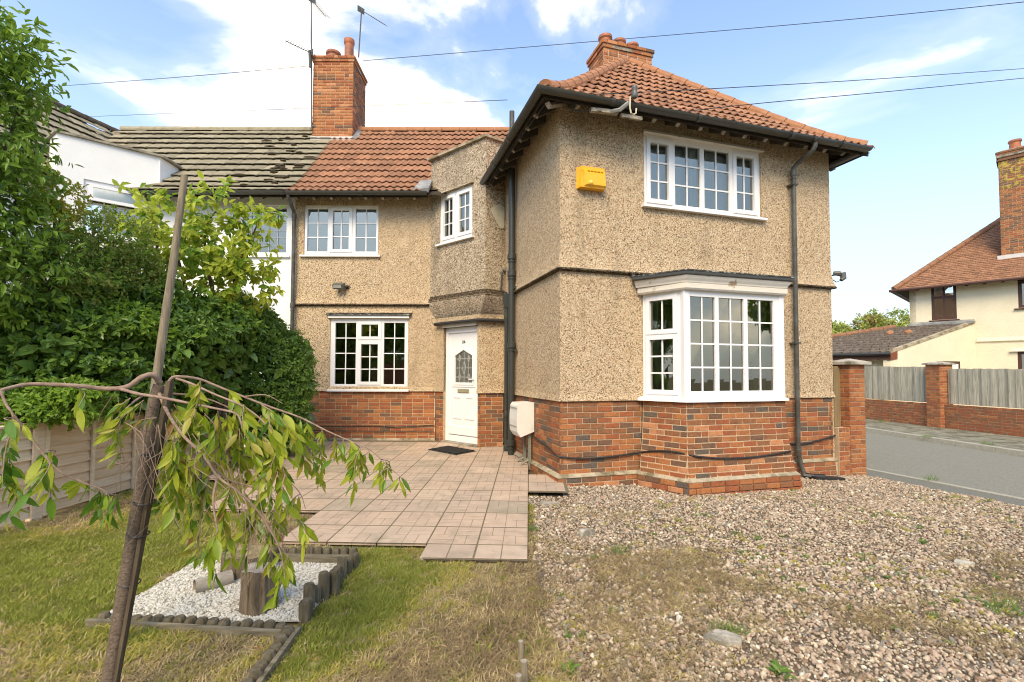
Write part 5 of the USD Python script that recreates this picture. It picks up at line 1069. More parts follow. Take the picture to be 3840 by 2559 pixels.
for s in np.arange(.25, 8, .48): part(CH, 'rafter_foot', MB().hexa([hf.P(s, .0, zE - .02), hf.P(s + .10, .0, zE - .02), hf.P(s + .10, -.05, zE - .02), hf.P(s, -.05, zE - .02), hf.P(s, .38, zE - .10), hf.P(s + .10, .38, zE - .10), hf.P(s + .10, .0, zE + .12), hf.P(s, .0, zE + .12)]), 'brown_frame')
ca, cz = at(2299, 545, 18.0), 0
cfr = Fr(ca[:2], ca[:2] + hd)
sc_ = chimney(CH, cfr, 1.3, .8, 4.6, 9.98, [(.45, -.35, .17, .42), (.9, -.35, .15, .4)], np.random.RandomState(3), corbel=3, kinds=['brick_brown', 'brick_red', 'brick_brown', 'brick_orange', 'brick_dark'], lichen=(8.5, 9.62))
part(sc_, 'string_course', MB().fbox(cfr, -.05, 1.35, -.85, .05, 9.62, 9.68), 'brick_dark'); part(sc_, 'flashing', MB().fbox(cfr, -.10, 1.35, -.9, .06, 5.6, 6.02), 'flashing_white')
# the lean-to and its tiles
E2, F2_ = np.array([13.4, 17.0]), np.array([17.58, 18.19]); ex_ = -hd
E1 = E2 + ex_ * 6.5; T1 = H0 + hd * -.1
zl, zt = 2.30, 3.50
part(CH, 'lean_to_wall', MB().hexa([(*E2, -.2), (*F2_, -.2), (*(F2_ + ex_ * .2), -.2), (*(E2 + ex_ * .2), -.2), (*E2, zl - .03), (*F2_, zt - .03), (*(F2_ + ex_ * .2), zt - .03), (*(E2 + ex_ * .2), zl - .03)]), 'cream_render')
part(CH, 'lean_to_wall', MB().hexa([(*(E2 + (.35, .1)), -.2), (*(E2 + ex_ * 7 + (.35, .1)), -.2), (*(E2 + ex_ * 7 + (.55, .1)), -.2), (*(E2 + (.55, .1)), -.2), (*(E2 + (.35, .1)), zl), (*(E2 + ex_ * 7 + (.35, .1)), zl), (*(E2 + ex_ * 7 + (.55, .1)), zl), (*(E2 + (.55, .1)), zl)]), 'cream_render')
lr = part(CH, 'lean_to_roof', MB().quad((*E2, zl), (*E1, zl), (*(T1 + ex_ * .2), zt), (*F2_, zt)), 'tile_moss')
nr = 11
for i in range(nr):
    t0, t1 = i / nr, (i + 1) / nr; mbx = MB()
    for j in range(22):
        aL = lambda t, q: (E2 * (1 - t) + F2_ * t) + ex_ * ((6.5 * (1 - t) + 2.0 * t) * q)
        q0, q1 = j / 22, (j + 1) / 22 - .004
        P = [np.array([*aL(t0, q0), zl + (zt - zl) * t0 + .065]), np.array([*aL(t0, q1), zl + (zt - zl) * t0 + .065]), np.array([*aL(t1, q1), zl + (zt - zl) * t1 + .010]), np.array([*aL(t1, q0), zl + (zt - zl) * t1 + .010])]
        mbx.quad(*P); mbx.quad(P[0] - (0, 0, .05), P[1] - (0, 0, .05), P[1], P[0])
    part(lr, 'tile_course', mbx, 'tile_leanto')
vrg = lambda t, o, z: np.array([*(E2 * (1 - t) + F2_ * t - ex_ * o), zl + (zt - zl) * t + z])
part(CH, 'verge', MB().hexa([vrg(0, .03, -.02), vrg(1, .03, -.02), vrg(1, -.10, -.02), vrg(0, -.10, -.02), vrg(0, .03, .075), vrg(1, .03, .075), vrg(1, -.10, .075), vrg(0, -.10, .075)]), 'cement')
part(CH, 'lead_flashing', MB().hexa([(*(F2_ + hn * .02), zt), (*(H0 + hn * .02), zt), (*(H0 + hn * .25), zt - .02), (*(F2_ + hn * .25), zt - .02), (*(F2_ + hn * .01), zt + .14), (*(H0 + hn * .01), zt + .14), (*(H0 + hn * .25), zt + .05), (*(F2_ + hn * .25), zt + .05)]), 'lead')
capping(lr, [(*E1, zl + .05), (*(T1 + ex_ * .1), zt + .03)], .11, 'hip_tile', 'tile_terracotta_d', step=.45)
part(CH, 'lean_to_fascia', MB().hexa([(*(E2 - (.02, .05)), zl - .24), (*(E1 - (.02, .05)), zl - .24), (*(E1 + (.05, .0)), zl - .24), (*(E2 + (.05, .0)), zl - .24), (*(E2 - (.02, .05)), zl - .04), (*(E1 - (.02, .05)), zl - .04), (*(E1 + (.05, .0)), zl - .04), (*(E2 + (.05, .0)), zl - .04)]), 'brown_frame')
part(CH, 'lean_to_gutter', MB().tube([(*(E2 - (.06, .1)), zl - .05), (*(E1 - (.06, .1)), zl - .05)], .06, 8), 'black_plastic')
part(CH, 'fascia_end', MB().hexa([vrg(-.01, .035, -.26), vrg(.07, .035, -.30), vrg(.07, -.05, -.30), vrg(-.01, -.05, -.26), vrg(-.01, .035, -.02), vrg(.07, .035, -.02), vrg(.07, -.05, -.02), vrg(-.01, -.05, -.02)]), 'brown_fascia')
lw = [np.array([*(E2 * (1 - t) + F2_ * t - ex_ * .012), z]) for t in (.52, .80) for z in (.9, 2.02)]
part(CH, 'lean_to_window', MB().quad(lw[0], lw[2], lw[3], lw[1]), 'brown_frame')
lw2 = [np.array([*(E2 * (1 - t) + F2_ * t - ex_ * .02), z]) for t in (.545, .775) for z in (1.0, 1.92)]
part(CH, 'lean_to_pane', MB().quad(lw2[0], lw2[2], lw2[3], lw2[1]), 'net_curtain')
for q in ((.35, .42), (.52, .60)):
    c = aL(.70, q[0]); mbx = MB().tube([(*c, zl + (zt - zl) * .66 + .10), (*(c - np.array([.25, .07])), zl + (zt - zl) * .60 + .09)], .10, 8); part(lr, 'ridge_vent', mbx, 'hip_tile')

# the timber fence along the left boundary
def fence_x(y): return -4.985 + .02 * (y - 4.6)
LF = thing('timber_fence', 'low tan timber fence of overlapping horizontal boards under the hedge', 'fence', (-4.95, 5.5, 0))
rw = np.random.RandomState(15)
for y0 in (1.40, 3.23, 5.06, 6.89, 8.72):
    x0 = fence_x(y0)
    part(LF, 'post', MB().box(x0 - .05, x0 + .04, y0 - .045, y0 + .045, -.2, 1.02), 'fence_pale')
    if y0 > 8: break
    ya, yb = y0 + .045, y0 + 1.785; n = 8
    for k in range(n):
        za, zb2 = .03 + k * .118, .03 + k * .118 + .128; xa, xb = fence_x(ya), fence_x(yb); w1_, w2_ = rw.uniform(-.006, .006, 2)
        m_ = ['fence_tan', 'fence_pale', 'fence_tan'][rw.randint(3)]
        part(LF, 'board', MB().hexa([(xa + .010, ya, za + w1_), (xb + .010, yb, za + w2_), (xb + .034, yb, za + w2_), (xa + .034, ya, za + w1_), (xa - .004, ya, zb2 + w1_), (xb - .004, yb, zb2 + w2_), (xb + .003, yb, zb2 + w2_), (xa + .003, ya, zb2 + w1_)]), m_)
    for yy in (ya + .02, (ya + yb) / 2 - .3, (ya + yb) / 2 + .3, yb - .02): part(LF, 'batten', MB().box(fence_x(yy) + .036, fence_x(yy) + .056, yy - .02, yy + .02, .02, .985), 'fence_pale')
    part(LF, 'capping', MB().hexa([(fence_x(ya) - .025, ya, .975), (fence_x(yb) - .025, yb, .975), (fence_x(yb) + .045, yb, .975), (fence_x(ya) + .045, ya, .975), (fence_x(ya) - .025, ya, 1.0), (fence_x(yb) - .025, yb, 1.0), (fence_x(yb) + .045, yb, .995), (fence_x(ya) + .045, ya, .995)]), 'fence_pale')
bn = thing('garden_bin', 'grey bin with a green lid half hidden behind the weeping tree', 'bin', (-3.95, 8.9, .1))
part(bn, 'body', MB().hexa([(-4.12, 8.72, .1), (-3.78, 8.72, .1), (-3.78, 9.06, .1), (-4.12, 9.06, .1), (-4.17, 8.67, .62), (-3.73, 8.67, .62), (-3.73, 9.11, .62), (-4.17, 9.11, .62)]), 'bin_grey')
part(bn, 'lid', MB().hexa([(-4.2, 8.64, .62), (-3.7, 8.64, .62), (-3.7, 9.14, .62), (-4.2, 9.14, .62), (-4.14, 8.74, .72), (-3.76, 8.74, .72), (-3.76, 9.10, .76), (-4.14, 9.10, .76)]), 'bin_green')

# ================================================================== planting
def unit(v): return v / (np.linalg.norm(v, axis=-1, keepdims=True) + 1e-9)
def leaves(pos, axis, nrm, ln, wd, fold=.25):
    """leaf blades of four triangles each, folded along the midrib; pos is the stalk end"""
    axis = unit(axis); side = unit(np.cross(nrm, axis)); n = unit(np.cross(axis, side)); ln = np.broadcast_to(ln, (len(pos),))[:, None]; wd = np.broadcast_to(wd, (len(pos),))[:, None]
    b = pos; t = pos + axis * ln - n * ln * .12
    l1 = pos + axis * ln * .33 + side * wd * .5 + n * wd * fold; r1 = pos + axis * ln * .33 - side * wd * .5 + n * wd * fold
    l2 = pos + axis * ln * .72 + side * wd * .36 + n * wd * fold * .6 - n * ln * .04; r2 = pos + axis * ln * .72 - side * wd * .36 + n * wd * fold * .6 - n * ln * .04
    v = np.stack([b, l1, l2, t, r2, r1], 1).reshape(-1, 3); k = np.arange(len(pos))[:, None, None] * 6
    f = (np.array([[0, 1, 2], [0, 2, 3], [0, 3, 4], [0, 4, 5]])[None] + k).reshape(-1, 3); return v, f

def blob(u, v, D, ru, rv, rd): c = at(u, v, D); k = D / FPX * S; return (c, np.array([ru * k, rd, rv * k]))

def foliage(blobs, nsprig, per, ln, wd, rng, inside=.35, droop=.25, sprig=.10, seed=1):
    vol = np.array([(b[1].prod()) ** (2 / 3) for b in blobs]); P, O = [], []
    for _ in range(60):
        if sum(len(p) for p in P) >= nsprig: break
        n = nsprig; bi = rng.choice(len(blobs), n, p=vol / vol.sum()); c = np.array([blobs[i][0] for i in bi]); r = np.array([blobs[i][1] for i in bi])
        d = unit(rng.normal(size=(n, 3))); lump = .78 + .42 * meshkit.noise(d * 2.6 + bi[:, None] * 7.3, seed) + .20 * (meshkit.noise(d * 7.0 + bi[:, None] * 3.1, seed + 5) - .5)
        rad = np.where(rng.rand(n) < inside, rng.uniform(.35, .9, n), rng.uniform(.86, 1.04, n)) * lump; p = c + d * r * rad[:, None]
        ok = np.ones(n, bool)
        for bc, br in blobs: ok &= (((p - bc) / br) ** 2).sum(1) > .28
        ok &= (d[:, 1] < .35) | (rng.rand(n) < .35); ok &= p[:, 2] > .05
        ok &= (p[:, 1] < 2) | (p[:, 0] > 0) | (p[:, 1] > 8.6) | ((p[:, 1] > 7.4) & ((p[:, 0] > -4.35) | (p[:, 2] > .92))) | (p[:, 0] < fence_x(p[:, 1]) - .06) | ((p[:, 2] > .97 + .35 * rng.rand(n)) & (p[:, 0] < fence_x(p[:, 1]) + .45 + (p[:, 2] - 1.0) * .55))
        P.append(p[ok]); O.append(d[ok])
    P, O = np.vstack(P)[:nsprig], np.vstack(O)[:nsprig]
    tw = unit(O + rng.normal(0, .55, P.shape) + np.array([0, 0, .35])); k = per
    base = np.repeat(P, k, 0); tdir = np.repeat(tw, k, 0); al = rng.uniform(0, 1, len(base))[:, None]
    pos = base + tdir * al * sprig; ax = unit(tdir * .6 + rng.normal(0, .75, pos.shape) - np.array([0, 0, droop])); nr = unit(np.repeat(O, k, 0) * .95 + np.array([0, -.2, .55]) + rng.normal(0, .45, pos.shape))
    s = rng.uniform(.65, 1.2, len(pos)); return pos, ax, nr, ln * s, wd * s

def plant(name, label, cat, blobs, specs, stems, seed, group=None, extra=None):
    """specs: (material, sprigs, leaves per sprig, length, width)"""
    rng = np.random.RandomState(seed); c = np.mean([b[0] for b in blobs], 0); t = thing(name, label, cat, (c[0], c[1], 0.0), group=group)
    mb = MB()
    for s in stems: mb.tube(catmull(s, 4), np.linspace(.035, .010, (len(s) - 1) * 4 + 1), 6)
    part(t, 'trunk' if cat == 'tree' else 'stem', mb, 'shrub_bark')
    crown = []
    for (m_, ns, per, ln, wd, *kw) in specs:
        kw = kw[0] if kw else {}
        bl = kw.pop('blobs', blobs); v, f = leaves(*foliage(bl, ns, per, ln, wd, rng, seed=seed, **kw)); crown.append((v, f, m_))
    part_multi(t, 'crown', crown); return t
def stems_for(blobs, n, rng, base=None):
    out = []
    for i in range(n):
        b = blobs[i % len(blobs)]; c = b[0] + rng.uniform(-.4, .4, 3) * b[1]; g = np.array([min(c[0], fence_x(c[1]) - .25) if c[1] < 8 else c[0], c[1], .0]) if base is None else np.array([base[0] + rng.uniform(-.1, .1), base[1] + rng.uniform(-.1, .1), .0])
        mid = g * .8 + c * .2; mid[2] = max(c[2] * .55, .9); out.append([g, mid, c])
    return out
rs = np.random.RandomState(2)
b1 = [blob(652, 830, 8.35, 50, 70, .5), blob(600, 860, 8.1, 95, 105, .6), blob(660, 900, 8.2, 52, 90, .5), blob(555, 770, 8.0, 85, 85, .6), blob(640, 985, 8.2, 66, 55, .4), blob(520, 930, 8.0, 70, 70, .5), blob(600, 765, 8.2, 45, 38, .4)]
plant('evergreen_shrub', 'dense dark small-leaved evergreen shrub against the left end of the pebbledashed house', 'shrub', b1, [('leaf_dark', 5200, 6, .054, .028), ('leaf_mid', 1200, 6, .05, .026, dict(inside=.0)), ('leaf_dark', 1300, 4, .13, .09, dict(inside=1.0))], stems_for(b1, 6, rs), 3)
b3 = [blob(150, 800, 5.75, 190, 130, .7), blob(350, 820, 6.4, 150, 115, .7), blob(475, 800, 7.1, 120, 110, .6), blob(50, 880, 5.35, 120, 90, .35), blob(300, 720, 6.4, 120, 75, .6), blob(480, 905, 7.3, 110, 55, .5), blob(250, 910, 5.95, 130, 45, .35), blob(400, 910, 6.6, 90, 45, .3)]
plant('laurel_hedge', 'large dark green hedge of leathery leaves behind the low timber fence', 'hedge', b3, [('leaf_dark', 4200, 6, .085, .042), ('leaf_mid', 1900, 6, .08, .042, dict(inside=.05)), ('leaf_dark', 1300, 4, .18, .11, dict(inside=1.0))], stems_for(b3, 10, rs), 5)
b2 = [blob(500, 478, 7.2, 50, 44, .35), blob(405, 515, 7.0, 62, 48, .4), blob(510, 565, 7.3, 68, 52, .4), blob(550, 655, 7.4, 72, 45, .4), blob(470, 640, 7.2, 90, 70, .5), blob(575, 600, 7.4, 55, 35, .35), blob(597, 508, 7.3, 34, 26, .25), blob(345, 465, 7.0, 40, 28, .25), blob(330, 560, 7.0, 55, 45, .35), blob(420, 590, 7.0, 80, 60, .4)]
plant('young_tree', 'lime green young tree with large oval leaves rising above the hedge', 'tree', b2, [('leaf_lime', 330, 6, .135, .068, dict(inside=.25, droop=.5, sprig=.2)), ('leaf_bright', 170, 6, .125, .062, dict(inside=.5, droop=.5, sprig=.18))], [[(-4.35, 7.2, 0), (-4.3, 7.2, 1.6), at(470, 560, 7.2), at(505, 470, 7.2)], [(-4.35, 7.2, 1.0), at(420, 640, 7.1), at(400, 520, 7.0)], [(-4.3, 7.2, 1.4), at(540, 640, 7.3), at(590, 520, 7.3)], [(-4.35, 7.2, .9), at(380, 640, 7.0), at(345, 470, 7.0)]], 8)
b5 = [blob(235, 560, 6.1, 85, 60, .45), blob(170, 640, 5.7, 110, 75, .5), blob(275, 650, 6.3, 85, 65, .45), blob(330, 640, 6.5, 60, 45, .35)]
t5 = plant('berry_shrub', 'arching small-leaved shrub with red berries between the hedge and the tall tree', 'shrub', b5, [('leaf_olive', 1500, 7, .048, .022, dict(sprig=.2)), ('leaf_bright', 350, 7, .05, .024, dict(inside=0, sprig=.2)), ('leaf_mid', 500, 7, .05, .024, dict(inside=.9))], stems_for(b5, 9, rs), 11)
for i in range(26):
    b = b5[rs.randint(len(b5))]; d = unit(rs.normal(size=3)); d[1] = -abs(d[1]); ic = trimesh.creation.icosphere(1, .014); part(t5, 'berry', trimesh.Trimesh(ic.vertices + b[0] + d * b[1] * .95, ic.faces, process=False), 'berry')
b4 = [blob(-5, 110, 4.5, 42, 62, .3), blob(18, 190, 4.6, 34, 38, .3), blob(-10, 320, 4.6, 58, 70, .4), blob(28, 410, 4.75, 42, 36, .3), blob(20, 545, 4.9, 80, 80, .45), blob(45, 650, 5.1, 90, 75, .5), blob(-60, 250, 4.6, 62, 200, .5), blob(-60, 560, 4.8, 90, 190, .6), blob(60, 108, 4.5, 30, 16, .2), blob(70, 335, 4.8, 42, 18, .22), blob(62, 235, 4.7, 26, 11, .2)]
plant('tall_tree', 'tall tree with drooping pointed leaf sprays at the left edge', 'tree', b4, [('leaf_mid', 620, 7, .095, .034, dict(inside=.2, droop=.6, sprig=.28)), ('leaf_bright', 560, 7, .095, .034, dict(inside=.05, droop=.6, sprig=.28)), ('leaf_dark', 420, 7, .09, .036, dict(inside=.7))], [[(-5.6, 4.7, 0), (-5.5, 4.7, 2), at(-40, 300, 4.7), at(-10, 100, 4.6)], [(-5.5, 4.7, 1.2), at(20, 600, 4.9), at(40, 400, 4.8)], [(-5.5, 4.7, 2.2), at(20, 330, 4.7), at(60, 200, 4.6)]], 13)
b6 = [blob(142, 455, 5.4, 34, 34, .25), blob(120, 500, 5.4, 34, 34, .25)]
plant('golden_shrub', 'small golden yellow shrub top showing before the white house', 'shrub', b6, [('leaf_golden', 170, 7, .05, .026)], stems_for(b6, 3, rs), 17)
b7 = [blob(275, 745, 5.75, 75, 36, .22), blob(345, 765, 5.9, 40, 25, .2)]
plant('privet_shrub', 'bright green privet sprays showing on the front of the dark hedge', 'shrub', b7, [('leaf_bright', 420, 7, .065, .03, dict(inside=.05))], stems_for(b7, 3, rs), 19)
b8 = [blob(150, 925, 5.15, 105, 36, .18), blob(60, 955, 5.0, 70, 26, .15), blob(240, 955, 5.5, 70, 22, .15)]
plant('privet_shrub', 'bright green privet spilling over the top of the timber fence', 'shrub', b8, [('leaf_bright', 460, 7, .065, .03, dict(inside=.05)), ('leaf_mid', 300, 7, .065, .03, dict(inside=.1))], stems_for(b8, 4, rs), 23)

# trees far beyond the lean-to
def far_tree(label, u, v, D, w, h, seed, mats, n=900):
    c = at(u, v, D); rng = np.random.RandomState(seed); t = thing('far_tree', label, 'tree', (c[0], c[1], -.3), group=None)
    top = c[2]; part(t, 'trunk', MB().tube([(c[0], c[1], -.3), (c[0], c[1], top * .45), (c[0] + .2, c[1], top * .85)], [.2, .14, .04], 7), 'shrub_bark')
    bl = [(np.array([c[0] + rng.uniform(-.6, .6) * w, c[1] + rng.uniform(-.5, .5) * w, top - h * (.18 + .75 * rng.rand())]), np.array([w * .42, w * .4, h * .26]) * rng.uniform(.7, 1.15)) for i in range(11)] + [(np.array([c[0], c[1], top - h * .22]), np.array([w * .35, w * .35, h * .22]))]
    part_multi(t, 'crown', [(*leaves(*foliage(bl, int(n * k), 7, .17, .10, rng, seed=seed, sprig=.35)), m_) for m_, k in mats])
far_tree('green bushy tree nearest the house corner beyond the lean-to roof', 1925, 752, 33, 2.0, 4.2, 1, [('leaf_far', 1), ('leaf_far_light', .6)])
far_tree('tree with russet upright tips behind the lean-to roof', 2004, 722, 34, 1.5, 5.0, 2, [('leaf_far', .8), ('leaf_far_light', .6), ('leaf_russet', .45)])
far_tree('yellow green tree between the russet tree and the cream house', 2045, 738, 34, 1.7, 4.4, 3, [('leaf_far_light', 1), ('leaf_far', .6)])
far_tree('green tree just left of the cream house wall', 2090, 728, 35, 1.8, 4.6, 4, [('leaf_far', 1), ('leaf_far_light', .6)])
far_tree('dark green low tree filling the gap behind the lean-to', 1965, 768, 38, 2.6, 3.8, 5, [('leaf_far', 1), ('leaf_far_light', .3)])
# the tree and house across the way that the windows mirror
def far_back_tree(label, c, w, h, seed):
    rng = np.random.RandomState(seed); t = thing('street_tree', label, 'tree', (c[0], c[1], -.3))
    part(t, 'trunk', MB().tube([(c[0], c[1], -.3), (c[0] + .1, c[1], h * .4), (c[0], c[1], h * .8)], [.3, .2, .06], 8), 'shrub_bark')
    bl = [(np.array([c[0] + rng.uniform(-.5, .5) * w, c[1] + rng.uniform(-.4, .4) * w, h * rng.uniform(.42, .9)]), np.array([w * .34, w * .34, h * .15])) for i in range(14)]
    v_, f_ = leaves(*foliage(bl, 2200, 6, .30, .2, rng, seed=seed, sprig=.5)); part(t, 'crown', trimesh.Trimesh(v_, f_, process=False), 'leaf_mid')
OB = thing('brick_terrace', 'brick and white terrace across the street behind the viewer, mirrored in the bay panes', 'house', (3, -22, 0))
part(OB, 'wall', MB().box(-16, 24, -28, -22, -.3, 2.9), 'brick_brown'); part(OB, 'upper_wall', MB().box(-15.95, 23.95, -27.9, -22.05, 2.9, 5.4), 'white_render')
part(OB, 'roof', MB().hexa([(-16.4, -21.5, 5.3), (24.4, -21.5, 5.3), (24.4, -28.5, 5.3), (-16.4, -28.5, 5.3), (-16.4, -24.9, 8.2), (24.4, -24.9, 8.2), (24.4, -25.1, 8.2), (-16.4, -25.1, 8.2)]), 'tile_moss')
part(OB, 'side_wall', MB().box(66, 74, -21.9, 1, -.3, 2.6), 'brick_brown'); part(OB, 'side_upper_wall', MB().box(66.05, 73.9, -21.9, .95, 2.6, 4.8), 'white_render'); part(OB, 'side_roof', MB().hexa([(65.5, -21.6, 4.75), (74.5, -21.6, 4.75), (74.5, 1.4, 4.75), (65.5, 1.4, 4.75), (69.9, -21.6, 7.0), (70.1, -21.6, 7.0), (70.1, 1.4, 7.0), (69.9, 1.4, 7.0)]), 'tile_moss')
for i in range(5):
    for z in (.9, 3.4): w_ = part(OB, 'window', MB().box(65.95, 66.02, -18 + i * 4, -16.2 + i * 4, z, z + 1.4), 'upvc'); part(w_, 'pane', MB().box(65.93, 65.948, -17.9 + i * 4, -17.15 + i * 4, z + .1, z + 1.3), 'room_dark'); part(w_, 'pane', MB().box(65.93, 65.948, -17.05 + i * 4, -16.3 + i * 4, z + .1, z + 1.3), 'room_dark')
for i in range(8):
    for z in (.9, 3.4): w_ = part(OB, 'window', MB().box(-14 + i * 4.8, -12.2 + i * 4.8, -22.03, -21.97, z, z + 1.4), 'upvc'); part(w_, 'pane', MB().box(-13.9 + i * 4.8, -13.15 + i * 4.8, -21.975, -21.96, z + .1, z + 1.3), 'room_dark'); part(w_, 'pane', MB().box(-13.05 + i * 4.8, -12.3 + i * 4.8, -21.975, -21.96, z + .1, z + 1.3), 'room_dark')
far_back_tree('tall street tree behind the viewer to the left, mirrored in the ground floor window', (-9.5, -14.0), 6.0, 7.5, 9)
far_back_tree('broad street tree behind the viewer to the right, mirrored in the bay window', (21.0, -1.0), 2.2, 7.0, 6)

# ------------------------------------------------------------------ the weeping cherry and its stakes
CT = thing('weeping_cherry', 'young weeping cherry with bare arching branches tied to a stake', 'tree', (-1.84, 2.2, -.05))
rc_ = np.random.RandomState(12)
tk = [at(232, 1640, 2.2), at(256, 1540, 2.21), at(290, 1330, 2.23), at(318, 1160, 2.26), at(340, 1020, 2.29), at(353, 930, 2.31), at(366, 885, 2.32)]
tr = part(CT, 'trunk', MB().tube(catmull(tk, 5), np.interp(np.linspace(0, 1, 31), [0, .6, 1], [.032, .027, .024]), 14), 'cherry_bark', smooth=50)
def branch(pts, r0, r1, name='branch', sides=7):
    P = catmull([at(*p) if len(p) == 3 else p for p in pts], 6); r = np.linspace(r0, r1, len(P)) * (1 + .06 * np.sin(np.arange(len(P)) * 1.7)); part(CT, name, MB().tube(P, r, sides), 'branch_bark', smooth=50); return P
BR1 = branch([(368, 880, 2.32), (352, 862, 2.28), (325, 868, 2.25), (300, 886, 2.24), (272, 893, 2.22), (230, 893, 2.20), (190, 888, 2.16), (120, 884, 2.10), (60, 884, 2.05), (0, 898, 1.98), (-60, 922, 1.92)], .0140, .0065)
BR2 = branch([(276, 894, 2.22), (320, 906, 2.16), (370, 914, 2.12), (430, 926, 2.10), (490, 938, 2.08), (540, 950, 2.06), (553, 968, 2.05), (556, 985, 2.05)], .0078, .003)
BR3 = branch([(362, 895, 2.32), (380, 888, 2.33), (396, 868, 2.34), (420, 866, 2.36), (460, 872, 2.4), (500, 888, 2.42), (560, 912, 2.42), (620, 935, 2.42), (690, 960, 2.42), (750, 990, 2.4), (800, 1012, 2.38), (850, 1034, 2.36), (890, 1070, 2.35), (915, 1092, 2.35), (935, 1104, 2.35)], .0080, .0012)
BR4 = branch([(366, 905, 2.3), (386, 950, 2.24), (420, 1000, 2.18), (470, 1050, 2.14), (500, 1095, 2.12), (540, 1125, 2.12), (580, 1160, 2.13), (620, 1215, 2.14), (645, 1270, 2.14), (655, 1330, 2.14)], .0085, .002)
BR5 = branch([(404, 870, 2.35), (440, 882, 2.3), (490, 905, 2.27), (560, 935, 2.25), (610, 975, 2.24), (640, 1030, 2.23), (655, 1090, 2.22), (690, 1135, 2.22), (702, 1170, 2.22)], .006, .0014)
BR6 = branch([(330, 908, 2.2), (300, 930, 2.1), (270, 960, 2.05), (230, 985, 2.0)], .005, .0015)
BR7 = branch([(2, 900, 1.98), (14, 930, 1.97), (30, 955, 1.97), (26, 990, 1.97), (14, 1030, 1.96), (6, 1090, 1.95)], .0055, .0018)
BR8 = branch([(32, 955, 1.97), (60, 990, 2.0), (100, 1045, 2.02), (140, 1085, 2.04), (190, 1110, 2.05), (235, 1125, 2.06), (258, 1150, 2.06)], .005, .0015)
BR9 = branch([(470, 1050, 2.14), (520, 1100, 2.2), (580, 1120, 2.24), (630, 1150, 2.26), (680, 1190, 2.28), (712, 1215, 2.28)], .005, .0015)
BR10 = branch([(500, 1095, 2.12), (490, 1150, 2.08), (500, 1220, 2.06), (510, 1280, 2.06)], .006, .002)
BR11 = branch([(560, 912, 2.42), (610, 908, 2.4), (650, 928, 2.38)], .004, .0012)
BR12 = branch([(372, 910, 2.3), (400, 905, 2.36), (470, 915, 2.45), (540, 945, 2.5), (600, 990, 2.52), (640, 1020, 2.5)], .006, .0014)
# leaf twigs: where each starts and where it hangs to
TW = [((300, 915), (262, 1000)), ((330, 920), (285, 1060)), ((400, 945), (375, 1100)), ((395, 1000), (395, 1140)), ((410, 1010), (400, 1210)), ((430, 1040), (440, 1130)), ((450, 1060), (440, 1230)), ((480, 1090), (455, 1290)), ((470, 950), (455, 1060)), ((440, 930), (425, 1040)), ((500, 945), (490, 1080)), ((520, 950), (520, 1100)), ((550, 985), (550, 1140)), ((530, 1120), (535, 1290)), ((500, 1220), (500, 1330)), ((580, 1160), (570, 1280)), ((560, 930), (590, 1060)), ((600, 955), (600, 1110)), ((600, 1000), (640, 1120)), ((640, 1030), (625, 1160)), ((620, 940), (660, 1050)), ((650, 950), (690, 1050)), ((655, 1090), (660, 1180)), ((690, 1135), (680, 1170)), ((630, 1150), (640, 1230)), ((680, 1190), (705, 1240)), ((690, 965), (700, 1080)), ((705, 970), (722, 1090)), ((740, 985), (738, 1120)), ((770, 1000), (765, 1060)), ((790, 1010), (790, 1050)), ((800, 1012), (820, 1085)), ((812, 1018), (805, 1070)), ((830, 1025), (812, 1125)), ((850, 1035), (842, 1080)), ((875, 1055), (868, 1090)), ((895, 1075), (890, 1105)), ((920, 1095), (922, 1118)), ((620, 1215), (625, 1300)), ((640, 1260), (655, 1340)), ((655, 1310), (640, 1385)), ((650, 1290), (662, 1300)), ((430, 880), (470, 930)), ((460, 875), (440, 960)), ((520, 895), (540, 960)), ((400, 930), (430, 1010)), ((560, 1130), (600, 1220)), ((590, 1170), (560, 1240)),
      ((10, 1040), (5, 1120)), ((18, 1010), (28, 1110)), ((0, 1090), (10, 1200)), ((26, 970), (12, 1000)), ((30, 960), (60, 975)), ((105, 1045), (75, 1130)), ((120, 1060), (118, 1150)), ((110, 1035), (95, 1060)), ((215, 1118), (178, 1100)), ((230, 1122), (212, 1150)), ((245, 1135), (238, 1190)), ((256, 1148), (262, 1175)), ((178, 890), (180, 935)), ((450, 940), (470, 1040)), ((360, 960), (300, 990)), ((480, 970), (400, 1060)), ((570, 990), (640, 1080)), ((520, 1000), (560, 1090)), ((600, 930), (690, 1010)), ((420, 1060), (370, 1180)), ((460, 1100), (480, 1200)), ((610, 1060), (590, 1160))]
LV = []
cmats = ['cherry_green'] * 8 + ['cherry_light'] * 7 + ['cherry_deep'] * 3 + ['cherry_bronze'] * 1
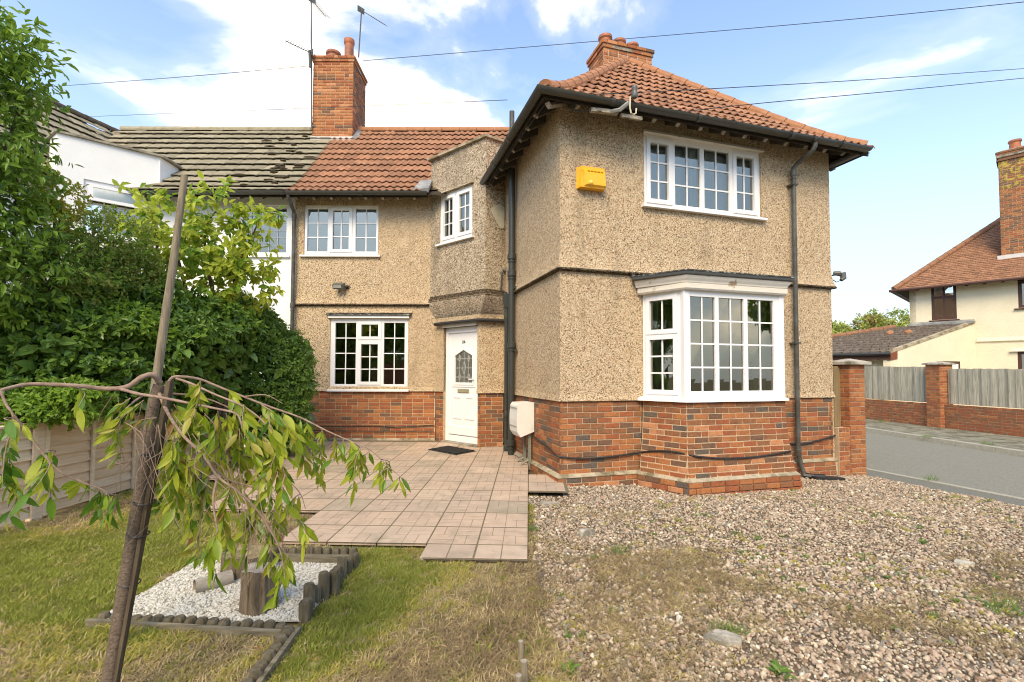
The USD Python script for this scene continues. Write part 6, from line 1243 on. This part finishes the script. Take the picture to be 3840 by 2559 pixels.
for (u0, v0), (u1, v1) in TW:
    D0 = 2.0 if u0 < 270 else 2.2; D0 += rc_.uniform(-.16, .16); D1 = D0 + rc_.uniform(-.1, .1)
    p0, p1 = at(u0, v0, D0), at(u1, v1, D1); L = np.linalg.norm(p1 - p0); mid = (p0 + p1) / 2 + np.array([rc_.normal(0, .02), rc_.normal(0, .03), .12 * L]); P = catmull([p0, mid, p1], 8)
    part(CT, 'twig', MB().tube(P, np.linspace(.0026, .0010, len(P)), 5), 'branch_bark')
    n = max(5, int(L / .0135)); hang = np.array([0, 0, -1.0])
    for i in range(n):
        q = P[min(len(P) - 1, int((i + .6) / n * (len(P) - 1)))]; ln = rc_.uniform(.055, .108) * (1.05 if u0 < 270 else 1.0 if u0 < 700 else .78); wd = ln * rc_.uniform(.26, .35)
        sd = (-1) ** i; ax = unit(hang * rc_.uniform(.7, 1.1) + np.array([sd * rc_.uniform(.1, .5) + 1.0 * max(-1.1, min(.5, (u1 - u0) / 55)) - .1, rc_.normal(0, .35), rc_.uniform(-.1, .3)])); nr = unit(np.array([rc_.normal(0, .7), -.8, rc_.normal(.3, .5)]))
        mm = cmats[rc_.randint(len(cmats))] if v0 > 1000 or rc_.rand() < .45 else ['cherry_light', 'cherry_bronze', 'cherry_green'][rc_.randint(3)]
        if u0 < 270: mm = ['cherry_green', 'cherry_deep', 'cherry_deep', 'cherry_light'][rc_.randint(4)]
        if rc_.rand() < .012: mm = 'cherry_rust'
        LV.append((q, ax, nr, ln, wd, mm))
def big_leaf(q, ax, nr, ln, wd):
    """a curved, ribbed leaf blade on a short stalk"""
    side = unit(np.cross(nr, ax)); n = unit(np.cross(ax, side)); rows = []; cv = rc_.uniform(.05, .3)
    for t, w in ((0, .03), (.16, .30), (.34, .48), (.55, .47), (.76, .30), (.92, .10), (1.0, .01)):
        c = q + ax * (ln * (t + .10)) - n * ln * cv * t * t * .5; rows.append([c + side * wd * w + n * wd * .16 * (w > .02), c, c - side * wd * w + n * wd * .16 * (w > .02)])
    v = np.array(rows).reshape(-1, 3); f = []
    for i in range(6):
        for j in range(2): a = i * 3 + j; f += [[a, a + 1, a + 4], [a, a + 4, a + 3]]
    v = np.vstack([v, q, q + side * .0012]); k = len(v) - 2; f.append([k, k + 1, 1]); return v, np.array(f)
LV.sort(key=lambda l: -l[3]); rest = []
for i, (q, ax, nr, ln, wd, mm) in enumerate(LV):
    v, f = big_leaf(q, ax, nr, ln, wd)
    if i < 300: part(CT, 'leaf', trimesh.Trimesh(v, f, process=False), mm, smooth=True)
    else: rest.append((v, f, mm))
part_multi(CT, 'foliage', rest, kind='stuff')
# bare hanging twiglets
for i in range(80):
    u0 = rc_.uniform(250, 660); v0 = np.interp(u0, [250, 400, 660], [960, 1000, 1180]) + rc_.uniform(-60, 60); p0 = at(u0, v0, rc_.uniform(2.0, 2.35)); d = unit(np.array([rc_.uniform(-.8, .8), rc_.uniform(-.4, .4), -1.0])); L = rc_.uniform(.15, .5); sd = unit(np.cross(d, [0, 1, .2])) * rc_.uniform(-.08, .08)
    part(CT, 'twig', MB().tube(catmull([p0, p0 + d * L * .5 + sd, p0 + d * L], 5), np.linspace(.0018, .0007, 11), 4), 'branch_bark')
for (u, v, uu) in ((346, 1046, 0), (327, 1155, 0), (313, 1228, 0), (292, 1340, 0)):
    c = np.array([np.interp(v, [885, 1640], [0, 0])]) ; p = at(u + 5, v, 2.24); mb = MB(); an = np.linspace(0, 2 * np.pi, 17)
    mb.tube([p + np.array([.044 * math.cos(a), .040 * math.sin(a), .004 * math.sin(2 * a)]) for a in an], .0035, 5); part(CT, 'tie', mb, 'black_plastic')
SK = single('tree_stake', MB().hexa([at(246, 1640, 2.17) + q for q in ((0, 0, 0), (.014, 0, 0), (.014, .024, 0), (0, .024, 0))] + [at(381, 876, 2.26) + q for q in ((0, 0, 0), (.022, 0, 0), (.022, .03, 0), (0, .03, 0))]), 'stake_wood', 'thin square stake tied along the right side of the cherry trunk', 'stake')
pp = [at(331, 1070, 2.80), at(356, 900, 2.82), at(378, 740, 2.86), at(400, 590, 2.9), at(424, 404, 2.95)]; pb = pp[0] + (pp[0] - pp[1]) * ((pp[0][2] + .1) / (pp[1][2] - pp[0][2]))
single('wooden_post', MB().tube(catmull([pb] + pp, 5), np.linspace(.0285, .019, 26), 12), 'post_wood', 'tall leaning grey wooden post standing behind the cherry trunk', 'post', smooth=50)

# ------------------------------------------------------------------ the white chipping bed with its log edging
def half_log(c, h, r, ang, z0, top=.02):
    an = np.linspace(0, 2 * np.pi, 9)[:-1]; mb = MB(); P = [(c[0] + r * math.cos(a), c[1] + r * math.sin(a)) for a in an]; k = 8
    v = [(*p, z0) for p in P] + [(*p, z0 + h) for p in P] + [((p[0] - c[0]) * .7 + c[0], (p[1] - c[1]) * .7 + c[1], z0 + h + top) for p in P]
    f = [[j, (j + 1) % k, k + (j + 1) % k] for j in range(k)] + [[j, k + (j + 1) % k, k + j] for j in range(k)] + [[k + j, k + (j + 1) % k, 2 * k + (j + 1) % k] for j in range(k)] + [[k + j, 2 * k + (j + 1) % k, 2 * k + j] for j in range(k)] + [[2 * k, 2 * k + j, 2 * k + j + 1] for j in range(1, k - 1)]
    return mb.add(v, f)
re_ = np.random.RandomState(6)
def edging(label, a, b, n, z0, h, rail=None, wob=.0, hv=.012):
    a, b = np.array(a), np.array(b); t = thing('log_edging', label, 'garden edging', (*((a + b) / 2), z0)); d = (b - a) / np.linalg.norm(b - a); nn = np.array([d[1], -d[0]]); L = np.linalg.norm(b - a)
    for i in range(n): part(t, 'half_log', half_log(a + d * L * (i + .5) / n + nn * re_.normal(0, wob), h + re_.uniform(-hv, hv), L / n * .5, 0, z0), 'edging_wood', smooth=35)
    if rail:
        fr = Fr(a, b)
        for o0, o1, za, zb2 in rail: part(t, 'rail', MB().fbox(fr, -.02, L + .02, o0, o1, za, zb2), 'rail_wood')
edging('dark log roll edging along the front of the white chipping bed', (-2.55, 3.02), (-1.33, 2.90), 17, -.12, .138, [(.040, .068, -.085, .030)])
edging('dark log roll edging along the back of the white chipping bed', (-2.45, 3.98), (-1.24, 3.93), 17, -.05, .140, [(.036, .06, .01, .075)])
edging('grey log edging of uneven posts on the right side of the chipping bed', (-1.235, 3.90), (-1.30, 2.98), 12, -.08, .20, None, .016, .045)
edging('short weathered edging boards running towards the viewer from the chipping bed corner', (-1.30, 2.88), (-1.26, 2.15), 9, -.12, .15, [(-.06, -.034, -.10, .03)], .004)
chz = lambda X, Y: .002 + bumpy(X, Y, .03, 3.0, 9)
single('chipping_bed', sheet(-2.55, -1.27, 2.98, 3.95, 24, 20, lambda X, Y: chz(X, Y) + .006), 'chip_cream', kind='structure')
def rock(seed, sub=1, flat=.7):
    r = np.random.RandomState(seed); ic = trimesh.creation.icosphere(sub); v = ic.vertices * (1 + .22 * r.uniform(-1, 1, (len(ic.vertices), 1))) * np.array([1, r.uniform(.7, .95), flat * r.uniform(.8, 1.1)]); return trimesh.Trimesh(v, ic.faces, process=False)
n = 9000; X, Y = re_.uniform(-2.54, -1.28, n), re_.uniform(2.99, 3.94, n)
instancer('white_chippings', [(rock(60 + i, 0), m_) for i, m_ in enumerate(['chip_white', 'chip_white', 'chip_cream', 'chip_grey', 'chip_white'])], np.stack([X, Y, chz(X, Y) + .010], 1), re_.uniform(.006, .013, n), re_.uniform(0, 6.28, n), re_.choice(5, n, p=[.26, .20, .26, .14, .14]), tilt=re_.uniform(0, 1.2, n))
def stump(label, c, r, h, hollow=False):
    t = thing('tree_stump', label, 'stump', (*c, 0)); an = np.linspace(0, 2 * np.pi, 25)[:-1]; rr0 = r * (1 + .06 * np.sin(an * 5 + 1) + .07 * re_.randn(24)); mb = MB(); rows = []
    for z, k in ((-.05, 1.12), (.04, 1.03), (h * .5, .98), (h, .97)): rows.append(np.stack([c[0] + rr0 * k * np.cos(an), c[1] + rr0 * k * np.sin(an), an * 0 + z + (.008 * np.sin(an * 3) if z == h else 0)], 1))
    for r0, r1 in zip(rows[:-1], rows[1:]):
        for j in range(24): q = (j + 1) % 24; mb.quad(r0[j], r0[q], r1[q], r1[j])
    part(t, 'bark', mb, 'stump_bark'); mb = MB(); cc = np.array([*c, h - (.06 if hollow else -.004)])
    for j in range(24): mb.add([cc, rows[-1][j], rows[-1][(j + 1) % 24]], [[0, 1, 2]])
    part(t, 'cut_top', mb, 'stump_top' if not hollow else 'soil')
stump('grey sawn tree stump standing upright on the white chippings', (-1.63, 3.15), .098, .27)
stump('low wide rotten stump behind the upright one on the chippings', (-2.0, 3.72), .17, .16, True)
lg = thing('hollow_log', 'short hollow grey log lying on the white chippings', 'log', (-2.1, 3.4, .05)); mb = MB(); mb.tube([(-2.18, 3.36, .05), (-2.02, 3.52, .055)], .05, 14, cap=False); part(lg, 'bark', mb, 'stump_top', smooth=50); part(lg, 'hollow', MB().tube([(-2.175, 3.365, .05), (-2.03, 3.51, .055)], .036, 12), 'soil')

for i, (x, y, h, r, lab) in enumerate([(.048, 2.60, .105, .015, 'short round wooden stake at the grass edge, farthest of three'), (.057, 2.32, .165, .017, 'thick round wooden stake at the grass edge, tallest of three'), (.030, 2.25, .142, .016, 'round wooden stake with a pale cut top at the grass edge, nearest of three')]):
    t = thing('wooden_stake', lab, 'stake', (x, y, 0)); part(t, 'shaft', MB().tube([(x, y, -.1), (x + .006, y, h * .5), (x + .004, y + .004, h)], r, 10), 'post_wood', smooth=50); part(t, 'cut_top', MB().tube([(x + .004, y + .004, h + .0005), (x + .004, y + .004, h + .003)], r * .92, 10), 'stump_top')

# ------------------------------------------------------------------ loose ground: gravel, grass, stones and weeds
rg = np.random.RandomState(99)
n = 210000; Y = 1.5 + 8.2 * rg.rand(n) ** 1.55; X = rg.uniform(.12, 8.6, n)
edge = .20 + .10 * (meshkit.noise(np.stack([Y * 4, Y * 0, Y * 0], 1)) - .3)
in_p = (X < .64) & (Y > 5.98)
ok = (X > edge) & (nco(X, Y) < 7.84) & (X < 1.16 * Y + .3) & ~in_p
w1o = (X - C_[0]) * W1.n[0] + (Y - C_[1]) * W1.n[1]; ok &= (w1o > .04) | (nco(X, Y) > 7.4)
bare = meshkit.fbm(np.stack([X * 1.3, Y * 1.3, X * 0 + 4], 1), 3); ok &= rg.rand(n) < np.clip(1.45 - 1.7 * np.clip((bare - .42) * 4, 0, 1) * np.clip((5.2 - Y) / 1.5, 0, 1), .25, 1)
X, Y = X[ok][:95000], Y[ok][:95000]; n = len(X)
gmats = ['pebble_pink', 'pebble_cream', 'pebble_grey', 'pebble_brown', 'pebble_tan', 'pebble_white']; gp_ = [.26, .20, .17, .12, .20, .05]
near = Y < 4.2; pid = rg.choice(6, n, p=gp_) + np.where(near, 0, 6)
sc = rg.lognormal(math.log(.0083), .38, n).clip(.0045, .022) * np.interp(Y, [2, 5, 9], [.85, 1.05, 1.35])
instancer('gravel', [(rock(10 + i, 1), m_) for i, m_ in enumerate(gmats)] + [(rock(30 + i, 0), m_) for i, m_ in enumerate(gmats)], np.stack([X, Y, gravel_z(X, Y) + sc * .35 + rg.uniform(0, .006, n)], 1), sc, rg.uniform(0, 6.28, n), pid, tilt=rg.uniform(0, .9, n))

def tuft(seed, nb, ln, spread, lean, width=.0028):
    r = np.random.RandomState(seed); a = r.uniform(0, 6.28, nb); rr = spread * np.sqrt(r.rand(nb)); b = np.stack([rr * np.cos(a), rr * np.sin(a), np.zeros(nb)], 1); L = ln * r.uniform(.5, 1.15, nb); d = unit(np.stack([r.normal(0, lean, nb), r.normal(0, lean, nb), np.ones(nb)], 1)); side = unit(np.cross(d, r.normal(size=(nb, 3)))); bend = np.stack([r.normal(0, .35, nb), r.normal(0, .35, nb), -.25 * np.ones(nb)], 1)
    m1 = b + d * L[:, None] * .55; t = b + d * L[:, None] + bend * L[:, None] * .5; w = width
    v = np.stack([b - side * w, b + side * w, m1 + side * w * .8, m1 - side * w * .8, t], 1).reshape(-1, 3); k = np.arange(nb)[:, None, None] * 5; f = (np.array([[0, 1, 2], [0, 2, 3], [3, 2, 4]])[None] + k).reshape(-1, 3); return trimesh.Trimesh(v, f, process=False)
def pat_inv(X, Y): q = np.stack([X - P0[0], Y - P0[1]], 1); return q @ pd, q @ pn
n = 60000; Y = 1.5 + 8.3 * rg.rand(n) ** 1.5; X = rg.uniform(-5.2, .42, n); a, b = pat_inv(X, Y)
onp = ((a > -3.60) & (a < .01) & (b > .32) & ~((a < -2.25) & (b < 1.21))) | ((a > -4.5) & (a < -3.5) & (b > 2.56)) | ((a > -.90) & (a < .01) & (b > .02)); bed = (X > -2.58) & (X < -1.26) & (Y > 2.95) & (Y < 3.99)
edge = .13 + .22 * meshkit.noise(np.stack([Y * 3.1, Y * 0, Y * 0 + 2], 1)); ok = ~onp & ~bed & (X > fence_x(Y) + .05) & (X < edge) & (abs(X) < 1.2 * Y + .4)
X, Y = X[ok][:21000], Y[ok][:21000]; n = len(X)
pn_ = meshkit.fbm(np.stack([X * .9, Y * .9, X * 0 + 1], 1), 4); pn2 = meshkit.fbm(np.stack([X * 2.2, Y * 2.2, X * 0 + 7], 1), 3)
deadzone = ((X < -1.2) & (Y < 2.95)) * .16 + (Y > 4.3) * .05 - ((X > -1.3) & (Y < 4.0)) * .035
q = pn_ + deadzone + rg.normal(0, .05, n); kind = np.where(q < .455, 0, np.where(q < .53, 1, np.where(q < .62, 2, 3)))
rnd = rg.rand(n); kind = np.where(rnd < .10, 2, np.where(rnd > .95, 0, kind))
tp = [(tuft(1, 18, .045, .036, .45), 'grass_green'), (tuft(2, 18, .042, .036, .5), 'grass_yellow'), (tuft(3, 16, .045, .04, .75), 'grass_straw'), (tuft(4, 15, .05, .045, 1.2), 'grass_dead')]
instancer('grass', tp, np.stack([X, Y, lawn_z(X, Y) - .004], 1), rg.uniform(.7, 1.35, n) * np.where(pn2 > .5, 1.15, .9), rg.uniform(0, 6.28, n), kind)
# dead stalks and sparse yellow moss among the gravel
n = 34000; Y = 1.7 + 5.5 * rg.rand(n) ** 1.3; X = rg.uniform(.2, 6.2, n); dn = meshkit.fbm(np.stack([X * 1.3, Y * 1.3, X * 0 + 4], 1), 3)
pz = np.clip((dn - .45) * 4.5, 0, 1) * np.clip((5.6 - Y) / 1.6, .03, 1) * np.clip(1.25 - (X - .3) / 3.5, .22, 1); pz = np.maximum(pz, .9 * np.exp(-((X - 1.05) / .55) ** 2 - ((Y - 3.55) / .6) ** 2)); pz = np.maximum(pz, .75 * np.exp(-((X - .6) / .5) ** 2 - ((Y - 2.9) / 1.0) ** 2)); ok = (rg.rand(n) < pz) & (nco(X, Y) < 7.8); w1o = (X - C_[0]) * W1.n[0] + (Y - C_[1]) * W1.n[1]; ok &= (w1o > .8) | (X < .4)
X, Y = X[ok], Y[ok]; n = len(X); kd = rg.choice(3, n, p=[.5, .36, .14])
instancer('dead_grass', [(tuft(5, 12, .06, .05, 1.5, .0018), 'grass_dead'), (tuft(6, 12, .055, .05, 1.3, .0018), 'grass_straw'), (tuft(7, 14, .03, .04, .7, .002), 'grass_yellow')], np.stack([X, Y, gravel_z(X, Y) + .006], 1), rg.uniform(.6, 1.3, n), rg.uniform(0, 6.28, n), kd)
n = 1500; X = rg.uniform(.3, 6.6, n); Y = rg.uniform(2.2, 7.2, n); ok = (nco(X, Y) < 7.75) & (((X - C_[0]) * W1.n[0] + (Y - C_[1]) * W1.n[1]) > .8); X, Y = X[ok], Y[ok]; n = len(X)
cl = meshkit.noise(np.stack([X * 1.6, Y * 1.6, X * 0], 1), 5) > .50; X, Y = X[cl], Y[cl]; n = len(X)
instancer('moss_tufts', [(tuft(8, 16, .028, .045, .9, .0035), 'grass_yellow'), (tuft(9, 14, .035, .04, .8, .0035), 'weed_green')], np.stack([X, Y, gravel_z(X, Y) + .010], 1), rg.uniform(.5, 1.3, n), rg.uniform(0, 6.28, n), (rg.rand(n) < .3).astype(int))

def weed(name, label, x, y, z, kind, size, seed, group=None):
    r = np.random.RandomState(seed); t = thing(name, label, 'weed', (x, y, z), group=group); o = np.array([x, y, z])
    if kind == 'grass':
        m_ = tuft(seed, 46, .075 * size, .06 * size, .8, .0026); part(t, 'blades', trimesh.Trimesh(m_.vertices + o, m_.faces, process=False), 'weed_green')
    else:
        nl = 16; a = np.linspace(0, 6.28, nl, endpoint=False) + r.uniform(-.2, .2, nl); ax = np.stack([np.cos(a), np.sin(a), r.uniform(.15, .9, nl)], 1); pos = o + np.zeros((nl, 3)); v, f = leaves(pos, ax, np.tile([0, 0, 1.0], (nl, 1)) + r.normal(0, .2, (nl, 3)), .062 * size * r.uniform(.5, 1.1, nl), .019 * size)
        part(t, 'leaf_rosette', trimesh.Trimesh(v, f, process=False), 'weed_green')
    return t
def gpt(u, v): p = at(u, v, 1.0) - CAM; t = (0 - CAM[2]) / p[2]; X, Y = CAM[:2] + p[:2] * t; z = float(gravel_z(np.array([X]), np.array([Y]))[0]); t = (z - CAM[2]) / p[2]; return CAM[0] + p[0] * t, CAM[1] + p[1] * t, z + .006
for (u, v, kd, s, lab) in [(1427, 1272, 'grass', 1.6, 'bright green grass clump by the pale stone in the gravel'), (1305, 1548, 'rosette', 1.3, 'broad-leaved green weed at the bottom edge of the gravel near the stakes'), (1222, 1220, 'grass', 1.0, 'small grass tuft at the right edge of the paving'), (1660, 1452, 'grass', 1.2, 'spiky grass clump behind the flat pale slab in the gravel'), (2300, 1405, 'grass', 2.0, 'wide bright green clump at the far right of the gravel'), (2195, 1385, 'rosette', .7, 'small upright weed left of the wide green clump'), (1790, 1550, 'rosette', 1.5, 'long-leaved green weed in the near gravel right of centre'), (2140, 1104, 'grass', 1.6, 'spiky green weed growing on the footpath edge by the road'), (1950, 1084, 'rosette', 1.3, 'yellow green plant at the foot of the brick pillar'), (2120, 1250, 'rosette', 1.0, 'low green weed in the gravel left of the far clump'), (1560, 1132, 'rosette', .7, 'tiny green weed at the foot of the bay window base'), (1700, 1455, 'grass', .9, 'thin grass tuft right of the flat pale slab'), (1365, 1285, 'rosette', .8, 'low dark weed between the paving and the grass clump')]:
    x, y, z = gpt(u, v); weed('weed', lab, x, y, z, kd, s, int(u))
w0 = None
for (u, v) in [(1500, 1230), (1580, 1210), (1760, 1200), (1830, 1275), (1900, 1300), (1985, 1255), (2040, 1330), (1720, 1330), (1480, 1330), (1610, 1360), (1950, 1400), (2060, 1450), (2230, 1260), (2290, 1330), (1850, 1420), (1540, 1290), (2180, 1480), (1900, 1350)]:
    x, y, z = gpt(u, v)
    if w0 is None: w0 = weed('small_weed', 'tiny yellow green weed sprouting among the gravel', x, y, z, 'rosette', .55, 5, 'tiny weeds dotted over the gravel')
    else: dup(w0, (x, y, z), rg.uniform(0, 360), rg.uniform(.7, 1.3))
def flat_stone(label, u, v, w, d, h, material, rot, seed):
    x, y, z = gpt(u, v); r = np.random.RandomState(seed); an = np.sort(r.uniform(0, 6.28, 9)); cr, sr = math.cos(rot), math.sin(rot); P = [(x + (w * math.cos(a) * cr - d * math.sin(a) * sr), y + (w * math.cos(a) * sr + d * math.sin(a) * cr)) for a in an]; k = 9
    v_ = [(*p, z - .02) for p in P] + [(*p, z + h * r.uniform(.6, 1)) for p in P] + [(x, y, z + h * 1.15)]; f = [[j, (j + 1) % k, k + (j + 1) % k] for j in range(k)] + [[j, k + (j + 1) % k, k + j] for j in range(k)] + [[2 * k, k + j, k + (j + 1) % k] for j in range(k)]
    single('stone', trimesh.Trimesh(np.array(v_), np.array(f), process=False), material, label, 'stone')
flat_stone('dark grey slate lying in the gravel near the paving corner', 1257, 1160, .14, .07, .02, 'concrete', .1, 1)
flat_stone('pale angular stone behind the bright grass clump', 1350, 1232, .085, .05, .06, 'stone_cap', .3, 2)
flat_stone('flat pale slab fragment in the near gravel', 1662, 1475, .11, .07, .035, 'stone_cap', -.2, 3)
flat_stone('small white stone standing in the gravel beside a weed', 1560, 1430, .018, .016, .035, 'chip_white', 0, 4)
flat_stone('pale flat stone far across the gravel on the right', 2215, 1297, .08, .05, .025, 'chip_cream', 0, 5)
for i, (u, v) in enumerate([(572, 1508), (700, 1535), (418, 1490)]):
    p = at(u, v, 1.0) - CAM; t = (-.03 - CAM[2]) / p[2]; q = CAM + p * t; v_, f_ = leaves(np.array([q]), np.array([[.6, .4, .12]]), np.array([[0, -.3, 1.0]]), .10, .06)
    single('fallen_leaf', trimesh.Trimesh(v_, f_, process=False), 'dry_leaf', ['curled brown fallen leaf on the dead grass before the chipping bed', 'brown fallen leaf on the grass right of the edging boards', 'brown fallen leaf on the dead grass near the trunk'][i], 'leaf')
# weeds along the far wall foot
for (u, v, s, lab) in [(2028, 971, 1.5, 'yellow green weed at the foot of the far brick wall, left'), (2270, 1022, 1.6, 'dry yellow weed at the foot of the far brick wall, right'), (2130, 1006, 1.6, 'dry weeds in the gutter of the far kerb')]:
    q = at(u, v, 1.0) - CAM; t = (-.04 - CAM[2]) / q[2]; P = CAM + q * t; weed('weed', lab, P[0], P[1], -.03, 'grass', s, int(u))
